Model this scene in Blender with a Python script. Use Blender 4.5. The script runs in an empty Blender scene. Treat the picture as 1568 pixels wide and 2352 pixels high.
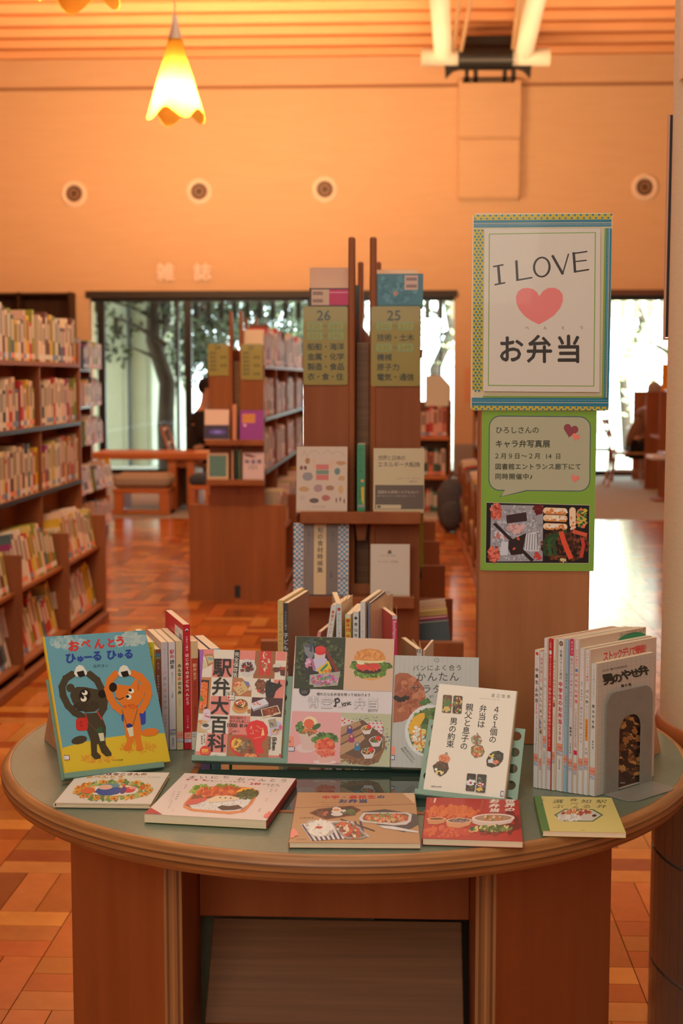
import bpy, bmesh, math, random
import numpy as np
from math import sin, cos, tan, pi, radians, sqrt, atan2
from mathutils import Matrix, Vector
S = bpy.context.scene
COL = S.collection
R = random.Random(7)

# ---------------------------------------------------------------- camera
F = 3200.0; HC = 1.42; YAW = radians(2.487); PIT = radians(5.462)
fw = Vector((-sin(YAW)*cos(PIT), cos(YAW)*cos(PIT), -sin(PIT)))
rt = Vector((cos(YAW), sin(YAW), 0)); up = rt.cross(fw); CP = Vector((0, 0, HC))
cam = bpy.data.cameras.new('camera'); co = bpy.data.objects.new('camera', cam); COL.objects.link(co)
co.matrix_world = Matrix((( rt.x, up.x, -fw.x, 0), (rt.y, up.y, -fw.y, 0), (rt.z, up.z, -fw.z, HC), (0, 0, 0, 1)))
cam.sensor_fit = 'VERTICAL'; cam.sensor_height = 36; cam.sensor_width = 24
cam.lens = F/2352*36; cam.clip_end = 200
cam.dof.use_dof = True; cam.dof.focus_distance = 2.5; cam.dof.aperture_fstop = 5.6
S.camera = co
def ray(px, py): return fw + rt*((px-784)/F) - up*((py-1176)/F)
def aty(px, py, Y): r = ray(px, py); return CP + r*(Y/r.y)          # the point of the plane y = Y seen at a pixel
def atz(px, py, Z): r = ray(px, py); return CP + r*((Z-HC)/r.z)
def X(px, Y, py=1176): return aty(px, py, Y).x
def Z(py, Y, px=784): return aty(px, py, Y).z

# ---------------------------------------------------------------- world, sun, lamps, fill lights, exposure
w = bpy.data.worlds.new('sky'); S.world = w; w.use_nodes = True
nt = w.node_tree; bg = nt.nodes['Background']
bg.inputs['Color'].default_value = (0.80, 0.92, 1.0, 1); bg.inputs['Strength'].default_value = 11.0
sun = bpy.data.lights.new('sun', 'SUN'); sun.energy = 30; sun.color = (1, .93, .8); sun.angle = .02
so = bpy.data.objects.new('sun', sun); COL.objects.link(so)
so.rotation_euler = Vector((-.62, .42, -.66)).to_track_quat('-Z', 'Y').to_euler()
def area(name, loc, size, energy, color, direction, sy=None):
    l = bpy.data.lights.new(name, 'AREA'); l.shape = 'RECTANGLE'; l.size = size; l.size_y = sy or size
    l.energy = energy; l.color = color
    o = bpy.data.objects.new(name, l); COL.objects.link(o); o.location = loc
    o.rotation_euler = Vector(direction).to_track_quat('-Z', 'Y').to_euler(); return o
area('uplight', (-2.5, 16.0, 3.6), 3.5, 305, (1, .59, .29), (-.12, .55, .8), 1.0)
area('uplight', (1.6, 15.6, 3.6), 3.0, 125, (1, .60, .31), (.1, .55, .8), 1.0)
area('uplight', (-2.5, 9.0, 3.9), 4, 220, (1, .56, .22), (0, .1, 1), 1.5)
area('fill_light', (-2.0, 10.5, 5.2), 5, 140, (1, .74, .48), (0, 0, -1), 3)  # this and the next two: added overhead fill for general brightness, no fixtures
area('fill_light', (0.6, 5.6, 5.2), 4, 110, (1, .76, .52), (0, 0, -1), 2)
area('fill_light', (-0.5, 1.0, 4.6), 2.5, 50, (1, .86, .66), (0, .25, -1), 1.6)
area('fill_light', (-.8, -2.2, 3.0), 3.5, 100, (1, .90, .73), (.27, .9, -.32), 2.4)  # added front fill, stands in for daylight from windows behind the camera
vs = S.view_settings
vs.view_transform = 'Standard'; vs.look = 'None'; vs.gamma = 1; vs.exposure = 0.0; vs.use_curve_mapping = False
S.cycles.use_denoising = True; S.cycles.max_bounces = 8; S.cycles.sample_clamp_indirect = 6

# ---------------------------------------------------------------- helpers
def lin(c): return tuple(((v/255)/12.92 if v/255 <= .04045 else ((v/255+.055)/1.055)**2.4) for v in c)
def tag(o, label=None, cat=None, group=None, kind=None):
    if label: o['label'] = label
    if cat: o['category'] = cat
    if group: o['group'] = group
    if kind: o['kind'] = kind
    return o
def empty(name, loc, label=None, cat=None, group=None, rz=0):
    o = bpy.data.objects.new(name, None); COL.objects.link(o); o.location = loc; o.rotation_euler = (0, 0, rz)
    o.empty_display_size = .1
    return tag(o, label, cat, group)
ORD = ['first', 'second', 'third', 'fourth', 'fifth', 'sixth', 'seventh', 'eighth', 'ninth', 'tenth', 'eleventh', 'twelfth', 'thirteenth', 'fourteenth',
       'fifteenth', 'sixteenth', 'seventeenth', 'eighteenth', 'nineteenth', 'twentieth', 'twenty-first', 'twenty-second', 'twenty-third', 'twenty-fourth',
       'twenty-fifth', 'twenty-sixth', 'twenty-seventh', 'twenty-eighth', 'twenty-ninth', 'thirtieth', 'thirty-first', 'thirty-second', 'thirty-third', 'thirty-fourth', 'thirty-fifth', 'thirty-sixth', 'thirty-seventh', 'thirty-eighth', 'thirty-ninth', 'fortieth']

class MB:
    def __init__(s): s.v = []; s.f = []; s.c = []; s.smooth = False
    def add(s, vs, fs, c=(.8, .8, .8)):
        n = len(s.v); s.v += [tuple(p) for p in vs]
        for f in fs: s.f.append(tuple(i+n for i in f)); s.c.append(c)
        return s
    def box(s, a, b, c=(.8, .8, .8), M=None, bev=0.0):
        x0, y0, z0 = [min(p, q) for p, q in zip(a, b)]; x1, y1, z1 = [max(p, q) for p, q in zip(a, b)]
        if bev <= 0:
            vs = [(x0,y0,z0),(x1,y0,z0),(x1,y1,z0),(x0,y1,z0),(x0,y0,z1),(x1,y0,z1),(x1,y1,z1),(x0,y1,z1)]
            fs = [(0,3,2,1),(4,5,6,7),(0,1,5,4),(1,2,6,5),(2,3,7,6),(3,0,4,7)]
        else:                                            # top and bottom edges and the uprights chamfered
            b_ = min(bev, (x1-x0)*.45, (y1-y0)*.45, (z1-z0)*.45)
            ring = [(x0+b_,y0),(x1-b_,y0),(x1,y0+b_),(x1,y1-b_),(x1-b_,y1),(x0+b_,y1),(x0,y1-b_),(x0,y0+b_)]
            cx, cy = (x0+x1)/2, (y0+y1)/2
            def ins(p): return (min(max(p[0], x0+b_), x1-b_), min(max(p[1], y0+b_), y1-b_))
            vs = []
            for zz, inn in ((z0, 1), (z0+b_, 0), (z1-b_, 0), (z1, 1)):
                for p in ring:
                    q = (x0+b_*1.0 if p[0] < cx else x1-b_*1.0, y0+b_ if p[1] < cy else y1-b_) if inn else p
                    if inn: q = ins(((p[0]-cx)*(1-1e-3)+cx, (p[1]-cy)*(1-1e-3)+cy))
                    vs.append((q[0], q[1], zz))
            fs = [tuple(reversed(range(8))), tuple(range(24, 32))]
            for k in range(3):
                for i in range(8):
                    j = (i+1) % 8; fs.append((k*8+i, k*8+j, (k+1)*8+j, (k+1)*8+i))
        if M: vs = [M @ Vector(p) for p in vs]
        return s.add(vs, fs, c)
    def prism(s, poly, z0, z1, c=(.8, .8, .8), M=None):   # poly in xy
        n = len(poly)
        vs = [(p[0], p[1], z0) for p in poly]+[(p[0], p[1], z1) for p in poly]
        if M: vs = [M @ Vector(p) for p in vs]
        fs = [tuple(reversed(range(n))), tuple(range(n, 2*n))]+[(i, (i+1) % n, (i+1) % n+n, i+n) for i in range(n)]
        return s.add(vs, fs, c)
    def tube(s, pts, r, n=10, c=(.8, .8, .8), cap=True):
        pts = [Vector(p) for p in pts]; rs = r if isinstance(r, (list, tuple)) else [r]*len(pts)
        vs = []; fs = []
        for i, p in enumerate(pts):
            t = (pts[min(i+1, len(pts)-1)]-pts[max(i-1, 0)]).normalized()
            a = Vector((0, 0, 1)) if abs(t.z) < .9 else Vector((1, 0, 0))
            u = t.cross(a).normalized(); v_ = t.cross(u)
            for k in range(n):
                an = 2*pi*k/n; vs.append(p+u*cos(an)*rs[i]+v_*sin(an)*rs[i])
        for i in range(len(pts)-1):
            for k in range(n):
                fs.append((i*n+k, i*n+(k+1) % n, (i+1)*n+(k+1) % n, (i+1)*n+k))
        if cap: fs += [tuple(range(n)), tuple(reversed(range((len(pts)-1)*n, len(pts)*n)))]
        return s.add(vs, fs, c)
    def lathe(s, prof, n=48, c=(.8, .8, .8), cx=0, cy=0, a0=0, a1=2*pi, wob=None):
        full = abs(a1-a0-2*pi) < 1e-6; m = n if full else n+1
        vs = []
        for (r, z) in prof:
            for k in range(m):
                a = a0+(a1-a0)*k/n; q = (wob(a, r, z) if wob else (r, z)); vs.append((cx+q[0]*cos(a), cy+q[0]*sin(a), q[1]))
        fs = []
        for i in range(len(prof)-1):
            for k in range(n):
                j = (k+1) % m
                fs.append((i*m+k, i*m+j, (i+1)*m+j, (i+1)*m+k))
        return s.add(vs, fs, c)
    def build(s, name, mat, parent=None, smooth=False, M=None):
        me = bpy.data.meshes.new(name); me.from_pydata([tuple(p) for p in s.v], [], s.f)
        me.validate(clean_customdata=False)
        if len(me.polygons) == len(s.c):
            at = me.color_attributes.new('Col', 'FLOAT_COLOR', 'CORNER')
            buf = np.empty((len(me.loops), 4), np.float32); buf[:, 3] = 1
            lt = np.empty(len(me.polygons), np.int32); me.polygons.foreach_get('loop_total', lt)
            buf[:, :3] = np.repeat(np.array(s.c, np.float32), lt, axis=0)
            at.data.foreach_set('color', buf.ravel())
        if smooth: me.polygons.foreach_set('use_smooth', [True]*len(me.polygons))
        me.materials.append(mat)
        o = bpy.data.objects.new(name, me); COL.objects.link(o)
        if parent: o.parent = parent
        if M is not None: o.matrix_world = M
        return o
def struct(name, mb, mat, **k): return tag(mb.build(name, mat, **k), kind='structure')
def recenter(o):                                          # origin of a one-mesh thing to the middle of its base
    me = o.data; n = len(me.vertices); a = np.empty(n*3, np.float32); me.vertices.foreach_get('co', a); a = a.reshape(-1, 3)
    c = (a.min(0)+a.max(0))/2; c[2] = a[:, 2].min(); me.vertices.foreach_set('co', (a-c).ravel()); o.location = [float(t) for t in c]; me.update()
    return o

# ---------------------------------------------------------------- materials
def mat(name, col=(.8, .8, .8), rough=.6, metal=0, spec=.5, emit=None, es=0):
    m = bpy.data.materials.new(name); m.use_nodes = True; b = m.node_tree.nodes['Principled BSDF']
    b.inputs['Base Color'].default_value = (*col, 1); b.inputs['Roughness'].default_value = rough
    b.inputs['Metallic'].default_value = metal; b.inputs['Specular IOR Level'].default_value = spec
    if emit: b.inputs['Emission Color'].default_value = (*emit, 1); b.inputs['Emission Strength'].default_value = es
    return m
def N(m, t, **k):
    n = m.node_tree.nodes.new(t)
    for a, v in k.items(): setattr(n, a, v)
    return n
def L(m, a, b): m.node_tree.links.new(a, b)
def noisy(name, c1, c2, scale=(4, 4, 4), rough=.6, detail=6, bump=0, attr=False, rvar=0, spec=.5):
    m = mat(name, c1, rough, spec=spec); b = m.node_tree.nodes['Principled BSDF']
    tc = N(m, 'ShaderNodeTexCoord'); mp = N(m, 'ShaderNodeMapping'); mp.inputs['Scale'].default_value = scale
    L(m, tc.outputs['Object'], mp.inputs['Vector'])
    no = N(m, 'ShaderNodeTexNoise'); no.inputs['Scale'].default_value = 1; no.inputs['Detail'].default_value = detail; no.inputs['Roughness'].default_value = .6
    L(m, mp.outputs['Vector'], no.inputs['Vector'])
    cr = N(m, 'ShaderNodeValToRGB'); cr.color_ramp.elements[0].position = .3; cr.color_ramp.elements[1].position = .7
    cr.color_ramp.elements[0].color = (*c1, 1); cr.color_ramp.elements[1].color = (*c2, 1)
    L(m, no.outputs['Fac'], cr.inputs['Fac']); out = cr.outputs['Color']
    if attr:
        at = N(m, 'ShaderNodeAttribute', attribute_name='Col'); mx = N(m, 'ShaderNodeMix', data_type='RGBA', blend_type='MULTIPLY'); mx.inputs[0].default_value = 1
        L(m, at.outputs['Color'], mx.inputs[6]); L(m, out, mx.inputs[7]); out = mx.outputs[2]
    L(m, out, b.inputs['Base Color'])
    if bump:
        bp = N(m, 'ShaderNodeBump'); bp.inputs['Strength'].default_value = bump; bp.inputs['Distance'].default_value = .002
        L(m, no.outputs['Fac'], bp.inputs['Height']); L(m, bp.outputs['Normal'], b.inputs['Normal'])
    if rvar:
        mr = N(m, 'ShaderNodeMapRange'); mr.inputs['To Min'].default_value = rough-rvar; mr.inputs['To Max'].default_value = rough+rvar
        L(m, no.outputs['Fac'], mr.inputs['Value']); L(m, mr.outputs['Result'], b.inputs['Roughness'])
    return m
WOOD = noisy('shelf_wood', (.25, .080, .028), (.34, .118, .043), (14, 14, 1.2), .5, bump=.05, spec=.25)
WOODH = noisy('shelf_wood_along', (.25, .080, .028), (.34, .118, .043), (14, 1.2, 14), .5, spec=.25)
BOARDW = noisy('post_wood', (.34, .135, .055), (.43, .185, .080), (22, 22, 1.5), .45, bump=.04, spec=.25)
LEGW = noisy('leg_wood', (.29, .082, .022), (.37, .118, .034), (16, 16, 1.3), .42, spec=.3)
DARKW = noisy('display_wood', (.15, .062, .022), (.24, .105, .040), (1.5, 70, 70), .5)
WEDGE = noisy('wedge_wood', (.42, .20, .09), (.55, .28, .14), (20, 20, 3), .45, bump=.05)
TABLEW = noisy('worktable_wood', (.52, .16, .04), (.62, .22, .07), (2, 12, 12), .35)
FLOORW = noisy('parquet', (.70, .64, .58), (1.0, 1.0, 1.0), (5, 5, 5), .17, attr=True, rvar=.04)
def ply(name='plywood_edge', sc=(9, 9, 160)):                                                # layered plywood seen on edges
    m = mat(name, rough=.42); b = m.node_tree.nodes['Principled BSDF']
    at = N(m, 'ShaderNodeAttribute', attribute_name='Col'); tc = N(m, 'ShaderNodeTexCoord'); mp = N(m, 'ShaderNodeMapping'); mp.inputs['Scale'].default_value = sc
    L(m, tc.outputs['Object'], mp.inputs['Vector']); no = N(m, 'ShaderNodeTexNoise'); no.inputs['Scale'].default_value = 1; no.inputs['Detail'].default_value = 5
    L(m, mp.outputs['Vector'], no.inputs['Vector']); mr = N(m, 'ShaderNodeMapRange'); mr.inputs['From Min'].default_value = .3; mr.inputs['From Max'].default_value = .7
    mr.inputs['To Min'].default_value = .72; mr.inputs['To Max'].default_value = 1.15; L(m, no.outputs['Fac'], mr.inputs['Value'])
    mx = N(m, 'ShaderNodeMix', data_type='RGBA', blend_type='MULTIPLY'); mx.inputs[0].default_value = 1
    L(m, at.outputs['Color'], mx.inputs[6]); L(m, mr.outputs['Result'], mx.inputs[7]); L(m, mx.outputs[2], b.inputs['Base Color']); return m
PLY = ply(); PLYV = ply('plywood_edge_upright', (220, 30, 2.5))
LINO = noisy('green_linoleum', (.135, .185, .135), (.160, .215, .160), (90, 90, 90), .34, detail=3)
GLASSTOP = mat('glass_inset', (.028, .055, .048), .03, spec=.9)
TEAL = noisy('teal_metal', (.17, .33, .27), (.19, .36, .30), (20, 20, 20), .35)
GREY = noisy('grey_metal', (.22, .235, .215), (.26, .275, .25), (40, 40, 40), .38)
def attrmat(name, rough, spec=.5, coat=0):
    m = mat(name, rough=rough, spec=spec); at = N(m, 'ShaderNodeAttribute', attribute_name='Col')
    L(m, at.outputs['Color'], m.node_tree.nodes['Principled BSDF'].inputs['Base Color'])
    if coat: m.node_tree.nodes['Principled BSDF'].inputs['Coat Weight'].default_value = coat
    return m
PRINT = attrmat('printed_paper', .42)
MATTE = attrmat('matte_print', .6, .3)
LAMI = attrmat('laminated_print', .32, .5, .2)
def pages():
    m = mat('page_edges', (.72, .62, .48), .8, spec=.2); b = m.node_tree.nodes['Principled BSDF']
    at = N(m, 'ShaderNodeAttribute', attribute_name='Col'); tc = N(m, 'ShaderNodeTexCoord'); mp = N(m, 'ShaderNodeMapping'); mp.inputs['Scale'].default_value = (3, 3, 900)
    L(m, tc.outputs['Object'], mp.inputs['Vector']); no = N(m, 'ShaderNodeTexNoise'); no.inputs['Scale'].default_value = 1
    L(m, mp.outputs['Vector'], no.inputs['Vector']); mr = N(m, 'ShaderNodeMapRange'); mr.inputs['To Min'].default_value = .8; mr.inputs['To Max'].default_value = 1.1; L(m, no.outputs['Fac'], mr.inputs['Value'])
    mx = N(m, 'ShaderNodeMix', data_type='RGBA', blend_type='MULTIPLY'); mx.inputs[0].default_value = 1
    L(m, at.outputs['Color'], mx.inputs[6]); L(m, mr.outputs['Result'], mx.inputs[7]); L(m, mx.outputs[2], b.inputs['Base Color']); return m
PAGES = pages()
WALL = noisy('wall_plaster', (.72, .50, .30), (.76, .54, .33), (1.5, 1.5, 12), .75)
RIBM = noisy('ceiling_rib_lit', (.82, .47, .24), (.88, .52, .27), (1, 6, 1), .6)
CEIL = noisy('ceiling_board_shaded', (.56, .20, .06), (.64, .235, .075), (1, 6, 1), .6)  # deck darker and redder than the ribs: shade between them put into the colour
BLACK = mat('black_metal', (.012, .012, .012), .4)
DARK = mat('dark_frame', (.02, .012, .008), .5)
WHITEP = mat('cream_paint', (.85, .84, .72), .4)
CARPET = noisy('grey_carpet', (.30, .31, .27), (.38, .39, .34), (60, 60, 60), .95)
COLFAB = noisy('column_fabric', (.78, .68, .50), (.84, .75, .57), (30, 30, 200), .85, bump=.15)
def glassmat(name, tint=(1, 1, 1), fac=.07):
    m = bpy.data.materials.new(name); m.use_nodes = True; n = m.node_tree.nodes; n.clear()
    o = n.new('ShaderNodeOutputMaterial'); mx = n.new('ShaderNodeMixShader'); t = n.new('ShaderNodeBsdfTransparent'); g = n.new('ShaderNodeBsdfGlossy'); fr = n.new('ShaderNodeFresnel')
    t.inputs[0].default_value = (*tint, 1); g.inputs['Roughness'].default_value = .02; fr.inputs[0].default_value = 1.45
    l = m.node_tree.links; l.new(fr.outputs[0], mx.inputs[0]); l.new(t.outputs[0], mx.inputs[1]); l.new(g.outputs[0], mx.inputs[2]); l.new(mx.outputs[0], o.inputs[0]); return m
GLASS = glassmat('window_glass', (.92, .96, .94))
FILM = glassmat('clear_film', (.97, .97, .97))

# ---------------------------------------------------------------- flat print on real sheets
_g = {}
def glyph(ch, bold=0.0):
    if ch in _g: return _g[ch]
    r = []
    for body in (ch, ch+ch):
        c = bpy.data.curves.new('t', 'FONT'); c.body = body; c.resolution_u = 2; c.fill_mode = 'FRONT'
        o = bpy.data.objects.new('t', c); COL.objects.link(o); me = bpy.data.meshes.new_from_object(o)
        v = [(p.co.x, p.co.y) for p in me.vertices]; f = [tuple(p.vertices) for p in me.polygons]; xs = [p[0] for p in v] or [0]
        r.append((v, f, min(xs), max(xs))); bpy.data.objects.remove(o); bpy.data.curves.remove(c); bpy.data.meshes.remove(me)
        if ord(ch) > 255: r.append((0, 0, 0, r[0][3]+1)); break
    _g[ch] = (*r[0], r[1][3]-r[0][3]); return _g[ch]
def homography(src, dst):
    A = []
    for (x, y), (u, v) in zip(src, dst):
        A += [[x, y, 1, 0, 0, 0, -u*x, -u*y, -u], [0, 0, 0, x, y, 1, -v*x, -v*y, -v]]
    return np.linalg.svd(np.array(A, float))[2][-1].reshape(3, 3)
class Art:
    """flat print laid out in the sheet's own plane; q = layout corners TL TR BR BL, (W, H) = size in metres"""
    def __init__(s, q, W, H, white=(222, 203, 180), fl=None, step=9e-6):
        s.H = homography(q, [(0, H), (W, H), (W, 0), (0, 0)]); s.m = MB(); s.z = 3e-5; s.sy = 1.0; s.W = W; s.Hh = H; s.step = step
        s.wl = lin(white); s.q = q; s.R = random.Random(hash(str(q)) % 1000 if False else int(q[0][0]*7+q[2][1]))
    def p(s, x, y):
        h = s.H @ np.array([x, y, 1.0]); return (min(max(h[0]/h[2], 2e-4), s.W-2e-4), min(max(h[1]/h[2], 2e-4), s.Hh-2e-4), s.z)
    def c(s, col): l = lin(col); return tuple(min(.9, a/b*.80) for a, b in zip(l, s.wl))
    def up(s): s.z += s.step
    def poly(s, col, pts):
        s.up(); P = [s.p(*a) for a in pts]
        ar = sum(P[i-1][0]*P[i][1]-P[i][0]*P[i-1][1] for i in range(len(P)))
        if ar < 0: P.reverse()
        s.m.add(P, [tuple(range(len(P)))], s.c(col)); return s
    def full(s, col):
        s.up(); a, b = 2e-4, s.z; s.m.add([(a, a, b), (s.W-a, a, b), (s.W-a, s.Hh-a, b), (a, s.Hh-a, b)], [(0, 1, 2, 3)], s.c(col)); return s
    def rect(s, col, x0, y0, x1, y1): return s.poly(col, [(x0, y0), (x1, y0), (x1, y1), (x0, y1)])
    def frame(s, col, x0, y0, x1, y1, t):
        s.rect(col, x0, y0, x1, y0+t); s.rect(col, x0, y1-t, x1, y1); s.rect(col, x0, y0, x0+t, y1); return s.rect(col, x1-t, y0, x1, y1)
    def ell(s, col, cx, cy, rx, ry=None, rot=0, n=18, wob=0):
        ry = ry or rx; a = radians(rot); P = []
        for k in range(n):
            t = 2*pi*k/n; r = 1+(s.R.uniform(-wob, wob) if wob else 0); x = cos(t)*rx*r; y = sin(t)*ry*r
            P.append((cx+x*cos(a)-y*sin(a), cy+x*sin(a)+y*cos(a)))
        return s.poly(col, P)
    def line(s, col, wd, pts):
        s.up()
        for i in range(len(pts)-1):
            (x0, y0), (x1, y1) = pts[i], pts[i+1]; d = math.hypot(x1-x0, y1-y0) or 1; nx, ny = -(y1-y0)/d*wd/2, (x1-x0)/d*wd/2; ex, ey = (x1-x0)/d*wd*.3, (y1-y0)/d*wd*.3
            s.z += 4e-7
            P = [s.p(x0+nx-ex, y0+ny-ey), s.p(x1+nx+ex, y1+ny+ey), s.p(x1-nx+ex, y1-ny+ey), s.p(x0-nx-ex, y0-ny-ey)]
            s.m.add(P[::-1] if sum(P[i-1][0]*P[i][1]-P[i][0]*P[i-1][1] for i in range(4)) < 0 else P, [(0, 1, 2, 3)], s.c(col))
        return s
    def blobs(s, cols, cx, cy, rx, ry, n, sz, rot=0, wob=.25):   # many small pieces of food, petals, leaves
        a = radians(rot); s.up()
        for k in range(n):
            t = s.R.uniform(0, 2*pi); q = sqrt(s.R.random()); x = cos(t)*rx*q; y = sin(t)*ry*q; px = cx+x*cos(a)-y*sin(a); py = cy+x*sin(a)+y*cos(a)
            r = sz*s.R.uniform(.6, 1.3); b = s.R.uniform(0, pi); e = s.R.uniform(.45, 1)
            P = []
            for i in range(7):
                tt = 2*pi*i/7; rr = r*(1+s.R.uniform(-wob, wob)); xx = cos(tt)*rr; yy = sin(tt)*rr*e; P.append((px+xx*cos(b)-yy*sin(b), py+xx*sin(b)+yy*cos(b)))
            s.z += 6e-7; P = [s.p(*g) for g in P]
            if sum(P[i-1][0]*P[i][1]-P[i][0]*P[i-1][1] for i in range(7)) < 0: P.reverse()
            s.m.add(P, [tuple(range(7))], s.c(s.R.choice(cols)))
        return s
    def rblobs(s, cols, x0, y0, x1, y1, n, sz): return s.blobs(cols, (x0+x1)/2, (y0+y1)/2, (x1-x0)/2*1.05, (y1-y0)/2*1.05, n, sz)
    def text(s, t, x, y, size, col, vert=False, rot=0, bold=0.0, adv=None, sx=1.0, skew=0, frm='c'):
        """(x, y) = centre of the first glyph; size = em height; adv = pitch of glyphs"""
        s.up(); a = radians(rot); cc = s.c(col); adv = adv or size; px = 0; prev = None
        for ch in t:
            if ch in ' 　': px += adv*(.35 if ch == ' ' else 1); continue
            v, f, x0, x1, em = glyph(ch)
            lat = ord(ch) < 256; sz = size*(1.36 if lat else 1.0)
            if lat and not vert:
                if prev is not None: px += (prev+em)*.5*sz*sx*min(1.12, max(.8, adv/size))
                prev = em
            if vert: ox, oy = (0, px)
            else: ox, oy = (px, 0)
            for (bx, by) in ([(0, 0)] if bold < .006 else [(bold, 0), (-bold, 0), (0, bold), (0, -bold)]):
                s.z += 1.2e-6
                P = []
                for (gx, gy) in v:
                    gx_ = ((gx-(x0+x1)/2) if lat else gx-.5)+bx; gy_ = gy-(.36 if lat else .38)+by; gx_, gy_ = (gx_+.55, gy_+.5) if vert and ch in '、。' else (gx_, gy_)
                    if vert and ch in 'ー〜': gx_, gy_ = gy_*1.0, -gx_
                    lx = gx_*sz*sx; ly = (-gy_*sz+skew*gx_*sz)*s.sy; qx = ox+lx; qy = oy+ly
                    P.append(s.p(x+qx*cos(a)-qy*sin(a), y+qx*sin(a)+qy*cos(a)))
                ff = []
                for fc in f:
                    ar = sum(P[fc[i-1]][0]*P[fc[i]][1]-P[fc[i]][0]*P[fc[i-1]][1] for i in range(len(fc)))
                    ff.append(fc if ar > 0 else fc[::-1])
                s.m.add(P, ff, cc)
            if vert or not lat: px += adv; prev = None
        return s
    def heart(s, col, cx, cy, r, rot=0):
        P = []; a = radians(rot)
        for k in range(36):
            t = 2*pi*k/36; x = 16*sin(t)**3; y = -(13*cos(t)-5*cos(2*t)-2*cos(3*t)-cos(4*t)); x *= r/16; y *= r/16
            P.append((cx+x*cos(a)-y*sin(a), cy+x*sin(a)+y*cos(a)))
        return s.poly(col, P)
    def rrect(s, col, x0, y0, x1, y1, r, rot=0, n=5):
        P = []; cx, cy = (x0+x1)/2, (y0+y1)/2; a = radians(rot)
        for (qx, qy, t0) in ((x1-r, y0+r, -pi/2), (x1-r, y1-r, 0), (x0+r, y1-r, pi/2), (x0+r, y0+r, pi)):
            for k in range(n+1):
                t = t0+pi/2*k/n; x = qx+r*cos(t)-cx; y = qy+r*sin(t)-cy; P.append((cx+x*cos(a)-y*sin(a), cy+x*sin(a)+y*cos(a)))
        return s.poly(col, P)
    def build(s, name, parent, m=None): return s.m.build(name, m or PRINT, parent)

YW = 20.6                                                  # the far wall
LZ = Z(669, YW); TOPZ = Z(203, YW, 400); CZ = TOPZ+.42
# ---- floor of basket-weave parquet, three strips to a block
FY = 14.1
fm = MB().box((-8, -4, -.06), (6.5, FY, -.012), (.16, .06, .02)); floor = struct('floor', fm, mat('floor_bed', (.10, .035, .012), .6))
cm = MB().box((-8, FY, -.06), (6.5, YW+.3, .0)); struct('floor_carpet', cm, CARPET)
BX = .289; SW = BX/3
tones = [lin(c) for c in ((208,128,60), (196,112,48), (214,136,66), (182,98,40), (204,120,54), (162,84,36), (222,146,76), (190,106,44))]
near = []; far = MB(); x0 = atz(160, 2098, 0).x; y0 = 2.995
def inview(x, y):
    d = Vector((x, y, 0))-CP; q = d.dot(fw)
    if q < .5: return None
    return 784+F*d.dot(rt)/q, 1176-F*d.dot(up)/q
allst = []
for i in range(-26, 24):
    for j in range(-22, 39):
        bx, by = x0+i*BX, y0+j*BX
        if bx < -7.9 or bx > 6.2 or by < -3.9: continue
        for k in range(3):
            hz = (i+j) % 2 == 0
            if hz: a, b = (bx, by+k*SW), (bx+BX, by+(k+1)*SW)
            else: a, b = (bx+k*SW, by), (bx+(k+1)*SW, by+BX)
            if a[1] >= FY-.02: continue
            b = (b[0], min(b[1], FY-.003)); c = R.choice(tones); c = tuple(t*R.uniform(.88, 1.1) for t in c)
            cx, cy = (a[0]+b[0])/2, (a[1]+b[1])/2; p = inview(cx, cy)
            vis = p and -30 < p[0] < 1600 and p[1] < 2400 and (p[1] < 1450 or ((p[0] < 420 or p[0] > 1180) and (p[1] > 1900 or p[0] < 120)) or (p[1] < 1720 and p[0] < 640))
            allst.append((cy if vis else 99, a, b, c, hz))
allst.sort(key=lambda t: t[0])
strip_me = {}
for n, (_, a, b, c, hz) in enumerate(allst):
    g = .0012; t0, t1 = (a[0]+g, a[1]+g), (b[0]-g, b[1]-g)
    if n < 300 and _ < 99:
        key = (hz, tones.index(min(tones, key=lambda q: abs(q[0]-c[0]))), round(b[1]-a[1], 3))
        if key not in strip_me:
            m = MB(); m.box((0, 0, -.012), (t1[0]-t0[0], t1[1]-t0[1], 0), c)
            o = m.build('parquet_strip', FLOORW, floor); strip_me[key] = o.data
        else: o = bpy.data.objects.new('parquet_strip', strip_me[key]); COL.objects.link(o); o.parent = floor
        o.location = (t0[0], t0[1], 0)
    else: far.box((t0[0], t0[1], -.012), (t1[0], t1[1], 0), c)
tag(far.build('parquet_field', FLOORW, floor), kind='stuff')

# ---- far wall with its two openings
xa0, xa1, xb0 = X(214, YW), X(1040, YW), X(1335, YW)
wm = MB().box((-8, YW, LZ), (6.5, YW+.3, CZ+.1)).box((-8, YW, 0), (xa0, YW+.3, LZ)).box((xa1, YW, 0), (xb0, YW+.3, LZ))
wall = struct('wall_back', wm, WALL)
struct('wall_left', MB().box((-8.2, -4, 0), (-8, YW+.3, CZ+.1)), WALL)
struct('wall_right', MB().box((6.5, -4, 0), (6.7, YW+.3, CZ+.1)), WALL)
struct('wall_front', MB().box((-8.2, -4.2, 0), (6.7, -4, CZ+.1)), WALL)
struct('ceiling', MB().box((-8.2, -4.2, CZ), (6.7, YW+.3, CZ+.15)), CEIL)
struct('baseboard_back', MB().box((xa1, YW-.02, 0), (xb0, YW, .46)), mat('grey_wainscot', (.34, .31, .30), .6))
struct('trim_1', MB().box((-8, YW-.03, TOPZ-.02), (6.5, YW, TOPZ+.02)), mat('trim_line', (.40, .22, .12), .6))
struct('trim_2', MB().box((xa0-.05, YW-.04, LZ-.09), (xa1+.04, YW+.02, LZ+.01)), DARK)
struct('trim_3', MB().box((xb0-.04, YW-.04, LZ-.07), (6.4, YW+.02, LZ+.01)), mat('brown_lintel', (.12, .05, .03), .5))
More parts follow.
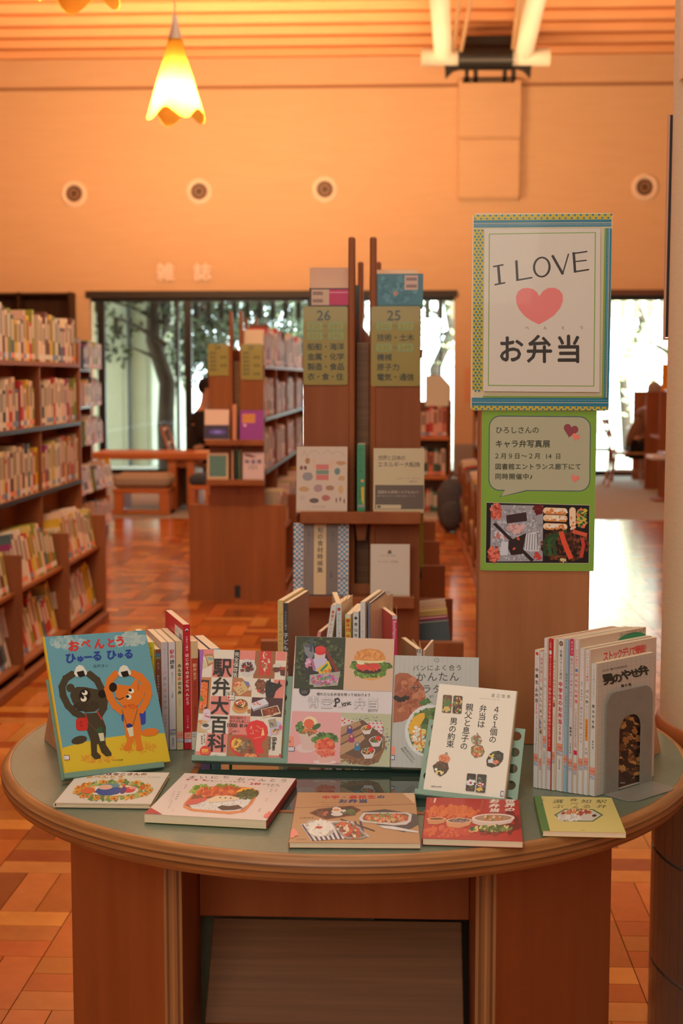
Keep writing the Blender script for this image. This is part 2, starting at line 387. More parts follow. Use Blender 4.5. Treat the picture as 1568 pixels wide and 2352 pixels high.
for k in range(9):
    yy = YW-.45-k*.62
    cb = MB().box((-8, yy-.10, CZ-.035), (6.5, yy+.10, CZ)).box((-8, yy-.05, CZ-.075), (6.5, yy+.05, CZ-.035))
    struct('ceiling_rib', cb, RIBM)
def window(nm, x0, x1, muls, z1):
    f = MB().box((x0, YW+.1, 0), (x1, YW+.16, .07)).box((x0, YW+.1, z1-.14), (x1, YW+.16, z1))
    for a, b in muls: f.box((a, YW+.09, .02), (b, YW+.17, z1))
    o = struct(nm, f, BLACK); e = [x0]+[q for m in muls for q in m]+[x1]
    for k in range(0, len(e)-1, 2):
        if e[k+1]-e[k] > .05: MB().box((e[k], YW+.125, .05), (e[k+1], YW+.131, z1-.05)).build('pane', GLASS, o)
    return o
def xs(*p): return [(X(a, YW+.1), X(b, YW+.1)) for a, b in p]
window('window_1', xa0, xa1, xs((231, 247), (408, 415), (428, 444), (706, 716), (1006, 1012)), LZ)
window('window_2', xb0, 6.4, xs((1598, 1606), (1760, 1770)), LZ)

# ---- round air vents, lettering and boxes on the far wall
def vent(px, py, lab):
    e = empty('air_vent', aty(px, py, YW-.001), lab, 'air vent', 'round air vents on the far wall')
    T_ = Matrix.Rotation(radians(90), 4, 'X')
    r = .192; m = MB().lathe([(r*.60, .0), (r*.62, .03), (r*.95, .035), (r, .02), (r, 0)], 40); m.v = [tuple(T_ @ Vector(p)) for p in m.v]
    m.build('flange', mat('vent_white', (.92, .76, .60), .5), e, True)
    m = MB().lathe([(0, .004), (r*.6, .004)], 32); m.v = [tuple(T_ @ Vector(p)) for p in m.v]; m.build('back_disc', BLACK, e)
    m = MB().lathe([(r*.27, .004), (r*.27, .028), (r*.36, .028), (r*.36, .004)], 32)
    m.v = [tuple(T_ @ Vector(p)) for p in m.v]; m.build('inner_ring', mat('vent_tan', (.45, .26, .15), .5), e)
    for k in range(-4, 5):
        zz = k*r*.125; hw = sqrt(max(0, (r*.58)**2-zz*zz))
        MB().box((-hw, -.022, zz-.004), (hw, -.006, zz+.004)).build('louvre', mat('vent_tan', (.30, .17, .10), .5), e)
for px, py, lb in ((170, 445, 'round white air vent with dark louvres, leftmost on the far wall'), (457, 440, 'round air vent below the glowing pendant lamp, second from left'),
                   (746, 435, 'round air vent above the wooden bookcase posts, third from left'), (1480, 430, 'round air vent right of the big heart poster, nearest the column')): vent(px, py, lb)
for ch, px, lb in (('雑', 381, 'raised pinkish kanji on the far wall, the left one of two'), ('誌', 466, 'raised pinkish kanji on the far wall, the right one of two')):
    v, f, a, b, _e = glyph(ch); s = .27; c0 = aty(px, 625, YW); m = MB()
    for q_, (bx, by) in enumerate(((.03, 0), (-.03, 0), (0, .03), (0, -.03), (0, 0))): m.add([(c0.x+(x-.5+bx)*s, YW-.05-q_*.0004, c0.z+(y-.38+by)*s) for x, y in v], f, lin((255, 236, 222)))
    n = len(v); ed = {}
    for q in f:
        for i in range(len(q)):
            k = (q[i], q[(i+1) % len(q)]); ed[k] = 1
    for (i, j) in ed:
        if (j, i) not in ed:
            P = [(c0.x+(v[t][0]-.5)*s, yy, c0.z+(v[t][1]-.38)*s) for yy in (YW-.05, YW-.002) for t in (i, j)]; m.add([P[0], P[2], P[3], P[1]], [(0, 1, 2, 3)], lin((210, 130, 90)))
    tag(recenter(m.build('wall_letter', MATTE)), lb, 'letter')
bxp = [(1046, 1186, 186, 316, 'upper plain tan box mounted on the far wall under the black bracket'), (1046, 1184, 321, 456, 'lower plain tan box mounted on the far wall, with a shadow under it')]
for x0_, x1_, ya, yb, lb in bxp:
    m = MB().box((X(x0_, YW-.16), YW-.16, Z(yb, YW-.16)), (X(x1_, YW-.16), YW-.001, Z(ya, YW-.16)), bev=.012).box((X(x0_, YW-.16)+.02, YW-.12, Z(yb, YW-.16)-.02), (X(x1_, YW-.16)-.02, YW-.001, Z(yb, YW-.16)))
    tag(recenter(m.build('wall_box', WALL)), lb, 'wall box')
# ---- pipe truss coming off the wall under the roof
YT = 18.6
e = empty('pipe_truss', aty(1115, 150, YT), 'cream tubular roof truss ending in a black bracket above the tan wall boxes', 'truss'); eo = e.location
def T(p): return Vector(p)-eo
m = MB().tube([T(aty(967, 131, YT)), T(aty(1262, 131, YT))], .115, 20); m.build('cross_tube', WHITEP, e, True)
for a, b in (((1017, 120), (1006, -60)), ((1204, 120), (1243, -60))):
    MB().tube([T(aty(a[0], a[1], YT-.02)), T(aty(b[0], b[1], 14.9))], .115, 20).build('main_tube', WHITEP, e, True)
for a, b in (((1040, 118), (1062, -60)), ((1058, 118), (1092, -60)), ((1178, 112), (1196, -60)), ((1188, 112), (1206, -60))):
    MB().tube([T(aty(a[0], a[1], YT-.1)), T(aty(b[0], b[1], 15.0))], .026, 10).build('tie_rod', mat('rod_tan', (.42, .27, .15), .4), e, True)
m = MB().tube([T(aty(1052, 133, YT-.02)), T(aty(1176, 133, YT-.02))], .155, 24).box(T(aty(1058, 108, YT-.05)), T(aty(1172, 96, YT+.3)))
m.build('sleeve', BLACK, e)
m = MB()
for px in (1060, 1080, 1145, 1165): m.box(T((X(px, YT), YT, Z(184, YT))), T((X(px+8, YT), YT+.25, Z(150, YT))))
m.box(T((X(1055, YT), YT, Z(184, YT))), T((X(1172, YT), YT+.25, Z(180, YT)))).build('bracket', BLACK, e)
for sx, pa, pb in ((1, 1014, 1055), (-1, 1207, 1172)):
    P = [(X(pa, YT), Z(154, YT)), (X(pb, YT), Z(154, YT)), (X(pb, YT), Z(160, YT)), (X(pa+sx*18, YT), Z(166, YT)), (X(pa+sx*2, YT), Z(183, YT))]
    mm = MB().prism([(p[0]-eo.x, p[1]-eo.z) for p in P], -.02, .06, M=Matrix(((1,0,0,0),(0,0,1,0),(0,1,0,0),(0,0,0,1)))); mm.build('wing_plate', BLACK, e)

# ---- pendant lamps with handkerchief shades
GLOW = mat('glowing_glass', (1, .75, .3), .4, emit=(1, .60, .12), es=2.2); 
HOT = mat('lamp_bulb', (1, .9, .7), .4, emit=(1, .85, .5), es=40)
def pendant(loc, lab, watts):
    e = empty('pendant_lamp', loc, lab, 'pendant lamp', 'glass pendant lamps')
    def wob(a, r, z):
        t = max(0, (.42-z)/.42)**3; return (r*(1+.10*t*sin(4*a+.6)), z+.034*t*cos(4*a+1.2)-.0)
    prof = [(.036, .40), (.045, .36), (.068, .28), (.092, .20), (.115, .11), (.136, .02)]
    prof2 = [(r-.003, z) for r, z in reversed(prof)]
    m = bpy.data.materials.new('shade_glass'); m.use_nodes = True; n = m.node_tree.nodes; n.clear(); o = n.new('ShaderNodeOutputMaterial')
    tr = n.new('ShaderNodeBsdfTranslucent'); tr.inputs[0].default_value = (1, .74, .24, 1); tp = n.new('ShaderNodeBsdfTransparent'); tp.inputs[0].default_value = (1, .8, .4, 1)
    mx = n.new('ShaderNodeMixShader'); mx.inputs[0].default_value = .35; l = m.node_tree.links; l.new(tr.outputs[0], mx.inputs[1]); l.new(tp.outputs[0], mx.inputs[2]); l.new(mx.outputs[0], o.inputs[0])
    MB().lathe(prof+prof2, 48, wob=wob).build('lamp_shade', m, e, True)
    MB().lathe([(0, .52), (.012, .52), (.016, .47), (.036, .40), (.036, .385), (0, .385)], 24).build('cap', mat('lamp_cap', (.62, .52, .46), .4), e, True)
    b = [(0, .20)]+[(.032*sin(pi*k/8), .165+.035*cos(pi*k/8)) for k in range(1, 8)]+[(0, .13)]
    MB().lathe(b+[], 20).build('bulb', HOT, e, True)
    MB().tube([(0, 0, .19), (0, 0, .39)], .013, 10).build('socket', WHITEP, e)
    MB().tube([(0, 0, .52), (0, 0, CZ-loc[2])], .003, 6).build('cord', mat('lamp_cord', (.45, .35, .30), .6), e)
    l = bpy.data.lights.new('bulb_light', 'POINT'); l.energy = watts; l.color = (1, .62, .26); l.shadow_soft_size = .034
    o = bpy.data.objects.new('bulb_light', l); COL.objects.link(o); o.parent = e; o.location = (0, 0, .10)
pl = aty(404, 276, 7.2); pendant(pl, 'glowing yellow glass pendant lamp hanging on its cord in full view', 60)
pl2 = aty(182, 6, 5.2); pendant((pl2.x, pl2.y, pl2.z), 'second glass pendant lamp, only its lower rim showing at the top left', 30)

# ---- bookcase ranges
def rack(name, cx, y0, n, label, h_end=1.63, posts=True, ends=2, sides=(-1, 1)):
    P = .915; U, Lw = .175, .31; e = empty(name, (cx, y0, 0), label, 'bookcase'); ln = P*n
    def b(nm, a, c, mt=WOOD, bev=.004): return MB().box(a, c, bev=bev).build(nm, mt, e)
    for yy in ([0, ln] if ends == 2 else [0]):
        t = .03 if yy == 0 else -.03
        for s in (-1, 1):
            o = MB(); o.prism([(s*.028, .0), (s*Lw, .0), (s*Lw, .62), (s*U, .62), (s*U, h_end), (s*.028, h_end)][::s], 0, t, M=Matrix(((1,0,0,0),(0,0,1,yy),(0,1,0,0),(0,0,0,1)))); o.build('end_panel', WOOD, e)
    for s in (-1, 1):
        b('back_panel', (s*.022, .0, 0), (s*.040, ln, h_end-.02)); 
        if posts: b('post', (s*.022, -.004, .0), (s*.042, .05, 1.84)); b('post', (s*.022, .88, 0), (s*.042, .93, 1.84))
    cv = MB().box((-Lw+.001, -.006, 0), (Lw-.001, -.0005, .6195), bev=.0015).box((-U+.001, -.006, .6195), (U-.001, -.0005, .80), bev=.001); cv.build('end_cover', WOOD, e)
    MB().box((-.018, -.0075, .02), (.018, -.005, .10)).build('cable_slot', BLACK, e)
    b('spacer', (-.022, .06, 0), (.022, .08, h_end-.1), DARKW)
    for s in sides:
        for k in range(1, n):
            yy = k*P; o = MB(); o.prism([(s*.04, 0), (s*Lw, 0), (s*Lw, .61), (s*U, .61), (s*U, 1.52), (s*.04, 1.52)][::s], -.009, .009, M=Matrix(((1,0,0,0),(0,0,1,yy),(0,1,0,0),(0,0,0,1)))); o.build('upright', WOOD, e)
        for zz, d in ((.10, Lw-.01), (.44, Lw-.03), (.835, U), (1.175, U), (1.51, U)):
            b('shelf', (s*.04, .02, zz-.022), (s*d, ln-.02, zz), WOODH)
            if zz > .5: MB().box((s*(d-.001), .03, zz-.024), (s*(d+.006), ln-.03, zz-.002)).build('shelf_lip', WOODH if zz > 1.4 else BLACK, e)
        b('kick_rail', (s*(Lw-.03), 0, 0), (s*(Lw+.015), ln, .045), WOODH)
    return e
rA = rack('bookcase', -.12, 4.2, 4, 'double-sided wooden bookcase whose end carries signs 26 and 25')
rB = rack('bookcase', -1.05, 8.82, 4, 'wooden bookcase in the middle distance with two small green signs on its end')
rC = rack('bookcase', -2.06, 4.47, 4, 'long wooden bookcase along the left edge of the aisle, packed with books', posts=False)
rD = rack('bookcase', -3.08, 9.3, 4, 'farther wooden bookcase behind the left one, by the low bench', posts=False)
rE = rack('bookcase', .83, 9.25, 4, 'wooden bookcase behind the tall poster post, with a kick rail along the aisle', posts=False)

PAL = [lin(c) for c in ((236,214,190), (232,205,182), (225,190,170), (240,222,205), (215,200,170), (236,214,190), (228,196,176), (150,155,60), (130,140,70), (214,196,120),
                        (222,180,60), (150,60,110), (190,60,60), (90,110,120), (60,60,70), (200,130,80), (170,150,130), (225,215,205), (230,200,190), (110,70,60))]
DK = lin((70, 60, 58))
nbk = [0]
farb = MB(); 
def book_mb(w_, h, d, c, tall_label=True):
    """a closed book: spine face at x = 0 looking to -x, body to x = d, thickness along y, standing on z = 0"""
    m = MB(); pc = lin((232, 212, 180))
    m.box((0, 0, 0), (.0015, w_, h), c).box((.0015, 0, 0), (d, .0012, h), c).box((.0015, w_-.0012, 0), (d, w_, h), c).box((.0015, .0012, .003), (d-.003, w_-.0012, h-.004), pc)
    t = w_*.18; k = -.0003
    m.add([(k, w_-t, h*.45), (k, t, h*.45), (k, t, h*.9), (k, w_-t, h*.9)], [(0, 1, 2, 3)], tuple(v*.35 for v in c) if sum(c) > 1 else (.7, .6, .5))
    m.add([(k, w_, .012), (k, 0, .012), (k, 0, .037), (k, w_, .037)], [(0, 1, 2, 3)], R.choice([lin((235, 225, 215)), lin((240, 150, 120)), lin((120, 150, 190)), lin((235, 225, 215))]))
    return m
HW = {'left': 'left bookcase', 'mid': 'middle bookcase', 'far': 'farther left bookcase'}
def cname(c):
    nm = {0: 'cream', 1: 'cream', 2: 'pinkish', 3: 'white', 4: 'beige', 5: 'cream', 6: 'pinkish', 7: 'olive', 8: 'olive', 9: 'pale yellow', 10: 'yellow', 11: 'purple', 12: 'red', 13: 'slate', 14: 'black', 15: 'orange', 16: 'taupe', 17: 'white', 18: 'rosy', 19: 'brown'}
    return nm[PAL.index(c)]
def fill(side, xf, ya, yb, z, hr, where, shelf, grp, lean=0, tilt=0, wr=(.016, .045), stuff=False, n0=0):
    """books standing along y from ya to yb, their spines looking to side (+1 = +x)"""
    y = ya+.01; n = n0
    while y < yb-.02:
        wd = R.uniform(*wr); h = R.uniform(*hr); d = min(.15, R.uniform(.12, .15)); c = R.choice(PAL)
        if y+wd > yb-.005: break
        m = book_mb(wd, h, d, c); a = lean+R.uniform(-.01, .01)
        M = Matrix.Translation((xf, y+(wd if side > 0 else 0), z)) @ Matrix.Rotation(pi if side > 0 else 0, 4, 'Z')
        M = M @ Matrix.Rotation(tilt, 4, 'Y') @ Matrix.Rotation(a*(1 if side > 0 else -1), 4, 'X')
        if stuff:
            farb.v_off = len(farb.v); farb.add([M @ Vector(p) for p in m.v], m.f); farb.c[-len(m.f):] = m.c
        else:
            o = m.build('book', MATTE); o.matrix_world = M
            tag(o, '%s book, %s from the near end, %s, %s' % (cname(c), ORD[min(n, 39)], shelf, where), 'book', grp); nbk[0] += 1
        n += 1; y += wd*(1.0+abs(sin(lean))*.3)+R.uniform(.0008, .003)
        if R.random() < .04: y += .03
    return n
# left bookcase: the three sections the photograph shows, five rows
for sh, z, hr, xo, tl in (('top row', 1.51, (.19, .27), .0, 0), ('second shelf', 1.175, (.19, .255), .01, 0), ('third shelf', .835, (.19, .27), .0, 0), ('stepped shelf', .44, (.18, .27), .03, .16), ('lowest shelf', .10, (.20, .30), .03, .12)):
    low = z < .6; xf = -2.06+(.31-.05 if low else .165)-.0; n = 0
    secs = ([(5.80, 6.28)] if low else [])+[(6.32, 7.19), (7.23, 8.10)]
    for a, b in secs:
        n = fill(1, xf, a, b, z, hr, 'left bookcase', sh, 'books on the %s of the left bookcase' % sh, lean=(-.28 if z < .2 else 0), tilt=tl, wr=(.032, .062) if not low else (.034, .066), n0=n)
for sh, z, hr in (('top row', 1.51, (.19, .27)), ('second shelf', 1.175, (.20, .26)), ('third shelf', .835, (.19, .27)), ('stepped shelf', .44, (.2, .26))):
    low = z < .6; n = 0
    for a, b in ((8.9, 9.7), (9.76, 10.6), (10.66, 11.5), (11.58, 12.4)):
        n = fill(1, -1.05+(.26 if low else .165), a, b, z, hr, 'middle bookcase', sh, 'books on the %s of the middle bookcase' % sh, wr=(.05, .10), n0=n, stuff=a > 10.6)
for z in (1.51, 1.175, .835, .44, .10):                      # rows too far to pick apart
    for a, b in ((9.4, 10.2), (10.25, 11.1), (11.2, 12.0), (12.1, 12.85)): fill(1, -2.94+(.26 if z < .6 else .165), a, b, z, (.18, .26), '', '', '', stuff=True, wr=(.03, .07), tilt=.12 if z < .6 else 0)
    for a, b in ((9.3, 10.1), (10.25, 11.0), (11.2, 11.9), (12.1, 12.8)): fill(-1, .83-(.27 if z < .6 else .165), a, b, z, (.18, .26), '', '', '', stuff=True, wr=(.03, .07), tilt=-.12 if z < .6 else 0, lean=.2 if z < .2 else 0)
tag(farb.build('distant_books', MATTE), 'blurred rows of distant books on the bookcases beyond the aisles', 'books', kind='stuff')
farb = MB()
for z, hr in ((1.51, (.19, .27)), (1.175, (.19, .255)), (.835, (.19, .27)), (.44, (.18, .27)), (.10, (.20, .30))):
    low = z < .6
    for a_, b_ in ((4.50, 5.36), (5.40, 5.78 if low else 6.26)):
        fill(1, -2.06+(.26 if low else .165), a_, b_, z, hr, '', '', '', tilt=.14 if low else 0, lean=-.2 if z < .2 else 0, wr=(.03, .06), stuff=True)
tag(farb.build('near_books', MATTE), 'rows of books filling the near end of the left bookcase', 'books', kind='stuff')
# near side shelves of the bookcase with signs 26 and 25: what sticks out beyond its end panels
for k, (z, hr, dx) in enumerate(((1.51, (.2, .25), .0), (1.175, (.2, .24), .012), (.835, (.2, .25), .022))):
    fill(1, -.12+.165+dx, 4.30, 4.62, z, hr, 'bookcase with signs', ['top row', 'second shelf', 'third shelf'][k]+' right side', 'books on the right side of the signed bookcase', wr=(.02, .04))
    fill(-1, -.12-.165-dx*.4, 4.30, 4.52, z, hr, 'bookcase with signs', ['top row', 'second shelf', 'third shelf'][k]+' left side', 'books on the left side of the signed bookcase', wr=(.02, .04))
fill(1, -.12+.29, 4.30, 4.7, .44, (.2, .25), 'bookcase with signs', 'stepped shelf right side', 'books on the stepped shelf of the signed bookcase', wr=(.02, .04), tilt=.1)
#==P3==
# ---- generic closed book with a printed front, made in the frame of its own cover
HUGE = None
def pose(yaw, lean, roll, x, y, z, W=0):
    yaw, lean, roll = map(radians, (yaw, lean, roll)); u = Vector((cos(yaw), sin(yaw), 0)); b = Vector((-sin(yaw), cos(yaw), 0)); v = Vector((0, 0, 1))*cos(lean)+b*sin(lean)
    u2 = u*cos(roll)+v*sin(roll); v2 = -u*sin(roll)+v*cos(roll); n = u2.cross(v2); o = Vector((x, y, z)); dz = min(0, u2.z*W); o.z -= dz
    return Matrix(((u2.x, v2.x, n.x, o.x), (u2.y, v2.y, n.y, o.y), (u2.z, v2.z, n.z, o.z), (0, 0, 0, 1)))
def cover_book(name, M, W, H, t, col, label, group=None, spine='L', hard=False, spcol=None, art=None, back=None, cat='book', pagec=(238, 226, 200)):
    """front cover in the plane z=0 (x 0..W, y 0..H), body behind it down to z=-t"""
    e = bpy.data.objects.new(name, None); COL.objects.link(e); e.matrix_world = M; e.empty_display_size = .05; tag(e, label, cat, group)
    col = lin(col) if max(col) > 1.01 else col; spcol = lin(spcol) if spcol else col; back = lin(back) if back else col
    b = .0024 if hard else .0007; ov = .003 if hard else 0.0004; m = MB()
    m.box((0, 0, -b), (W, H, 0), col, bev=.0004).box((0, 0, -t), (W, H, -t+b), back, bev=.0004)
    xs_ = -.0012 if spine == 'L' else W; xe = 0 if spine == 'L' else W+.0012
    n = 7; P = []                                        # rounded spine
    for k in range(n+1):
        a = -pi/2+pi*k/n; P.append((cos(a)*(.003 if hard else .0015), -t/2+sin(a)*t/2))
    sgn = -1 if spine == 'L' else 1; x0_ = 0 if spine == 'L' else W
    vs = [(x0_+sgn*p[0], yy, p[1]) for yy in (0, H) for p in P]
    m.add(vs, [((i, i+1, i+n+2, i+n+1) if sgn > 0 else (i+1, i, i+n+1, i+n+2)) for i in range(n)]+[tuple(range(n+1)), tuple(reversed(range(n+1, 2*n+2)))], spcol)
    cv_ = m.build('cover', PRINT, e)
    MB().box((ov if spine != 'L' else .001, ov, -t+b), (W-ov if spine == 'L' else W-.001, H-ov, -b), lin(pagec)).build('page_block', PAGES, e)
    if art: art.build('cover_print', cv_)
    return e
def sheet_sign(q, y, W, H, label, name='sign', cat='sign'): pass

# ---- signs on bookcase ends
def endsign(px0, px1, ya, yb, y, label, fn, rnd=True):
    a, b = aty(px0, ya, y), aty(px1, yb, y); W, H = b.x-a.x, a.z-b.z
    e = empty('shelf_sign', (a.x, y, b.z), label, 'sign'); e.rotation_euler = (radians(90), 0, 0)
    MB().prism([(.004, 0), (W-.004, 0), (W, .004), (W, H-.004), (W-.004, H), (.004, H), (0, H-.004), (0, .004)], -.0015, .0015, lin((150, 140, 60))).build('card', LAMI, e)
    q = [(px0, ya), (px1, ya), (px1, yb), (px0, yb)]; A = Art(q, W, H, white=(222, 203, 180)); A.z = .0018; fn(A); A.build('sign_print', e, LAMI)
    return e
GY = (150, 142, 62); TXT = (44, 48, 30); TQ = (100, 150, 105)
def s26(A):
    def box(x, y, t): A.rrect(TQ, x, y, x+36, y+18, 4); A.rrect(GY, x+1.6, y+1.6, x+34.4, y+16.4, 3); A.text(t, x+8.5, y+9, 13, (110, 120, 60), sx=1.0)
    A.text('26', 735, 724, 24, TXT, bold=.022)
    box(705, 740, '550'); box(753, 740, '591'); box(705, 762, '593'); box(753, 762, '596'); A.text('〜', 746, 749, 12, TXT); A.text('〜', 746, 771, 12, TXT)
    for i, t in enumerate(('船舶・海洋', '金属・化学', '製造・食品', '衣・食・住')): A.text(t, 714, 796+i*23, 17.5, TXT, adv=(17 if i < 3 else 16.5), bold=.022)
def s25(A):
    def box(x, y, t): A.rrect(TQ, x, y, x+36, y+18, 4); A.rrect(GY, x+1.6, y+1.6, x+34.4, y+16.4, 3); A.text(t, x+8.5, y+9, 13, (110, 120, 60))
    A.text('25', 896, 724, 24, TXT, bold=.022); box(864, 740, '500'); box(913, 740, '517'); A.text('〜', 906.5, 749, 12, TXT)
    A.text('技術・土木', 874, 775, 17.5, TXT, adv=17, bold=.022); box(864, 789, '530'); box(913, 789, '549'); A.text('〜', 906.5, 798, 12, TXT)
    A.text('機械', 874, 820, 17.5, TXT, bold=.022); A.text('原子力', 874, 843, 17.5, TXT, bold=.022); A.text('電気・通信', 874, 866, 17.5, TXT, adv=17, bold=.022)
YE = 4.2
endsign(696, 798, 704, 884, YE-.0035, 'green laminated sign numbered 26 on the bookcase end', s26)
endsign(852, 964, 704, 887, YE-.0035, 'green laminated sign numbered 25 on the bookcase end, catching the light', s25)
def smalls(x0, y0, nl):
    def fn(A):
        A.text('24' if x0 < 500 else '23', x0+19, y0+8, 10, TXT, bold=.01)
        for i in range(nl): A.text('美術・音楽芸術'[:3+(i*2) % 4], x0+8, y0+21+i*9.5, 7.6, TXT, adv=8, bold=.01)
    return fn
endsign(477, 525, 790, 863, 8.8155, 'small green sign on the left half of the middle bookcase end', smalls(477, 790, 5))
endsign(553, 603, 790, 872, 8.8155, 'small green sign on the right half of the middle bookcase end', smalls(553, 790, 6))

# ---- ledges and display books on the bookcase ends
def ledge(rack_o, x0, x1, z, y, d=.11):
    o = MB().box((x0-rack_o.location.x, y-d-rack_o.location.y, z-.030), (x1-rack_o.location.x, y-.007-rack_o.location.y, z-.002), bev=.003).box((x0-.001-rack_o.location.x, y-d-.004-rack_o.location.y, z-.032), (x1+.001-rack_o.location.x, y-d+.012-rack_o.location.y, z+.004), bev=.003)
    o.build('display_ledge', WOODH, rack_o)
    MB().prism([(-.02, -.022), (.02, -.022), (.012, -.09), (-.012, -.09)], 0, -.03, M=Matrix(((1,0,0,(x0+x1)/2-rack_o.location.x),(0,0,1,y-rack_o.location.y),(0,1,0,z),(0,0,0,1)))).build('ledge_bracket', WOOD, rack_o)
zl1, zl2 = Z(1178, YE-.1), Z(1372, YE-.1)
ledge(rA, X(690, YE-.1), X(966, YE-.1), zl1, YE); ledge(rA, X(680, YE-.1), X(952, YE-.1), zl2, YE)
zb1, zb2 = Z(1012, 8.72), Z(1104, 8.72)
ledge(rB, X(474, 8.72), X(606, 8.72), zb1, 8.82); ledge(rB, X(474, 8.72), X(606, 8.72), zb2, 8.82)
def facing(px0, px1, ytop, z, y, t, col, label, fn=None, lean=8, spine='L', group=None, spcol=None, white=(222, 203, 180)):
    a = aty(px0, 1100, y); b = aty(px1, 1100, y); W = b.x-a.x; r = ray((px0+px1)/2, ytop)
    ztop = (CP+r*(y/r.y)).z; H = (ztop-z)/cos(radians(lean))
    M = pose(0, lean, 0, a.x, y, z+.0005)
    yb = 1176-F*(Vector((0, y, z))-CP).dot(up)/(Vector((0, y, z))-CP).dot(fw); A = None
    if fn: A = Art([(px0, ytop), (px1, ytop), (px1, yb), (px0, yb)], W, H, white); fn(A)
    return cover_book('display_book', M, W, H, t, col, label, group, spine=spine, spcol=spcol, art=A)
def c_snack(A):
    A.rect((203, 172, 142), 680, 1027, 797, 1173)
    A.line((150, 130, 110), .8, [(692, 1050), (698, 1036), (703, 1050), (712, 1040), (722, 1036), (735, 1046)]); A.line((150, 130, 110), .8, [(740, 1044), (752, 1034), (760, 1044), (772, 1038), (786, 1042), (790, 1050)])
    A.rect((198, 100, 85), 725, 1068, 754, 1080); A.rect((110, 125, 95), 725, 1081, 754, 1091); A.rect((198, 95, 80), 725, 1092, 754, 1104); A.poly((214, 160, 115), [(717, 1058), (722, 1056), (725, 1080), (720, 1078)]); A.poly((214, 160, 115), [(756, 1080), (760, 1056), (766, 1058), (760, 1078)])
    for (x, y, a, b, c) in ((705, 1060, 6, 7, (160, 105, 50)), (691, 1076, 4, 5, (120, 60, 45)), (700, 1076, 4, 5, (120, 60, 45)), (706, 1096, 12, 10, (140, 125, 115)), (697, 1125, 12, 6, (185, 135, 75)), (730, 1123, 10, 9, (165, 120, 110)), (757, 1122, 10, 6, (160, 105, 70)),
                            (782, 1065, 12, 5, (185, 125, 70)), (774, 1084, 7, 8, (95, 115, 100)), (784, 1100, 8, 6, (190, 140, 80)), (782, 1125, 6, 10, (200, 150, 85)), (721, 1151, 11, 6, (90, 60, 50)), (748, 1145, 10, 7, (170, 85, 75)), (694, 1145, 8, 6, (190, 165, 140)), (772, 1150, 2, 6, (120, 85, 65)), (781, 1148, 2, 6, (120, 85, 65)), (790, 1152, 2, 6, (120, 85, 65))): A.ell(c, x, y, a, b, 0, 12, .08)
    A.text('SNACKTIME', 718, 1165, 4, (150, 120, 100))
def c_energy(A):
    A.rect((192, 168, 122), 855, 1030, 974, 1172); A.text('世界と日本の', 873, 1053, 12, (70, 50, 35), adv=10.5, bold=.01); A.text('エネルギー大転換', 873, 1068, 13, (70, 50, 35), adv=12.2, bold=.01)
    A.text('レスター・Ｒ・ブラウン', 910, 1100, 5, (90, 70, 50), adv=5.4); A.text('枝廣淳子', 942, 1107, 5, (90, 70, 50))
    A.rect((84, 62, 46), 861, 1115, 973, 1170); A.text('温暖化も原発リスクもない！', 870, 1131, 8, (190, 165, 135), adv=7.7); A.text('再生可能エネルギーの時代が始まっている', 868, 1140, 4.4, (170, 145, 120), adv=4.6); A.rrect((192, 168, 122), 863, 1160, 921, 1169, 2)
    A.rect((70, 60, 50), 866, 1162, 874, 1167)
facing(680, 797, 1027, zl1, YE-.095, .014, (203, 172, 142), 'pale cookbook with little snack drawings on the upper ledge under sign 26', c_snack)
facing(857, 974, 1031, zl1, YE-.095, .02, (192, 168, 122), 'beige book with a dark brown band on the upper ledge under sign 25', c_energy, spine='L')
def greensp(A): A.rect((60, 135, 90), 819, 1021, 838, 1173); A.text('からだにおいしい食事', 828, 1034, 11, (40, 90, 60), vert=True, adv=12); A.poly((210, 170, 60), [(829, 1120), (836, 1118), (836, 1165), (830, 1150)]); A.ell((220, 150, 90), 832, 1105, 3.5); A.rect((150, 140, 130), 821, 1160, 837, 1166)
facing(820, 838, 1021, zl1, YE-.09, .10, (60, 135, 90), 'green spine standing between the two face-out books under the signs', greensp, lean=0)
def c_shun(A):
    A.rect((214, 186, 160), 671, 1204, 800, 1367)
    for x0 in (672, 776):
        for i in range(4):
            for j in range(30):
                A.rect((45, 120, 150), x0+i*5.6, 1206+j*5.5, x0+i*5.6+5.5, 1206+j*5.5+5.4) if (i+j) % 2 == 0 else None
    for y in (1247, 1289, 1330): A.rect((120, 60, 60), 672, y, 695, y+1.5); A.rect((120, 60, 60), 776, y, 799, y+1.5)
    for a, b, c in ((696, 719, (120, 100, 84)), (719, 749, (206, 172, 118)), (749, 775, (112, 94, 80))): A.rect(c, a, 1205, b, 1367)
    for x in (695, 718, 748, 774): A.rect((130, 70, 60), x, 1205, x+1.4, 1367)
    A.text('旬の食材時候集', 734, 1220, 14, (60, 45, 35), vert=True, adv=15.2, bold=.015)
    A.text('四季の味と作り方', 707, 1225, 6, (70, 60, 50), vert=True, adv=7); A.text('料理百科', 763, 1225, 6, (60, 50, 42), vert=True, adv=7); A.text('佐藤', 760, 1318, 7, (50, 45, 40), vert=True)
facing(672, 800, 1204, zl2, YE-.095, .022, (60, 40, 36), 'patterned book with blue checks and kanji title on the lower ledge', c_shun)
def c_white(A): A.rect((200, 178, 150), 851, 1252, 941, 1366); A.poly((90, 75, 60), [(892, 1266), (898, 1266), (900, 1274), (890, 1274)]); A.text('しずかな森の日曜', 872, 1278, 4, (100, 85, 70), adv=4.8); A.text('アンスリーの手帖', 870, 1292, 5.6, (70, 55, 45), adv=6); A.text('晶文社', 888, 1361, 4, (90, 75, 60))
facing(851, 942, 1252, zl2, YE-.095, .013, (200, 178, 150), 'plain off-white paperback on the lower ledge under sign 25', c_white)
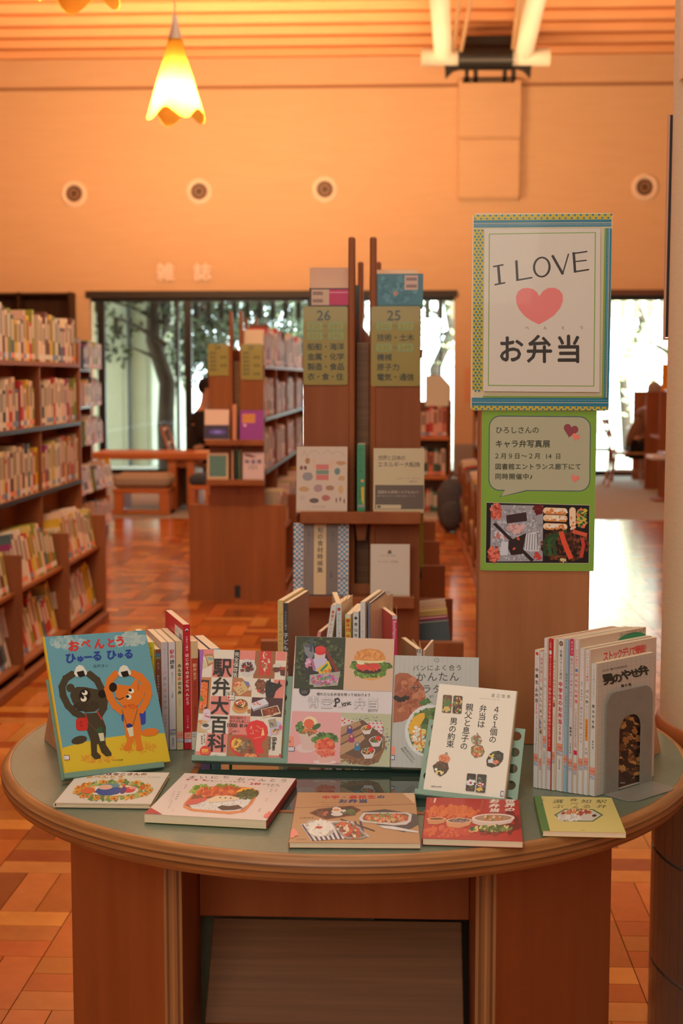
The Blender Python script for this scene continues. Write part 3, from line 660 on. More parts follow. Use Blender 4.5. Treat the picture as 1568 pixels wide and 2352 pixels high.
def top_a(A): A.rect((205, 165, 130), 716, 665, 756, 701); A.rect((196, 40, 85), 756, 665, 800, 701); A.rect((230, 150, 160), 756, 671, 800, 673); [A.rect((90, 50, 50), 719+i*2.6, y, 720.6+i*2.6, y+8) for i in range(9) for y in (670, 687)]
M = pose(0, 0, 0, X(711, YE+.02), YE+.012, Z(702, YE+.02)); 
MB_ = facing(711, 800, 662, 1.632, YE+.012, .10, (60, 45, 45), 'pink and cream magazine lying on top above sign 26', top_a, lean=0)
def top_b(A):
    A.rect((70, 120, 125), 852, 629, 969, 700); A.blobs([(85, 135, 138), (60, 110, 115), (95, 140, 140)], 905, 665, 48, 30, 60, 6); A.rect((205, 165, 140), 927, 633, 957, 666); [A.rect((50, 50, 60), 931+i*2.4, y, 932.4+i*2.4, y+7) for i in range(10) for y in (638, 654)]; A.ell((205, 140, 100), 907, 674, 5); A.ell((70, 120, 125), 907, 674, 2)
facing(853, 969, 629, 1.632, YE+.012, .12, (70, 120, 125), 'blue-green book standing on top above sign 25', top_b, lean=0)
def b_sky(A): A.rect((225, 180, 150), 470, 940, 527, 977); A.rect((48, 34, 62), 470, 977, 527, 1010); A.ell((90, 70, 150), 500, 993, 20, 6); A.ell((140, 120, 200), 500, 993, 9, 2.5)
def b_pur(A): A.rect((140, 34, 124), 551, 942, 606, 1010); A.rect((200, 120, 50), 556, 951, 586, 972); A.text('おんがく', 560, 961, 5.4, (110, 70, 30), adv=7); A.poly((230, 180, 200), [(557, 974), (567, 976), (563, 982)])
def b_frame(A): A.rect((196, 152, 112), 475, 1041, 524, 1101); A.rect((80, 110, 96), 480, 1047, 519, 1096)
def b_101(A): A.rect((205, 165, 155), 557, 1039, 606, 1101); A.poly((110, 50, 60), [(560, 1042), (572, 1044), (590, 1050), (578, 1052), (562, 1048)]); A.text('映画館', 567, 1061, 11, (60, 50, 90), adv=14, bold=.03); A.text('101', 572, 1074, 12, (70, 60, 60))
facing(470, 526, 941, zb1, 8.73, .02, (225, 180, 150), 'book with a night-sky lower half on the upper ledge of the middle bookcase', b_sky)
facing(551, 605, 943, zb1, 8.73, .02, (140, 34, 124), 'purple book on the upper ledge of the middle bookcase', b_pur)
facing(475, 524, 1041, zb2, 8.73, .015, (196, 152, 112), 'book with a framed grey-green cover on the lower ledge of the middle bookcase', b_frame)
facing(557, 606, 1040, zb2, 8.73, .015, (205, 165, 155), 'white paperback with purple title on the lower ledge of the middle bookcase', b_101)
facing(535, 543, 930, zb1, 8.74, .08, (220, 150, 120), 'thin salmon spine between the two books on the upper ledge of the middle bookcase', None, lean=0)
for p, q, c, lb in ((532, 536, (190, 150, 120), 'thin tan spine'), (538, 545, (25, 25, 25), 'thin black spine'), (547, 552, (60, 110, 80), 'thin green spine')): facing(p, q, 1034, zb2, 8.74, .07, c, lb+' between the books on the lower ledge of the middle bookcase', None, lean=0)

# ---- shelves facing us at the far end of the right aisle, white holder on top
YB = 14.9
e = empty('bookcase', (X(1000, YB), YB, 0), 'low open bookcase facing the aisle far behind, a white holder on its top', 'bookcase'); ox = e.location.x
x0_, x1_ = X(800, YB), X(1036, YB)
for a in (x0_, (x0_+x1_)/2-.01, x1_-.03): MB().box((a-ox, 0, 0), (a+.03-ox, .3, Z(920, YB)), bev=.004).build('side_panel', WOOD, e)
MB().box((x0_-ox, .28, 0), (x1_-ox, .3, Z(922, YB))).build('back_panel', DARKW, e)
levels = [Z(1190, YB), Z(1090, YB), Z(1000, YB)]
for zz in levels: MB().box((x0_+.03-ox, 0, zz-.05), (x1_-.03-ox, .29, zz-.01), bev=.004).build('shelf', TABLEW, e)
for li, zz in enumerate(levels):
    x = (x0_+x1_)/2+.03; n = 0
    while x < x1_-.09:
        wd = R.uniform(.03, .055); h = R.uniform(.24, .33); c = R.choice([lin(q) for q in ((200, 90, 80), (210, 130, 110), (230, 180, 160), (60, 110, 90), (90, 80, 90), (220, 200, 180), (180, 60, 60))])
        m = book_mb(wd, h, .2, c); o = m.build('book', MATTE); o.matrix_world = Matrix.Translation((x+wd, YB+.03, zz-.008)) @ Matrix.Rotation(pi/2, 4, 'Z') @ Matrix.Rotation(R.uniform(-.02, .02), 4, 'X')
        tag(o, 'book, %s from the left on the %s of the low bookcase far behind' % (ORD[n], ['bottom shelf', 'middle shelf', 'upper shelf'][li]), 'book', 'books in the low bookcase far behind'); n += 1; x += wd+.003
p = [(975, 862), (1012, 862), (1034, 886), (1034, 933), (975, 933)]
P = [(X(a, YB+.1), Z(b, YB+.1)) for a, b in p]
m = MB().prism([(a, b) for a, b in P][::-1], 0, .16, lin((222, 228, 205)), M=Matrix(((1,0,0,0),(0,0,1,YB+.1),(0,1,0,0),(0,0,0,1))))
tag(recenter(m.build('paper_holder', MATTE)), 'white clipped-corner holder standing on the low bookcase far behind', 'holder')
# notices on the short wall
m = MB().box((X(1063, YW), YW-.008, Z(925, YW)), (X(1100, YW), YW-.001, Z(845, YW)), lin((225, 170, 130))); tag(recenter(m.build('wall_notice', MATTE)), 'pale paper notice on the far wall beside the poster', 'notice')
m = MB().box((X(1055, 14.5), 14.5, Z(1080, 14.5)), (X(1074, 14.5), 14.7, Z(1045, 14.5)), lin((215, 160, 120))).box((X(1074, 14.5), 14.52, Z(1080, 14.5)), (X(1086, 14.5), 14.7, Z(1045, 14.5)), lin((20, 15, 15)))
# ---- grey backpack leaning at the end of the aisle
e = empty('backpack', (X(1042, 12.95), 12.95, 0), 'dark grey backpack slumped at the far end of the right aisle', 'backpack')
def blob(name, c, r, mt, par, n=14, pw=1.0):
    prof = [(0, -1)]+[(sin(pi*k/n)**pw, -cos(pi*k/n)) for k in range(1, n)]+[(0, 1)]
    m = MB().lathe(prof, 24); m.v = [(c[0]+p[0]*r[0], c[1]+p[1]*r[1], c[2]+p[2]*r[2]) for p in m.v]; return m.build(name, mt, par, True)
PACK = noisy('backpack_cloth', (.05, .05, .06), (.08, .08, .09), (30, 30, 30), .8)
blob('pack_body', (0, 0, .25), (.16, .12, .25), PACK, e, pw=.6); blob('front_pocket', (-.02, -.10, .17), (.11, .05, .13), PACK, e, pw=.6)
MB().tube([(.06*cos(a), 0, .48+.05*sin(a)) for a in [pi*k/8 for k in range(9)]], .01, 8).build('handle', PACK, e, True)

# ---- low bench, long reading table and chairs near the windows
YBn = 14.35
e = empty('bench', (X(325, YBn), YBn, 0), 'low wooden bench with a long beige cushion before the left window', 'bench'); ox = e.location.x
CUSH = noisy('cushion_fabric', (.36, .30, .22), (.42, .36, .27), (50, 50, 50), .9)
xa, xb = X(254, YBn)-ox, X(387, YBn)-ox
zs = Z(1092, YBn); MB().box((xa+.02, 0, zs-.145), (xb, .5, zs), bev=.045).build('cushion', CUSH, e)
MB().box((xa+.02, .01, zs-.195), (xb, .48, zs-.148), bev=.006).build('seat_frame', TABLEW, e)
for a in (xa+.03, xb-.10): MB().box((a, .02, 0), (a+.10, .46, zs-.165), bev=.006).build('leg', TABLEW, e)
MB().box((xa, .1, 0.0), (xb, .4, .05), bev=.004).build('foot_rail', TABLEW, e)
YT2 = 14.9
e = empty('reading_table', (X(400, YT2), YT2, 0), 'long orange-brown reading table running in front of the left window', 'table'); ox = e.location.x
zt = Z(1042, YT2); MB().box((X(205, YT2)-ox, 0, zt-.07), (X(620, YT2)-ox, .75, zt), bev=.01).build('tabletop', TABLEW, e)
for a, b in ((385, 404), (428, 446), (560, 580)): MB().box((X(a, YT2)-ox, .04, 0), (X(b, YT2)-ox, .7, zt-.07), bev=.006).build('leg_panel', TABLEW, e)
MB().box((X(404, YT2)-ox, .5, 0.02), (X(428, YT2)-ox, .52, zt-.07)).build('back_board', DARKW, e)
MB().prism([(X(375, YT2)-ox, zt-.07), (X(460, YT2)-ox, zt-.07), (X(440, YT2)-ox, zt-.16), (X(392, YT2)-ox, zt-.16)][::-1], .1, .6, M=Matrix(((1,0,0,0),(0,0,1,0),(0,1,0,0),(0,0,0,1)))).build('apron', TABLEW, e)
m = MB().box((X(442, YT2), YT2+.12, zt+.001), (X(480, YT2), YT2+.4, zt+.012), lin((230, 200, 165)), bev=.002); tag(recenter(m.build('paper_stack', MATTE)), 'pale sheets of paper on the orange reading table', 'paper')
e = empty('stool', (X(458, 14.2), 14.2, 0), 'stool with a blue padded seat under the reading table', 'stool')
MB().box((-.11, 0, Z(1116, 14.2)-.0), (.11, .4, Z(1092, 14.2)), bev=.03).build('cushion', noisy('blue_cushion', (.04, .065, .09), (.06, .085, .11), (50, 50, 50), .9), e)
MB().box((-.10, .01, Z(1126, 14.2)), (.10, .38, Z(1116, 14.2)), bev=.004).build('seat_frame', TABLEW, e)
for sx in (-1, 1):
    for yy in (.02, .34): MB().box((sx*.08-.02, yy, 0), (sx*.08+.02, yy+.04, Z(1126, 14.2))).build('leg', TABLEW, e)

# ---- seated people (one continuous skinned body each)
def skin_obj(name, pts, edges, parent, mt, sub=2):
    me = bpy.data.meshes.new(name); me.from_pydata([p[:3] for p in pts], edges, []); o = bpy.data.objects.new(name, me); COL.objects.link(o); o.parent = parent
    md = o.modifiers.new('skin', 'SKIN'); md.use_smooth_shade = True
    for i, p in enumerate(pts): me.skin_vertices[0].data[i].radius = (p[3], p[4] if len(p) > 4 else p[3])
    me.skin_vertices[0].data[0].use_root = True
    sb = o.modifiers.new('sub', 'SUBSURF'); sb.levels = sb.render_levels = sub; me.materials.append(mt); return o
SKIN = mat('skin', (.55, .32, .2), .6)
def person(loc, rz, label, coat, trou, hair, lean=.25):
    e = empty('person', loc, label, 'person', rz=rz)          # faces +x, seat at z = .45
    s, c_ = sin(lean), cos(lean)
    def t(l, dx=0): return (s*l+dx, 0, .52+c_*l)
    hx, hz = t(.62)[0], t(.62)[2]
    body = [(0, 0, .52, .15, .12), (*t(.20), .14, .12), (*t(.40), .16, .12), (*t(.50), .10, .08), (*t(.58), .052), (hx+.03, 0, hz+.06, .06), (hx+.05, 0, hz+.17, .085),
            (.06, .09, .50, .09), (.44, .11, .50, .065), (.45, .11, .10, .045), (.56, .11, .05, .04), (.06, -.09, .50, .09), (.44, -.11, .50, .065), (.45, -.11, .10, .045), (.56, -.11, .05, .04),
            (t(.46)[0], .19, t(.46)[2], .06), (t(.20)[0]+.10, .24, t(.20)[2]+.04, .045), (t(.2)[0]+.36, .16, .80, .034), (t(.46)[0], -.19, t(.46)[2], .06), (t(.20)[0]+.10, -.24, t(.20)[2]+.04, .045), (t(.2)[0]+.36, -.16, .80, .034)]
    ed = [(0, 1), (1, 2), (2, 3), (3, 4), (4, 5), (5, 6), (0, 7), (7, 8), (8, 9), (9, 10), (0, 11), (11, 12), (12, 13), (13, 14), (3, 15), (15, 16), (16, 17), (3, 18), (18, 19), (19, 20)]
    skin_obj('body', body, ed, e, SKIN)
    grow = lambda L, g: [(*p[:3], *(r+g for r in p[3:])) for p in L]
    cb = grow([body[i] for i in (0, 1, 2, 3, 15, 16, 17, 18, 19, 20)], .022); cb[0] = (0, 0, .48, .17, .15)
    skin_obj('coat', cb, [(0, 1), (1, 2), (2, 3), (3, 4), (4, 5), (5, 6), (3, 7), (7, 8), (8, 9)], e, coat)
    tb = grow([body[i] for i in (0, 7, 8, 9, 11, 12, 13)], .014); skin_obj('trousers', tb, [(0, 1), (1, 2), (2, 3), (0, 4), (4, 5), (5, 6)], e, trou)
    blob('head', (hx+.055, 0, hz+.17), (.095, .075, .115), SKIN, e); blob('nose', (hx+.15, 0, hz+.15), (.018, .012, .02), SKIN, e, 8)
    for sy in (-1, 1):
        blob('ear', (hx+.045, sy*.076, hz+.16), (.018, .008, .028), SKIN, e, 8); blob('eye', (hx+.138, sy*.03, hz+.18), (.01, .012, .008), WHITEP, e, 8)
        blob('hand', (t(.2)[0]+.42, sy*.15, .79), (.05, .032, .018), SKIN, e, 8)
        for k in range(4): MB().tube([(t(.2)[0]+.45, sy*.15+(k-1.5)*.014, .79), (t(.2)[0]+.485, sy*.15+(k-1.5)*.015, .787), (t(.2)[0]+.505+.004*(k % 3), sy*.15+(k-1.5)*.015, .778)], [.007, .0065, .005], 6).build('finger', SKIN, e)
        MB().tube([(t(.2)[0]+.40, sy*.125, .79), (t(.2)[0]+.44, sy*.105, .785)], [.009, .006], 6).build('thumb', SKIN, e)
        MB().box((.42, sy*.11-.04, 0), (.66, sy*.11+.04, .07), bev=.02).build('shoe', BLACK, e)
    blob('mouth', (hx+.145, 0, hz+.115), (.006, .02, .005), mat('lips', (.4, .12, .1), .5), e, 6)
    blob('hair', (hx+.03, 0, hz+.20), (.10, .085, .105), hair, e)
    return e
def chair(loc, rz, label, mt):
    e = empty('chair', loc, label, 'chair', rz=rz)            # faces +x
    MB().box((-.20, -.21, .42), (.22, .21, .455), bev=.015).build('seat', mt, e)
    for s in (-1, 1):
        MB().tube([(-.30, s*.20, 0), (-.22, s*.20, .25), (-.20, s*.20, .44), (-.25, s*.20, .66), (-.33, s*.20, .88)], .017, 10).build('back_leg', mt, e, True)
        MB().tube([(.20, s*.19, 0), (.19, s*.19, .43)], .017, 10).build('front_leg', mt, e, True)
    for z, x in ((.84, -.315), (.68, -.262)): MB().tube([(x, -.20, z), (x-.03, 0, z), (x, .20, z)], .02, 10).build('back_rail', mt, e, True)
    MB().tube([(-.21, -.19, .2), (.19, -.19, .2)], .010, 8).build('stretcher', mt, e); MB().tube([(-.21, .19, .2), (.19, .19, .2)], .010, 8).build('stretcher', mt, e); return e
CH = noisy('chair_wood', (.42, .20, .08), (.50, .26, .12), (10, 10, 2), .4)
BROWNC = noisy('brown_coat', (.14, .075, .05), (.22, .12, .08), (40, 40, 40), .95); BLK = mat('black_cloth', (.012, .011, .012), .9)
YPn = 18.7
px = X(1444, YPn); chair((px-.02, YPn, 0), 0, 'bent wooden chair at the carrels by the bright window, someone sitting on it', CH)
person((px+.02, YPn, 0), 0, 'person in a brown coat with grey hair sitting at the carrels', BROWNC, BLK, mat('grey_hair', (.35, .33, .30), .8), .42)
YC2 = 15.95
px = X(455, YC2); chair((px-.06, YC2, 0), 0, 'pale wooden chair behind the reading table, a person in black on it', mat('pale_chair', (.62, .36, .20), .5))
person((px, YC2, 0), 0, 'person in black with dark hair, half hidden behind the middle bookcase', BLK, BLK, BLK, .12)
# small dark chair standing in the glare
chair((X(1368, 19.6), 19.6, 0), radians(-90), 'small dark chair standing in the glare beside the poster', mat('dark_chair', (.10, .07, .05), .5))

# ---- study carrels on the right
def carrel(px0, px1, y, zt_, lab):
    e = empty('carrel', (X(px0, y), y, 0), lab, 'carrel'); w_ = X(px1, y)-X(px0, y)
    MB().box((0, 0, 0), (w_, .03, zt_), bev=.004).build('partition', WOOD, e)
    MB().box((w_-.03, .03, 0), (w_, .9, zt_), bev=.004).build('side_panel', WOOD, e)
    MB().box((.04, .03, .69), (w_-.03, .85, .72), bev=.004).build('desktop', WOODH, e); return e
carrel(1449, 1570, 19.9, Z(898, 19.9), 'farthest wooden study carrel by the bright window')
carrel(1478, 1590, 18.1, Z(899, 18.1), 'middle wooden study carrel beside the bright window')
e = carrel(1510, 1640, 16.9, Z(897, 16.9), 'nearest of the three wooden study carrels')
m = MB().box((X(1513, 16.9), 16.9, Z(897, 16.9)+.001), (X(1537, 16.9), 16.93, Z(836, 16.9)), lin((240, 160, 36)), bev=.003); tag(recenter(m.build('orange_panel', MATTE)), 'orange panel standing on top of the nearest carrel', 'sign')
e = empty('desk', (X(1532, 11.9), 11.9, 0), 'dark wooden desk end beside the round column with a pale top sheet', 'desk')
MB().box((0, 0, 0), (.9, .03, .78), bev=.004).build('end_panel', WOOD, e); MB().box((.05, .03, .74), (.9, .8, .77)).build('desktop', WOODH, e)
e = empty('side_table', (X(1520, 16.2), 16.2, 0), 'small table with a white top in front of the carrels', 'table')
MB().box((-.13, 0, Z(1054, 16.2)), (.25, .4, Z(1046, 16.2)), bev=.006).build('tabletop', mat('white_top', (.75, .74, .74), .4), e); MB().tube([(.06, .2, 0), (.06, .2, Z(1054, 16.2))], .03, 12).build('leg', WOOD, e)
MB().box((-.08, .02, 0), (.2, .38, .03), bev=.006).build('base', WOOD, e)

# ---- dark bookcase against the far wall at the left
DKB = noisy('dark_brown_wood', (.045, .018, .008), (.07, .03, .013), (10, 10, 2), .6, spec=.2)
e = empty('bookcase', (-5.6, YW-.36, 0), 'tall dark wooden bookcase against the far wall behind the left shelves', 'bookcase')
for a in (-1.7, -.85, 0, .75): MB().box((a, 0, 0), (a+.03, .34, LZ-.02)).build('upright', DKB, e)
MB().box((-1.7, .32, 0), (.78, .34, LZ-.02)).build('back_panel', DKB, e)
for zz in (.05, .5, .95, 1.4, 1.85, LZ-.06): MB().box((-1.67, 0, zz), (.75, .32, zz+.03)).build('shelf', DKB, e)

struct('shade_slab', MB().box((-9, YW+.3, 2.98), (X(1000, YW), 24.4, 3.1)), mat('shade_slab_grey', (.25, .24, .22), .7))  # unseen slab added to keep daylight off the court at the left window
# ---- outside: courtyard building, ground, trees
struct('ground', MB().box((-30, YW+.3, -.12), (30, 60, -.05)), noisy('garden_ground', (.42, .41, .34), (.60, .58, .48), (1, 1, 1), .95))
e = empty('courtyard_building', (X(250, 23.5), 23.5, -.05), 'pale green boarded building seen through the left window', 'building'); ox = e.location.x
GB = noisy('green_boards', (.42, .46, .34), (.48, .52, .40), (3, 3, 3), .7)
k = 0; x = X(120, 23.5); xe = X(352, 23.5)
while x < xe: MB().box((x-ox, 0, 0), (min(x+.42, xe)-.01-ox, .06, 3.6)).build('board', GB, e); x += .42
MB().box((X(120, 23.5)-ox, .061, 0), (xe-ox, 4, 3.6)).build('core', GB, e)
MB().box((X(268, 23.5)-ox, -.02, Z(775, 23.5)+.05), (X(276, 23.5)-ox, .0, Z(728, 23.5)+.05)).build('slot_window', BLACK, e)
MB().tube([(X(302, 23.5)-ox, -.05, 0), (X(302, 23.5)-ox, -.05, 3.4)], .035, 10).build('downpipe', mat('pipe_dark', (.08, .09, .08), .5), e)
BARK = noisy('bark', (.025, .018, .012), (.06, .045, .032), (8, 8, 2), .95, bump=.4)
def leafmat(n, a, b):
    m = attrmat(n, .6); bb = m.node_tree.nodes['Principled BSDF']; bb.inputs['Transmission Weight'].default_value = 0; return m
LEAF = leafmat('leaves', 0, 0)
def tree(x, y, h, lab, cz, cr, n, cols, trunk=(.16, .06), seed=1, gap=.5):
    q = random.Random(seed); e = empty('tree', (x, y, -.05), lab, 'tree', 'trees outside the windows')
    pts = [(q.uniform(-.08, .08)*k, q.uniform(-.08, .08)*k, h*k/6) for k in range(7)]
    MB().tube(pts, [trunk[0]+(trunk[1]-trunk[0])*k/6 for k in range(7)], 12).build('trunk', BARK, e, True)
    m = MB()
    for k in range(7):
        a = q.uniform(0, 2*pi); z = h*(.4+.08*k); l = cr*q.uniform(.5, .9); m.tube([(0, 0, z), (cos(a)*l*.5, sin(a)*l*.5, z+l*.25), (cos(a)*l, sin(a)*l, z+l*.4)], [.05, .03, .012], 6)
    m.build('branches', BARK, e, True)
    m = MB(); cl = [(q.uniform(-1, 1)*cr, q.uniform(-.6, .6)*cr, cz+q.uniform(-1, 1)*cr*.75) for _ in range(26)]
    for k in range(n):
        c = q.choice(cl); v = Vector((q.gauss(0, 1), q.gauss(0, 1), q.gauss(0, 1))).normalized()*cr*.34*q.random()**.4; p = Vector(c)+v
        if p.z < .2: continue
        a = Vector((q.gauss(0, 1), q.gauss(0, 1), q.gauss(0, 1))).normalized()*q.uniform(.045, .09); b = a.orthogonal().normalized()*a.length*.5
        col = lin(q.choice(cols)); m.add([p-a, p-a*.1+b, p+a, p-a*.1-b], [(0, 1, 2, 3)], col)
    tag(m.build('foliage', LEAF, e), kind='stuff'); return e
DG = [(40, 56, 32), (56, 74, 40), (30, 42, 27), (72, 86, 48)]; LG = [(190, 200, 150), (214, 216, 180), (170, 188, 140), (225, 225, 195)]  # leaf colour carries the light: dark set shaded, pale set in sun glare
tree(X(385, 22.6), 22.6, 4.2, 'dark twisted tree trunk right outside the left window', 3.3, 1.3, 1800, DG, (.15, .10), 3)
tree(X(355, 24.5), 24.5, 5, 'dark leafy tree behind the courtyard building corner', 3.2, 1.6, 3200, DG, seed=4)
tree(X(480, 25.5), 25.5, 5, 'leafy green tree seen left of the middle bookcase posts', 3.3, 2.0, 4600, DG, seed=5)
tree(X(600, 26.5), 26.5, 5, 'leafy green tree seen above the middle bookcase', 3.4, 2.1, 4600, DG, seed=6)
tree(X(720, 27.5), 27.5, 5, 'leafy green tree seen left of sign 26', 3.2, 2.1, 4200, DG, seed=7)
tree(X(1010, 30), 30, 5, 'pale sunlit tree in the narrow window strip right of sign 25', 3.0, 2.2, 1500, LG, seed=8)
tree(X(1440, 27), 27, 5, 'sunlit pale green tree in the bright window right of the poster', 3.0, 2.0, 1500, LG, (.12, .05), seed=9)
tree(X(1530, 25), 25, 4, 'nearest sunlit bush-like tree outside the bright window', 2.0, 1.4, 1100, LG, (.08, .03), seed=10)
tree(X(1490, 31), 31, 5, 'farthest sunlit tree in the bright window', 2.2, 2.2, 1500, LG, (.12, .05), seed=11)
e = empty('eave_louvre', (X(450, YW+1.2), YW+1.2, LZ-.35), 'row of hanging vertical slats under the eaves outside the windows', 'louvre'); ox = e.location.x; SL = mat('slat_backlit', (.05, .055, .05), .6); SLP = mat('slat_glare', (.6, .6, .56), .6)  # one row in two tones: backlit dark and window glare put into the colour
k = 0; x = X(448, YW+1.2)
while x < X(1560, YW+1.2):
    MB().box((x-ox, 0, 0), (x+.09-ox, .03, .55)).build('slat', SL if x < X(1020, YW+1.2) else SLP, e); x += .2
MB().box((X(440, YW+1.2)-ox, .0, .55), (X(1565, YW+1.2)-ox, .06, .62)).build('rail', SL, e)

# ---- round column: fabric above, tiles below, mitred wooden collar
CX, CY, CR = X(1533, 2.90)+.312, 2.95, .305
col_s = struct('column', MB().lathe([(CR, .66), (CR, CZ)], 96, cx=CX, cy=CY), COLFAB, smooth=True)
m = MB().lathe([(CR, .700), (CR+.006, .697), (CR+.014, .672), (CR+.012, .664), (CR, .664)], 96, cx=CX, cy=CY); o = m.build('collar', LEGW, col_s, True)
m = MB().lathe([(CR+.004, 0), (CR+.004, .664)], 96, cx=CX, cy=CY); m.build('tile_bed', mat('grout', (.32, .29, .26), .7), col_s, True)
TI = noisy('brown_tile', (.17, .095, .065), (.22, .13, .09), (8, 8, 3), .28); nT = 64; tme = None
m = MB(); a0, a1 = -pi/nT*.93, pi/nT*.93; r0, r1 = CR+.002, CR+.012
for rr in (r0, r1): pass
hh = .244
m.add([(r1*cos(a0), r1*sin(a0), .003), (r1*cos(a1), r1*sin(a1), .003), (r1*cos(a1), r1*sin(a1), hh), (r1*cos(a0), r1*sin(a0), hh),
       (r0*cos(a0), r0*sin(a0), .003), (r0*cos(a1), r0*sin(a1), .003), (r0*cos(a1), r0*sin(a1), hh), (r0*cos(a0), r0*sin(a0), hh)], [(0, 1, 2, 3), (4, 0, 3, 7), (1, 5, 6, 2), (3, 2, 6, 7), (4, 5, 1, 0)], (1, 1, 1))
o = m.build('tile', TI, col_s); tme = o.data; o.location = (CX, CY, -.0835+.2493)
for j in (0, -1, 1, 2):
    for i in range(nT):
        if j < 0 or (i == 0 and j == 1): continue
        if cos(2*pi*i/nT-atan2(-CY, -CX)) < -.1: continue
        o = bpy.data.objects.new('tile', tme); COL.objects.link(o); o.parent = col_s; o.location = (CX, CY, j*.2493-.0835); o.rotation_euler = (0, 0, 2*pi*i/nT)
# black notice board fixed behind the column and the paper wrapped on it
yb_ = CY+.05
e = empty('hanging_board', (X(1514, yb_), yb_, Z(782, yb_)), 'black board with a pinkish edge fixed to the round column', 'board')
hB = Z(270, yb_)-Z(782, yb_); MB().box((.0045, 0, .006), (.14, .02, hB)).build('panel', BLACK, e); MB().box((0, -.002, 0), (.004, .005, hB)).box((.004, -.002, 0), (.14, .005, .005)).build('edge_strip', mat('pink_edge', (.55, .28, .2), .5), e)
zA, zB = Z(152, 2.75), Z(-60, 2.75); aL = None
a_s, a_e = pi+.16-.02, pi+.9
m = MB(); n = 14
for k in range(n+1):
    a = a_s+(a_e-a_s)*k/n; rr = CR+.006
    m.v += [(CX+rr*cos(a), CY+rr*sin(a), zA+.05*k/n*0), (CX+rr*cos(a), CY+rr*sin(a), zB)]
for k in range(n): m.f.append((2*k, 2*k+2, 2*k+3, 2*k+1)); m.c.append(lin((232, 200, 178)))
e = empty('column_poster', (CX, CY, zA), 'white paper with purple and red print wrapped on the column, cut by the frame', 'poster')
m.v = [(p[0]-CX, p[1]-CY, p[2]-zA) for p in m.v]; o = m.build('sheet', LAMI, e); sd = o.modifiers.new('s', 'SOLIDIFY'); sd.thickness = .001
m = MB()
def cyl_rect(a, b, z0, z1, col):
    P = []; rr = CR+.008
    for k in range(4): t = a+(b-a)*k/3; P.append((rr*cos(t), rr*sin(t)))
    for k in range(3): m.add([(*P[k], z0), (*P[k+1], z0), (*P[k+1], z1), (*P[k], z1)], [(0, 1, 2, 3)], lin(col))
cyl_rect(pi+.23, pi+.27, .10, .40, (120, 90, 140)); cyl_rect(pi+.34, pi+.36, .14, .4, (120, 90, 140)); cyl_rect(pi+.44, pi+.47, .08, .4, (120, 90, 140)); cyl_rect(pi+.36, pi+.42, .03, .08, (225, 80, 60)); cyl_rect(pi+.52, pi+.60, .03, .2, (225, 80, 60))
m.build('sheet_print', LAMI, e)
#==P4==
# ---- oval-looking round display table
TX, TY, TR, TZ = -.107, 2.704, .648, .70
tbl = empty('display_table', (TX, TY, 0), 'round wooden display table with a green top and thick layered plywood rim', 'table')
def disc(r, z0, z1, n=128): return [(cos(2*pi*k/n)*r, sin(2*pi*k/n)*r) for k in range(n)]
MB().prism(disc(TR, 0, 0), TZ-.03, TZ).build('green_top', LINO, tbl)
prof = [(TR-.002, TZ-.012), (TR+.0005, TZ+.0006), (TR+.004, TZ+.0008), (TR+.009, TZ-.001), (TR+.013, TZ-.0045), (TR+.016, TZ-.0095), (TR+.0178, TZ-.0125), (TR+.0182, TZ-.0160), (TR+.0183, TZ-.0195), (TR+.0182, TZ-.0235), (TR+.0178, TZ-.0265), (TR+.0165, TZ-.0305), (TR+.0145, TZ-.0345), (TR+.0115, TZ-.038), (TR+.0108, TZ-.0405), (TR+.007, TZ-.043), (TR-.04, TZ-.0435)]
m = MB().lathe(prof, 160); n = 160
LT, MD, DKc = lin((168, 120, 72)), lin((152, 104, 60)), lin((114, 76, 44))
band = [MD, LT, LT, LT, MD, LT, DKc, MD, LT, DKc, MD, LT, MD, MD, LT, MD]
m.c = [band[i] for i in range(len(prof)-1) for k in range(n)]
m.build('plywood_rim', PLY, tbl, True)
def tp(p): return (p[0]-TX, p[1]-TY)
gx0, gx1, gy0, gy1 = -.372-TX, .175-TX, 2.268-TY, 2.62-TY
o = MB().box((gx0, gy0, TZ-.001), (gx1, gy1, TZ+.0012)).build('glass_inset', GLASSTOP, tbl)
fr = MB()
for a, b in (((gx0-.012, gy0-.012), (gx1+.012, gy0)), ((gx0-.012, gy1), (gx1+.012, gy1+.012)), ((gx0-.012, gy0), (gx0, gy1)), ((gx1, gy0), (gx1+.012, gy1))): fr.box((*a, TZ-.001), (*b, TZ+.0016), lin((150, 92, 46)))
fr.build('inset_frame', PLY, tbl)
def leg(pts, edgepts):
    m = MB().prism([tp(p) for p in pts], 0, TZ-.0438).build('leg_panel', LEGW, tbl)
    q = [tp(p) for p in edgepts]; e = MB(); x0_, x1_ = q[0][0], q[1][0]; yy = q[0][1]-.0012; N_ = 7
    for k in range(N_):
        a, b = x0_+(x1_-x0_)*k/N_, x0_+(x1_-x0_)*(k+1)/N_; e.box((a, yy, 0), (b, yy+.002, TZ-.0438), (LT, DKc, MD, LT, MD, DKc, LT)[k])
    e.build('plywood_edge', PLYV, tbl)
leg([(-.402, 2.28), (-.37, 2.28), (-.37, 2.49), (-.385, 2.49), (-.385, 2.33), (-.612, 2.62), (-.638, 2.60)], [(-.4015, 2.28), (-.3705, 2.28)])
leg([(.127, 2.28), (.162, 2.28), (.402, 2.60), (.376, 2.62), (.150, 2.33), (.150, 2.49), (.127, 2.49)], [(.1275, 2.28), (.1615, 2.28)])
MB().box((*tp((-.3695, 2.47)), .435), (*tp((.1265, 2.488)), TZ-.0438), bev=.002).build('apron', LEGW, tbl)
W_, th = .462, atan2(.14, .123)
M_ = Matrix.Translation((*tp((-.348, 2.377)), .275)) @ Matrix.Rotation(th, 4, 'X')
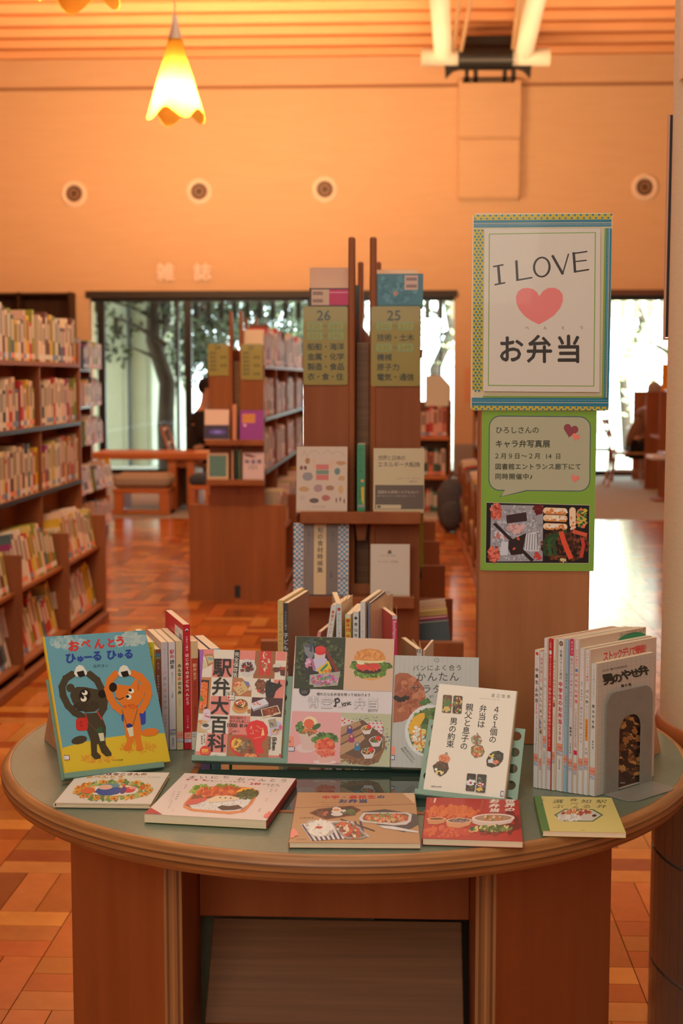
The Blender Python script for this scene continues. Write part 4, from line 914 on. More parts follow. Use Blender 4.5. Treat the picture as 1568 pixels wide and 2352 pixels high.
o = MB().box((0, 0, -.012), (W_, .192, 0), bev=.002).build('sloped_shelf', DARKW, tbl); o.matrix_basis = M_
MB().box((*tp((-.47, 2.60)), .0), (*tp((-.05, 2.612)), .56)).build('green_back_board', LINO, tbl)
MB().box((*tp((-.05, 2.60)), .0), (*tp((.18, 2.612)), .56)).build('gap_shade_board', BLACK, tbl)  # black sheet added in place of the shade in the gap beside the shelf
MB().box((*tp((-.36, 2.34)), .03), (*tp((.125, 2.62)), .05), bev=.002).build('bottom_shelf', DARKW, tbl)

# ---- tall wooden post standing on the table, with the two posters
PY = 2.71; px0, px1 = X(1098, PY, 1480), X(1352, PY, 1420); px0b = X(1100, PY, 1480)
e = empty('poster_post', ((px0+px1)/2, PY, TZ), 'tall plain wooden board standing on the table, holding the posters', 'post'); w2 = (px1-px0)/2
MB().box((-w2, 0, 0), (w2, .022, Z(560, PY)-TZ), bev=.002).build('board', BOARDW, e)
MB().box((-w2, .022, 0), (-w2+.02, .10, .9), bev=.002).box((w2-.02, .022, 0), (w2, .10, .9), bev=.002).build('side_rib', BOARDW, e)

def flat_sheet(name, q4, y, label, cat, fn, q, art_white, matl, rim=False, thick=.0008):
    """sheet hung in the plane y; q4 = its outline in the photograph, q = the same corners in the layout frame"""
    P = [aty(a, b, y) for a, b in q4]; o = P[3]; u = (P[2]-P[3]).normalized(); v = P[0]-P[3]; v = (v-u*v.dot(u)).normalized(); nrm = u.cross(v)
    W = ((P[2]-P[3]).length+(P[1]-P[0]).length)/2; H = ((P[0]-P[3]).dot(v)+(P[1]-P[2]).dot(v))/2
    e = bpy.data.objects.new(name, None); COL.objects.link(e); e.matrix_world = Matrix(((u.x, v.x, nrm.x, o.x), (u.y, v.y, nrm.y, o.y), (u.z, v.z, nrm.z, o.z), (0, 0, 0, 1))); e.empty_display_size = .05
    tag(e, label, cat); A = Art(q, W, H, art_white); r = .006
    MB().prism([(r, 0), (W-r, 0), (W, r), (W, H-r), (W-r, H), (r, H), (0, H-r), (0, r)], -thick, 0, lin((225, 205, 175))).build('card', matl, e); fn(A); A.build('poster_print', e, matl)
    return e
def poster(A):
    YL = (196, 168, 38); BL = (20, 112, 128); GR = (120, 148, 52); CR_ = (206, 186, 140); LB = (120, 175, 170)
    A.rect(CR_, 88, 96, 1064, 1484)
    A.poly(YL, [(88, 96), (1068, 102), (1067, 142), (88, 136)]); A.poly(BL, [(88, 136), (1067, 142), (1066, 192), (88, 188)])
    A.poly(CR_, [(88, 156), (1067, 162), (1067, 166), (88, 160)]); A.poly(CR_, [(88, 168), (1067, 174), (1067, 176), (88, 170)])
    for k in range(46):
        A.ell(BL, 98+k*21.5, 103+k*.13+(0 if k % 2 else 22), 9 if k % 2 else 8, 7, 0, 8)
    A.poly(YL, [(86, 196), (162, 200), (152, 1350), (74, 1345)]); 
    for j in range(54):
        for i in range(3):
            x = 98+i*26+(13 if j % 2 else 0)-j*.25; y = 210+j*21.5
            if x < 156-j*.2: A.ell(BL, x, y, 8, 8, 0, 8)
    A.poly(YL, [(70, 1452), (1038, 1462), (1038, 1490), (70, 1484)]); A.poly(BL, [(72, 1400), (1040, 1404), (1038, 1464), (71, 1456)]); A.poly(GR, [(150, 1386), (1042, 1392), (1041, 1404), (150, 1398)])
    A.poly(CR_, [(72, 1430), (1040, 1434), (1040, 1438), (72, 1434)]); 
    for k in range(45): A.ell(BL, 82+k*21.5, 1472+k*.18+(6 if k % 2 else -8), 8, 7, 0, 8)
    for k in range(70): A.rect(LB, 76+k*13.8, 1413+k*.05, 82+k*13.8, 1419+k*.05); A.rect(LB, 92+k*13.9, 178+k*.07, 98+k*13.9, 184+k*.07)
    A.poly(BL, [(1030, 205), (1066, 206), (1040, 1400), (1004, 1400)]); A.poly(GR, [(1016, 205), (1030, 205), (1004, 1400), (990, 1400)]); A.poly(CR_, [(1048, 206), (1052, 206), (1026, 1400), (1022, 1400)])
    for k in range(85): A.rect(LB, 1037-k*.31, 212+k*14, 1043-k*.31, 219+k*14)
    A.poly((212, 196, 170), [(164, 198), (986, 208), (974, 1362), (152, 1354)])
    A.poly((120, 155, 60), [(196, 234), (954, 232), (938, 1322), (186, 1316)]); A.poly((212, 196, 170), [(203, 240), (947, 238), (931, 1316), (193, 1309)])
    K = (34, 30, 26)
    A.line(K, 11, [(228, 469), (296, 457)]); A.line(K, 19, [(262, 464), (272, 590)]); A.line(K, 11, [(238, 598), (308, 585)])
    A.line(K, 18, [(391, 432), (398, 566)]); A.line(K, 11, [(392, 568), (500, 550)])
    A.ell(K, 571, 476, 63, 74, 4, 32); A.ell((212, 196, 170), 571, 476, 47, 62, 4, 32)
    A.line(K, 19, [(648, 398), (718, 524)]); A.line(K, 10, [(718, 526), (760, 386)])
    A.line(K, 18, [(797, 378), (806, 512)]); A.line(K, 10, [(790, 383), (890, 369)]); A.line(K, 9, [(800, 440), (886, 431)]); A.line(K, 11, [(800, 512), (902, 497)])
    A.poly((226, 118, 106), [(552, 682), (538, 655), (510, 632), (470, 622), (432, 626), (402, 648), (387, 684), (390, 730), (410, 776), (450, 824), (500, 858), (550, 882), (600, 856), (655, 820), (700, 768), (719, 718), (718, 672), (696, 640), (660, 623), (616, 624), (580, 645)])
    for ch, x in zip('べんとう', (465, 594, 720, 850)): A.text(ch, x, 906, 30, (70, 60, 50))
    A.text('お', 350, 1056, 205, K, bold=.022, sx=.92); A.text('弁', 552, 1056, 208, K, bold=.022, sx=.92); A.text('当', 758, 1056, 208, K, bold=.022, sx=.92)
post_e = flat_sheet('heart_poster', [(1086, 487.5), (1408, 491), (1397, 943.6), (1080, 942.7)], PY-.006, 'laminated poster reading I LOVE with a pink heart and patterned tape border', 'poster', poster, [(80, 85), (1075, 95), (1040, 1493), (62, 1490)], (230, 212, 188), LAMI)
W0 = 1
def green(A):
    A.full((120, 152, 50)); K = (56, 58, 42); NV = (50, 66, 84); CB = (166, 158, 116)
    def bub(col, g):
        A.rrect(col, 180-g, 143-g, 1432+g, 1064+g, 135+g, .5, 8); A.poly(col, [(388+g*.4, 1040), (316-g*1.6, 1140+g*.7), (694+g, 1052+g)])
    bub(NV, 5); bub(CB, -5)
    A.text('ひろしさんの', 302, 312, 92, K, adv=91, bold=.012); A.text('キャラ弁写真展', 302, 482, 98, K, adv=98, bold=.02)
    A.text('２月９日〜２月', 276, 633, 78, K, adv=84, bold=.012); A.text('14', 892, 636, 58, K, adv=62, bold=.012); A.text('日', 1036, 636, 76, K, bold=.012)
    A.text('図書館エントランス廊下にて', 292, 765, 80, K, adv=82.5, bold=.014); A.text('同時開催中♪', 292, 888, 80, K, adv=86, bold=.014)
    A.heart((134, 62, 62), 1190, 315, 92, 14); A.heart((216, 118, 92), 1256, 397, 52, 18); A.heart((214, 116, 92), 1245, 912, 53, 14)
    A.poly((170, 160, 120), [(144, 1206), (1430, 1240), (1422, 1970), (132, 1966)]); A.poly((28, 20, 18), [(148, 1214), (1424, 1248), (1416, 1962), (138, 1960)])
    A.poly((150, 142, 132), [(205, 1240), (850, 1250), (845, 1940), (190, 1945)])                       # rice, plain garnish instead of a figure
    A.blobs([(168, 160, 150), (185, 178, 168), (130, 122, 114)], 525, 1595, 320, 345, 420, 15)
    A.blobs([(190, 80, 55), (215, 110, 80), (150, 50, 40)], 265, 1330, 60, 105, 60, 24); A.blobs([(190, 80, 55), (215, 110, 80), (150, 50, 40)], 240, 1850, 70, 90, 60, 24); A.blobs([(110, 30, 26), (90, 22, 20)], 790, 1300, 62, 55, 30, 24); A.blobs([(190, 60, 50)], 780, 1880, 40, 50, 16, 20)
    A.poly((58, 38, 36), [(390, 1370), (640, 1330), (650, 1440), (400, 1470)]); A.blobs([(206, 160, 140), (190, 130, 110)], 510, 1530, 120, 50, 40, 26)
    A.blobs([(200, 190, 175), (190, 100, 80)], 330, 1610, 80, 60, 30, 22); A.poly((46, 28, 26), [(420, 1690), (640, 1590), (590, 1850), (455, 1865), (410, 1770)]); A.poly((44, 30, 28), [(225, 1480), (260, 1460), (740, 1925), (700, 1945)])
    A.poly((200, 192, 178), [(640, 1600), (760, 1570), (800, 1820), (620, 1810)]); A.poly((196, 190, 176), [(330, 1700), (420, 1700), (410, 1865), (315, 1870)])
    for k in range(5): A.line((50, 50, 42), 7, [(660+k*30, 1600), (640+k*34, 1800)])
    A.blobs([(200, 90, 50)], 540, 1660, 12, 12, 5, 12); A.blobs([(200, 90, 50)], 488, 1780, 12, 12, 5, 12)
    for y, c in ((1318, 0), (1408, 0), (1512, 0)): A.rrect((226, 190, 140), 850, y-42, 1150, y+38, 38, 2); A.rrect((205, 130, 60), 870, y+14, 1140, y+40, 12, 2); A.blobs([(206, 120, 60), (240, 214, 170)], 1010, y, 130, 26, 26, 18)
    A.rrect((224, 190, 140), 1175, 1270, 1255, 1510, 38, -1); A.blobs([(230, 200, 160), (210, 120, 70)], 1215, 1470, 36, 80, 22, 16); A.blobs([(190, 170, 60), (170, 150, 60), (60, 110, 50), (215, 110, 70)], 1330, 1400, 66, 120, 70, 20)
    A.blobs([(70, 36, 20), (100, 50, 26), (60, 30, 18), (120, 62, 34), (40, 22, 16)], 1120, 1740, 290, 200, 260, 26); 
    for k, c in ((0, (44, 70, 34)), (1, (50, 84, 36)), (2, (40, 62, 30))): A.line(c, 44, [(1130-k*50, 1570+k*14), (1030-k*60, 1600+k*20), (980-k*58, 1700), (1000-k*60, 1860)])
    A.line((214, 76, 44), 62, [(1075, 1590), (1110, 1700), (1150, 1800), (1190, 1890)]); A.line((190, 60, 42), 42, [(1335, 1660), (1350, 1740), (1325, 1880)]); A.line((200, 84, 50), 48, [(1230, 1570), (1300, 1590), (1380, 1610)])
    A.blobs([(200, 180, 120)], 1100, 1920, 24, 28, 8, 18)
flat_sheet('green_notice', [(1107.6, 938), (1370, 939), (1363.7, 1312), (1103, 1310)], PY-.003, 'bright green notice with a speech bubble and lunch photo, under the heart poster', 'poster', green, [(95, 45), (1515, 48), (1480, 2065), (72, 2055)], (216, 198, 168), MATTE)

# ---- perforated steel book stands
def stand(name, M, W, H, label, lip=.022, cell=.029, hole=.0088, t=.0016, cols=None):
    e = bpy.data.objects.new(name, None); COL.objects.link(e); e.matrix_world = M; e.empty_display_size = .05; tag(e, label, 'book stand')
    nx, ny = max(1, round(W/cell)), max(1, round(H/cell)); cx_, cy_ = W/nx, H/ny; m = MB(); K = 16
    for zz, fl in ((0, 1), (-t, -1)):
        for i in range(nx):
            for j in range(ny):
                ox_, oy_ = (i+.5)*cx_, (j+.5)*cy_; inn = []; out = []
                for k in range(K):
                    a = 2*pi*k/K; c_, s_ = cos(a), sin(a); q = 1/max(abs(c_), abs(s_)); inn.append((ox_+hole*c_, oy_+hole*s_, zz)); out.append((ox_+c_*q*cx_/2, oy_+s_*q*cy_/2, zz))
                b = len(m.v); m.v += inn+out
                for k in range(K):
                    k2 = (k+1) % K; f = (b+k, b+K+k, b+K+k2, b+k2); m.f.append(f if fl > 0 else f[::-1]); m.c.append((1, 1, 1))
    for i in range(nx):
        for j in range(ny):
            ox_, oy_ = (i+.5)*cx_, (j+.5)*cy_
            for k in range(K):
                a, b = 2*pi*k/K, 2*pi*(k+1)/K; m.add([(ox_+hole*cos(a), oy_+hole*sin(a), 0), (ox_+hole*cos(b), oy_+hole*sin(b), 0), (ox_+hole*cos(b), oy_+hole*sin(b), -t), (ox_+hole*cos(a), oy_+hole*sin(a), -t)], [(0, 1, 2, 3)])
    m.build('perforated_plate', TEAL, e)
    MB().box((-.001, -.0018, -t), (W+.001, 0, lip)).box((-.001, -.0018, lip-.0014), (W+.001, .009, lip)).build('lip', TEAL, e)
    th_ = math.acos(max(-1, min(1, M.col[1][2]))); L_ = H*.92*cos(th_)
    a = Vector((W*.15, H*.9, -t)); dn = (M.to_3x3().inverted() @ Vector((0, 0, -1)))
    top = M @ Vector((0, H*.9, -t)); 
    for s in (.12, .88):
        P0 = Vector((W*s, H*.92, -t-.001)); w0 = M @ P0; w1 = Vector((w0.x, w0.y+.035, TZ+.001)); P1 = M.inverted() @ w1
        MB().tube([P0, P1], .003, 8).build('prop', TEAL, e)
    return e
def behind(M, d, dx=0, dy=0): return M @ Matrix.Translation((dx, dy, -d))

# ---- the face-out books on the stands
def cA(A):                                               # picture book with two animals holding rice balls
    sky = (98, 150, 152); A.full(sky)
    A.blobs([(150, 172, 160), (165, 180, 165), (130, 165, 160)], 300, 215, 150, 50, 60, 26); A.blobs([(170, 182, 165), (150, 172, 160)], 860, 190, 130, 55, 60, 28)
    A.poly((208, 172, 42), [(254, 1168), (420, 1118), (660, 1075), (900, 1044), (1172, 1036), (1222, 1290), (285, 1400), (250, 1175)])
    A.blobs([(205, 140, 40), (212, 155, 42)], 560, 1262, 150, 42, 90, 14); A.blobs([(205, 140, 40), (212, 155, 42)], 930, 1165, 170, 52, 110, 14)
    R1, B1 = (200, 48, 40), (36, 62, 130)
    for ch, x, y, s in zip('おべんとう', (350, 460, 580, 688, 770), (252, 232, 232, 222, 208), (106, 92, 98, 90, 96)): A.text(ch, x, y, s, R1, bold=.05, rot=-3)
    for ch, x, y, s in zip('ひゅーるひゅる', (322, 410, 480, 562, 690, 770, 845), (362, 362, 352, 340, 330, 330, 322), (100, 74, 84, 96, 96, 66, 92)): A.text(ch, x, y, s, B1, bold=.05, rot=-3)
    A.text('古内ヨシ', 542, 433, 33, (40, 50, 48), adv=35, rot=-3)
    D, D2, O, O2 = (66, 56, 36), (50, 42, 28), (212, 112, 34), (198, 84, 30)
    def arm(c, w_, P): A.line(c, w_, P); [A.ell(c, x, y, w_*.5, w_*.5, 0, 12) for x, y in P]
    # dark animal
    arm(D, 62, [(336, 508), (280, 545), (245, 620), (256, 700), (300, 790), (360, 850), (430, 890)]); arm(D, 62, [(495, 508), (560, 560), (600, 640), (628, 740), (620, 810), (585, 870)])
    A.ell(D, 322, 630, 38, 38); A.ell(D, 400, 1098, 72, 36, -14, 20); A.poly(D, [(440, 860), (590, 850), (640, 980), (640, 1060), (606, 1130), (540, 1140), (500, 1100), (470, 1010)])
    A.poly(D, [(500, 1080), (560, 1130), (560, 1205), (596, 1240), (590, 1264), (540, 1272), (510, 1240), (505, 1160)]); A.poly(D, [(560, 1100), (630, 1060), (640, 1140), (690, 1215), (690, 1240), (640, 1246), (600, 1210), (578, 1150)])
    A.poly(D, [(330, 650), (380, 620), (450, 622), (540, 640), (610, 650), (645, 690), (640, 730), (600, 800), (540, 842), (460, 850), (390, 820), (340, 760), (318, 700)])
    A.blobs([D2, (58, 48, 32)], 470, 790, 110, 45, 50, 18); A.ell((22, 18, 14), 607, 684, 38, 38); A.ell((18, 16, 14), 450, 698, 50, 60, 10, 22)
    A.ell((226, 214, 178), 450, 674, 26, 23); A.ell((16, 14, 12), 440, 664, 13, 12); A.ell((226, 214, 178), 440, 728, 28, 26); A.ell((16, 14, 12), 432, 716, 14, 13)
    A.line((190, 50, 36), 9, [(452, 858), (480, 940)]); A.line((190, 50, 36), 12, [(560, 838), (604, 915)]); A.line((92, 80, 52), 6, [(470, 930), (560, 1020)]); A.rrect((190, 44, 32), 370, 898, 478, 1015, 32, 0); A.blobs([(150, 30, 26)], 420, 960, 30, 30, 6, 8)
    A.poly((44, 84, 50), [(552, 1000), (602, 975), (616, 1032), (568, 1036)]); A.poly((200, 192, 150), [(570, 1038), (618, 1034), (628, 1104), (590, 1110)])
    # orange animal
    A.rrect((44, 66, 140), 918, 822, 998, 958, 26); A.rrect((44, 66, 140), 782, 818, 830, 932, 18)
    arm(O, 62, [(726, 505), (678, 560), (656, 640), (680, 720), (720, 790), (780, 838)]); arm(O, 62, [(885, 500), (950, 530), (1010, 600), (1026, 680), (1000, 760), (958, 830)])
    A.poly(O, [(690, 600), (750, 600), (862, 612), (925, 520), (940, 610), (985, 560), (996, 640), (980, 720), (930, 790), (860, 815), (790, 795), (740, 740), (730, 690)])
    A.poly(O2, [(930, 560), (940, 655), (924, 640)]); A.ell((24, 20, 16), 704, 624, 36, 42); A.line((40, 24, 16), 7, [(730, 720), (765, 736), (800, 716)])
    A.poly(O, [(800, 810), (928, 800), (952, 920), (958, 1040), (925, 1090), (820, 1080), (800, 950)]); A.poly(O, [(830, 1060), (895, 1070), (870, 1150), (868, 1182), (820, 1196), (790, 1180), (826, 1120)]); A.poly(O, [(892, 1070), (952, 1050), (960, 1120), (975, 1180), (950, 1194), (910, 1190), (914, 1140)])
    A.ell(O, 1035, 1028, 82, 36, -6, 20); A.blobs([O2, (205, 96, 32)], 860, 800, 60, 20, 24, 12)
    A.ell((226, 214, 178), 868, 658, 26, 22); A.ell((16, 14, 12), 858, 650, 15, 14); A.ell((226, 214, 178), 845, 710, 26, 24); A.ell((16, 14, 12), 834, 708, 15, 14)
    A.line((96, 86, 50), 7, [(785, 830), (822, 950)]); A.line((96, 86, 50), 7, [(925, 822), (882, 970)]); A.ell((36, 52, 110), 850, 970, 30, 20); A.poly((206, 196, 152), [(828, 992), (882, 980), (890, 1060), (852, 1070)])
    for cx in (410, 806):                                 # rice balls
        A.poly((214, 206, 180), [(cx-58, 500), (cx-40, 446), (cx-10, 424), (cx+22, 432), (cx+60, 486), (cx+58, 510), (cx+10, 534), (cx-40, 528)]); A.poly((20, 18, 16), [(cx-34, 488), (cx+28, 474), (cx+44, 520), (cx+2, 534), (cx-18, 528)])
    A.text('大日本図書', 712, 1281, 17, (50, 40, 20), rot=-3, adv=18)
    A.rrect((120, 30, 60), 250, 1236, 312, 1280, 6, -3); A.rrect((214, 204, 190), 255, 1241, 307, 1275, 4, -3); A.text('エル', 268, 1259, 14, (60, 50, 60))
def cB(A):                                               # station lunch encyclopedia
    PK, CRM = (214, 122, 104), (214, 196, 168); A.full(CRM)
    for q in ([(180, 130), (345, 135), (320, 545), (155, 540)], [(338, 270), (640, 280), (610, 550), (305, 545)], [(733, 150), (970, 160), (950, 300), (720, 290)], [(1270, 172), (1415, 178), (1405, 310), (1255, 305)], [(295, 826), (600, 832), (570, 1112), (262, 1106)], [(570, 1118), (888, 1130), (870, 1420), (545, 1400)], [(1235, 585), (1400, 590), (1375, 865), (1215, 860)], [(228, 1390), (545, 1400), (515, 1690), (190, 1680)], [(48, 1670), (190, 1678), (180, 1822), (36, 1820)], [(1160, 1720), (1345, 1728), (1335, 1848), (1140, 1842)]): A.poly(PK, q)
    A.poly(CRM, [(175, 240), (330, 250), (305, 545), (160, 540)])
    BRN, DB = (150, 88, 46), (66, 30, 26)
    A.poly(BRN, [(965, 160), (1262, 172), (1240, 575), (925, 565)]); A.poly((196, 44, 36), [(1035, 165), (1195, 172), (1180, 525), (1010, 515)]); A.blobs([(214, 190, 150), (200, 60, 40), (120, 110, 60)], 1110, 340, 55, 170, 60, 16)
    A.poly((178, 112, 60), [(135, 545), (305, 550), (262, 1100), (100, 1090)]); A.poly((40, 24, 20), [(150, 585), (272, 592), (238, 1040), (118, 1030)]); A.poly((216, 100, 30), [(150, 620), (250, 625), (232, 960), (122, 950)]); A.blobs([(226, 120, 36), (205, 80, 24)], 190, 770, 48, 150, 70, 15); A.poly((70, 110, 50), [(130, 800), (190, 900), (122, 905)]); A.blobs([(220, 90, 40), (230, 120, 60)], 165, 985, 50, 50, 20, 20)
    A.poly((168, 108, 60), [(205, 205), (335, 200), (358, 330), (250, 392)]); A.poly((188, 164, 110), [(225, 235), (320, 230), (338, 320), (262, 350)]); A.ell((120, 150, 150), 290, 275, 40, 20, 20); A.poly((196, 176, 124), [(180, 280), (210, 300), (250, 400), (170, 430)])
    A.poly((172, 106, 64), [(620, 556), (760, 562), (905, 700), (900, 840), (600, 825)]); A.poly((200, 166, 104), [(625, 700), (780, 605), (858, 735), (720, 825)]); A.blobs([(200, 80, 50), (230, 160, 120)], 690, 660, 60, 40, 20, 14); A.blobs([(214, 190, 130), (120, 60, 50)], 750, 740, 60, 45, 20, 8); A.poly((110, 110, 150), [(790, 605), (860, 620), (885, 680), (820, 670)]); A.poly((206, 190, 170), [(870, 690), (915, 690), (890, 750), (850, 740)])
    A.ell((196, 184, 168), 845, 415, 125, 130, -8, 26, .04); A.blobs([(84, 38, 30), (60, 26, 24), (110, 56, 44)], 845, 400, 95, 70, 90, 18); A.blobs([(200, 50, 36)], 810, 405, 22, 16, 8, 12); A.ell((196, 184, 168), 768, 450, 46, 36); A.ell((120, 60, 36), 768, 448, 34, 25)
    A.ell((196, 176, 150), 1280, 390, 65, 40); A.ell((96, 44, 34), 1270, 440, 55, 40); A.ell((206, 188, 160), 1278, 380, 55, 28); A.poly((86, 40, 34), [(1315, 400), (1403, 405), (1395, 535), (1330, 525)]); A.ell((170, 60, 36), 1360, 425, 40, 22)
    A.ell((106, 60, 36), 1040, 660, 80, 74, 0, 20, .05); A.blobs([(120, 70, 44), (90, 50, 32), (150, 90, 50)], 1040, 690, 80, 110, 80, 16); A.ell((214, 40, 34), 1012, 752, 24)
    A.poly((30, 28, 28), [(1125, 605), (1155, 600), (1185, 560), (1190, 620), (1290, 650), (1320, 590), (1330, 655), (1362, 675), (1310, 712), (1262, 760), (1235, 850), (1180, 886), (1120, 850), (1105, 760), (1110, 680)]); A.blobs([(46, 44, 44), (22, 20, 20)], 1195, 730, 60, 80, 40, 14)
    A.poly((70, 34, 34), [(912, 848), (1370, 865), (1352, 1142), (888, 1130)]); A.poly((206, 196, 186), [(875, 950), (1100, 862), (1158, 940), (925, 1035)]); A.poly((150, 140, 140), [(925, 1035), (1158, 940), (1155, 975), (930, 1062)]); A.blobs([(210, 100, 90)], 990, 950, 60, 30, 12, 12)
    A.poly((206, 180, 140), [(1040, 1030), (1290, 965), (1342, 1090), (1075, 1168)]); A.poly((110, 44, 28), [(1058, 1035), (1280, 980), (1320, 1070), (1080, 1135)]); A.blobs([(150, 60, 30), (130, 50, 26), (190, 110, 60)], 1190, 1060, 100, 50, 70, 14)
    A.ell((206, 140, 70), 730, 1010, 118, 80); A.ell((180, 110, 54), 742, 960, 110, 85); A.ell((86, 46, 30), 745, 945, 90, 65); A.blobs([(214, 90, 40), (226, 180, 90), (70, 100, 50), (230, 214, 180), (196, 60, 40)], 745, 945, 72, 48, 50, 16); A.ell((170, 100, 54), 870, 1060, 30, 34)
    A.ell((206, 180, 180), 232, 1080, 60, 58); A.ell((206, 180, 176), 225, 1170, 66, 56); A.poly((200, 40, 46), [(190, 1118), (280, 1145), (270, 1160), (195, 1135)]); A.text('ミミ', 205, 1098, 22, (70, 60, 60), bold=.02)
    A.poly((200, 160, 110), [(98, 1190), (230, 1200), (225, 1385), (75, 1378)]); A.ell((200, 190, 176), 210, 1290, 70, 50); A.ell((70, 60, 50), 210, 1275, 50, 28); A.blobs([(190, 90, 50), (210, 140, 80)], 140, 1225, 45, 30, 20, 12)
    A.poly((186, 170, 190), [(1180, 1165), (1350, 1230), (1345, 1340), (1180, 1430)]); A.poly((150, 140, 110), [(1150, 1190), (1262, 1165), (1292, 1290), (1180, 1310)]); A.blobs([(110, 90, 110), (200, 160, 90)], 1220, 1240, 45, 40, 20, 12); A.ell((200, 170, 160), 1265, 1362, 62, 55); A.blobs([(200, 90, 60), (220, 160, 60), (90, 110, 60)], 1262, 1355, 48, 38, 26, 13); A.ell((206, 90, 120), 1335, 1300, 24, 40)
    A.poly((156, 96, 54), [(545, 1404), (900, 1420), (1175, 1430), (1150, 1842), (515, 1825)])
    A.poly((206, 34, 32), [(575, 1520), (620, 1440), (740, 1415), (880, 1440), (975, 1560), (985, 1700), (1070, 1780), (1075, 1830), (960, 1835), (800, 1800), (640, 1700), (585, 1620)])
    A.poly((150, 80, 40), [(600, 1530), (650, 1455), (750, 1435), (870, 1462), (945, 1570), (975, 1740), (960, 1790), (820, 1780), (660, 1670)])
    A.blobs([(220, 170, 60), (230, 190, 80), (214, 150, 50)], 690, 1560, 90, 90, 110, 14); A.blobs([(120, 90, 60), (160, 130, 90), (100, 74, 50)], 790, 1590, 120, 60, 50, 22, -40); A.blobs([(216, 120, 60), (230, 150, 90)], 890, 1740, 90, 40, 50, 18); A.blobs([(90, 50, 40), (130, 60, 50)], 900, 1650, 40, 60, 24, 16)
    A.poly((214, 34, 34), [(900, 1215), (985, 1190), (1080, 1215), (1140, 1290), (1155, 1390), (1110, 1480), (1060, 1530), (1060, 1600), (1085, 1660), (1070, 1700), (1010, 1705), (965, 1650), (955, 1540), (900, 1480), (840, 1420), (818, 1330), (850, 1250)])
    YD = (226, 180, 110); A.line(YD, 7, [(880, 1330), (905, 1280), (910, 1330)]); A.line(YD, 6, [(985, 1275), (1040, 1320), (1090, 1315)]); A.line(YD, 6, [(880, 1400), (940, 1395)]); A.poly(YD, [(1065, 1330), (1085, 1330), (1100, 1420), (1050, 1430)]); A.line(YD, 5, [(940, 1470), (1060, 1445)]); A.line(YD, 5, [(925, 1340), (930, 1390)]); A.line(YD, 5, [(960, 1350), (1010, 1362)])
    K = (16, 12, 12)
    for ch, x, y in (('駅', 470, 405), ('弁', 447, 690), ('大', 425, 975), ('百', 410, 1262), ('科', 375, 1540)): A.text(ch, x, y, 288, K, bold=.022, rot=2)
    A.poly(K, [(652, 148), (733, 150), (703, 556), (622, 552)])
    for i, ch in enumerate('完全保存版'): A.text(ch, 688-i*7, 215+i*76, 72, CRM, bold=.01, rot=2)
    A.rrect(K, 528, 772, 656, 892, 12, 2); A.rrect(CRM, 534, 778, 650, 886, 9, 2); A.text('駅', 566, 805, 40, K, bold=.02); A.text('奇', 618, 805, 40, K, bold=.02); A.ell((200, 40, 34), 560, 855, 18); A.line(K, 5, [(596, 856), (640, 858)])
    A.text('駅別案内で', 605, 1155, 50, (90, 30, 24), rot=2, adv=50); A.text('探すのも楽しい', 598, 1207, 48, (90, 30, 24), rot=2, adv=44); A.text('1000', 545, 1266, 66, K, rot=2, adv=62, bold=.02); A.text('駅弁', 752, 1276, 60, K, rot=2, adv=68, bold=.01)
    A.text('完全', 580, 1325, 30, (140, 60, 50), rot=2); A.text('Check欄付き', 572, 1358, 30, (140, 60, 50), rot=2, adv=30); A.line(K, 8, [(568, 1395), (580, 1410), (606, 1385)])
    A.text('Ekiben', 1250, 1470, 62, K, rot=92, adv=54, bold=.024); A.text('Encyclopedia', 1190, 1455, 34, K, rot=92, adv=27, bold=.01)
    for i, ch in enumerate('旅と鉄道編集部編'): A.text(ch, (190 if i < 4 else 150), 1425+(i % 4)*36+(0 if i < 4 else 20), 30, (50, 40, 40))
    A.ell((206, 44, 30), 200, 1672, 84, 84, 0, 28); A.text('旅鉄', 172, 1660, 58, (236, 170, 60), bold=.03, adv=52); A.text('BOOKS', 160, 1702, 20, (236, 190, 90), adv=24)
    A.text('天夢人', 330, 1745, 32, (60, 50, 50), adv=30); A.rrect((40, 60, 100), 1300, 1750, 1338, 1815, 6, 2); A.rrect(CRM, 1306, 1756, 1333, 1809, 4, 2); A.rect((200, 40, 36), 1320, 1705, 1345, 1745)
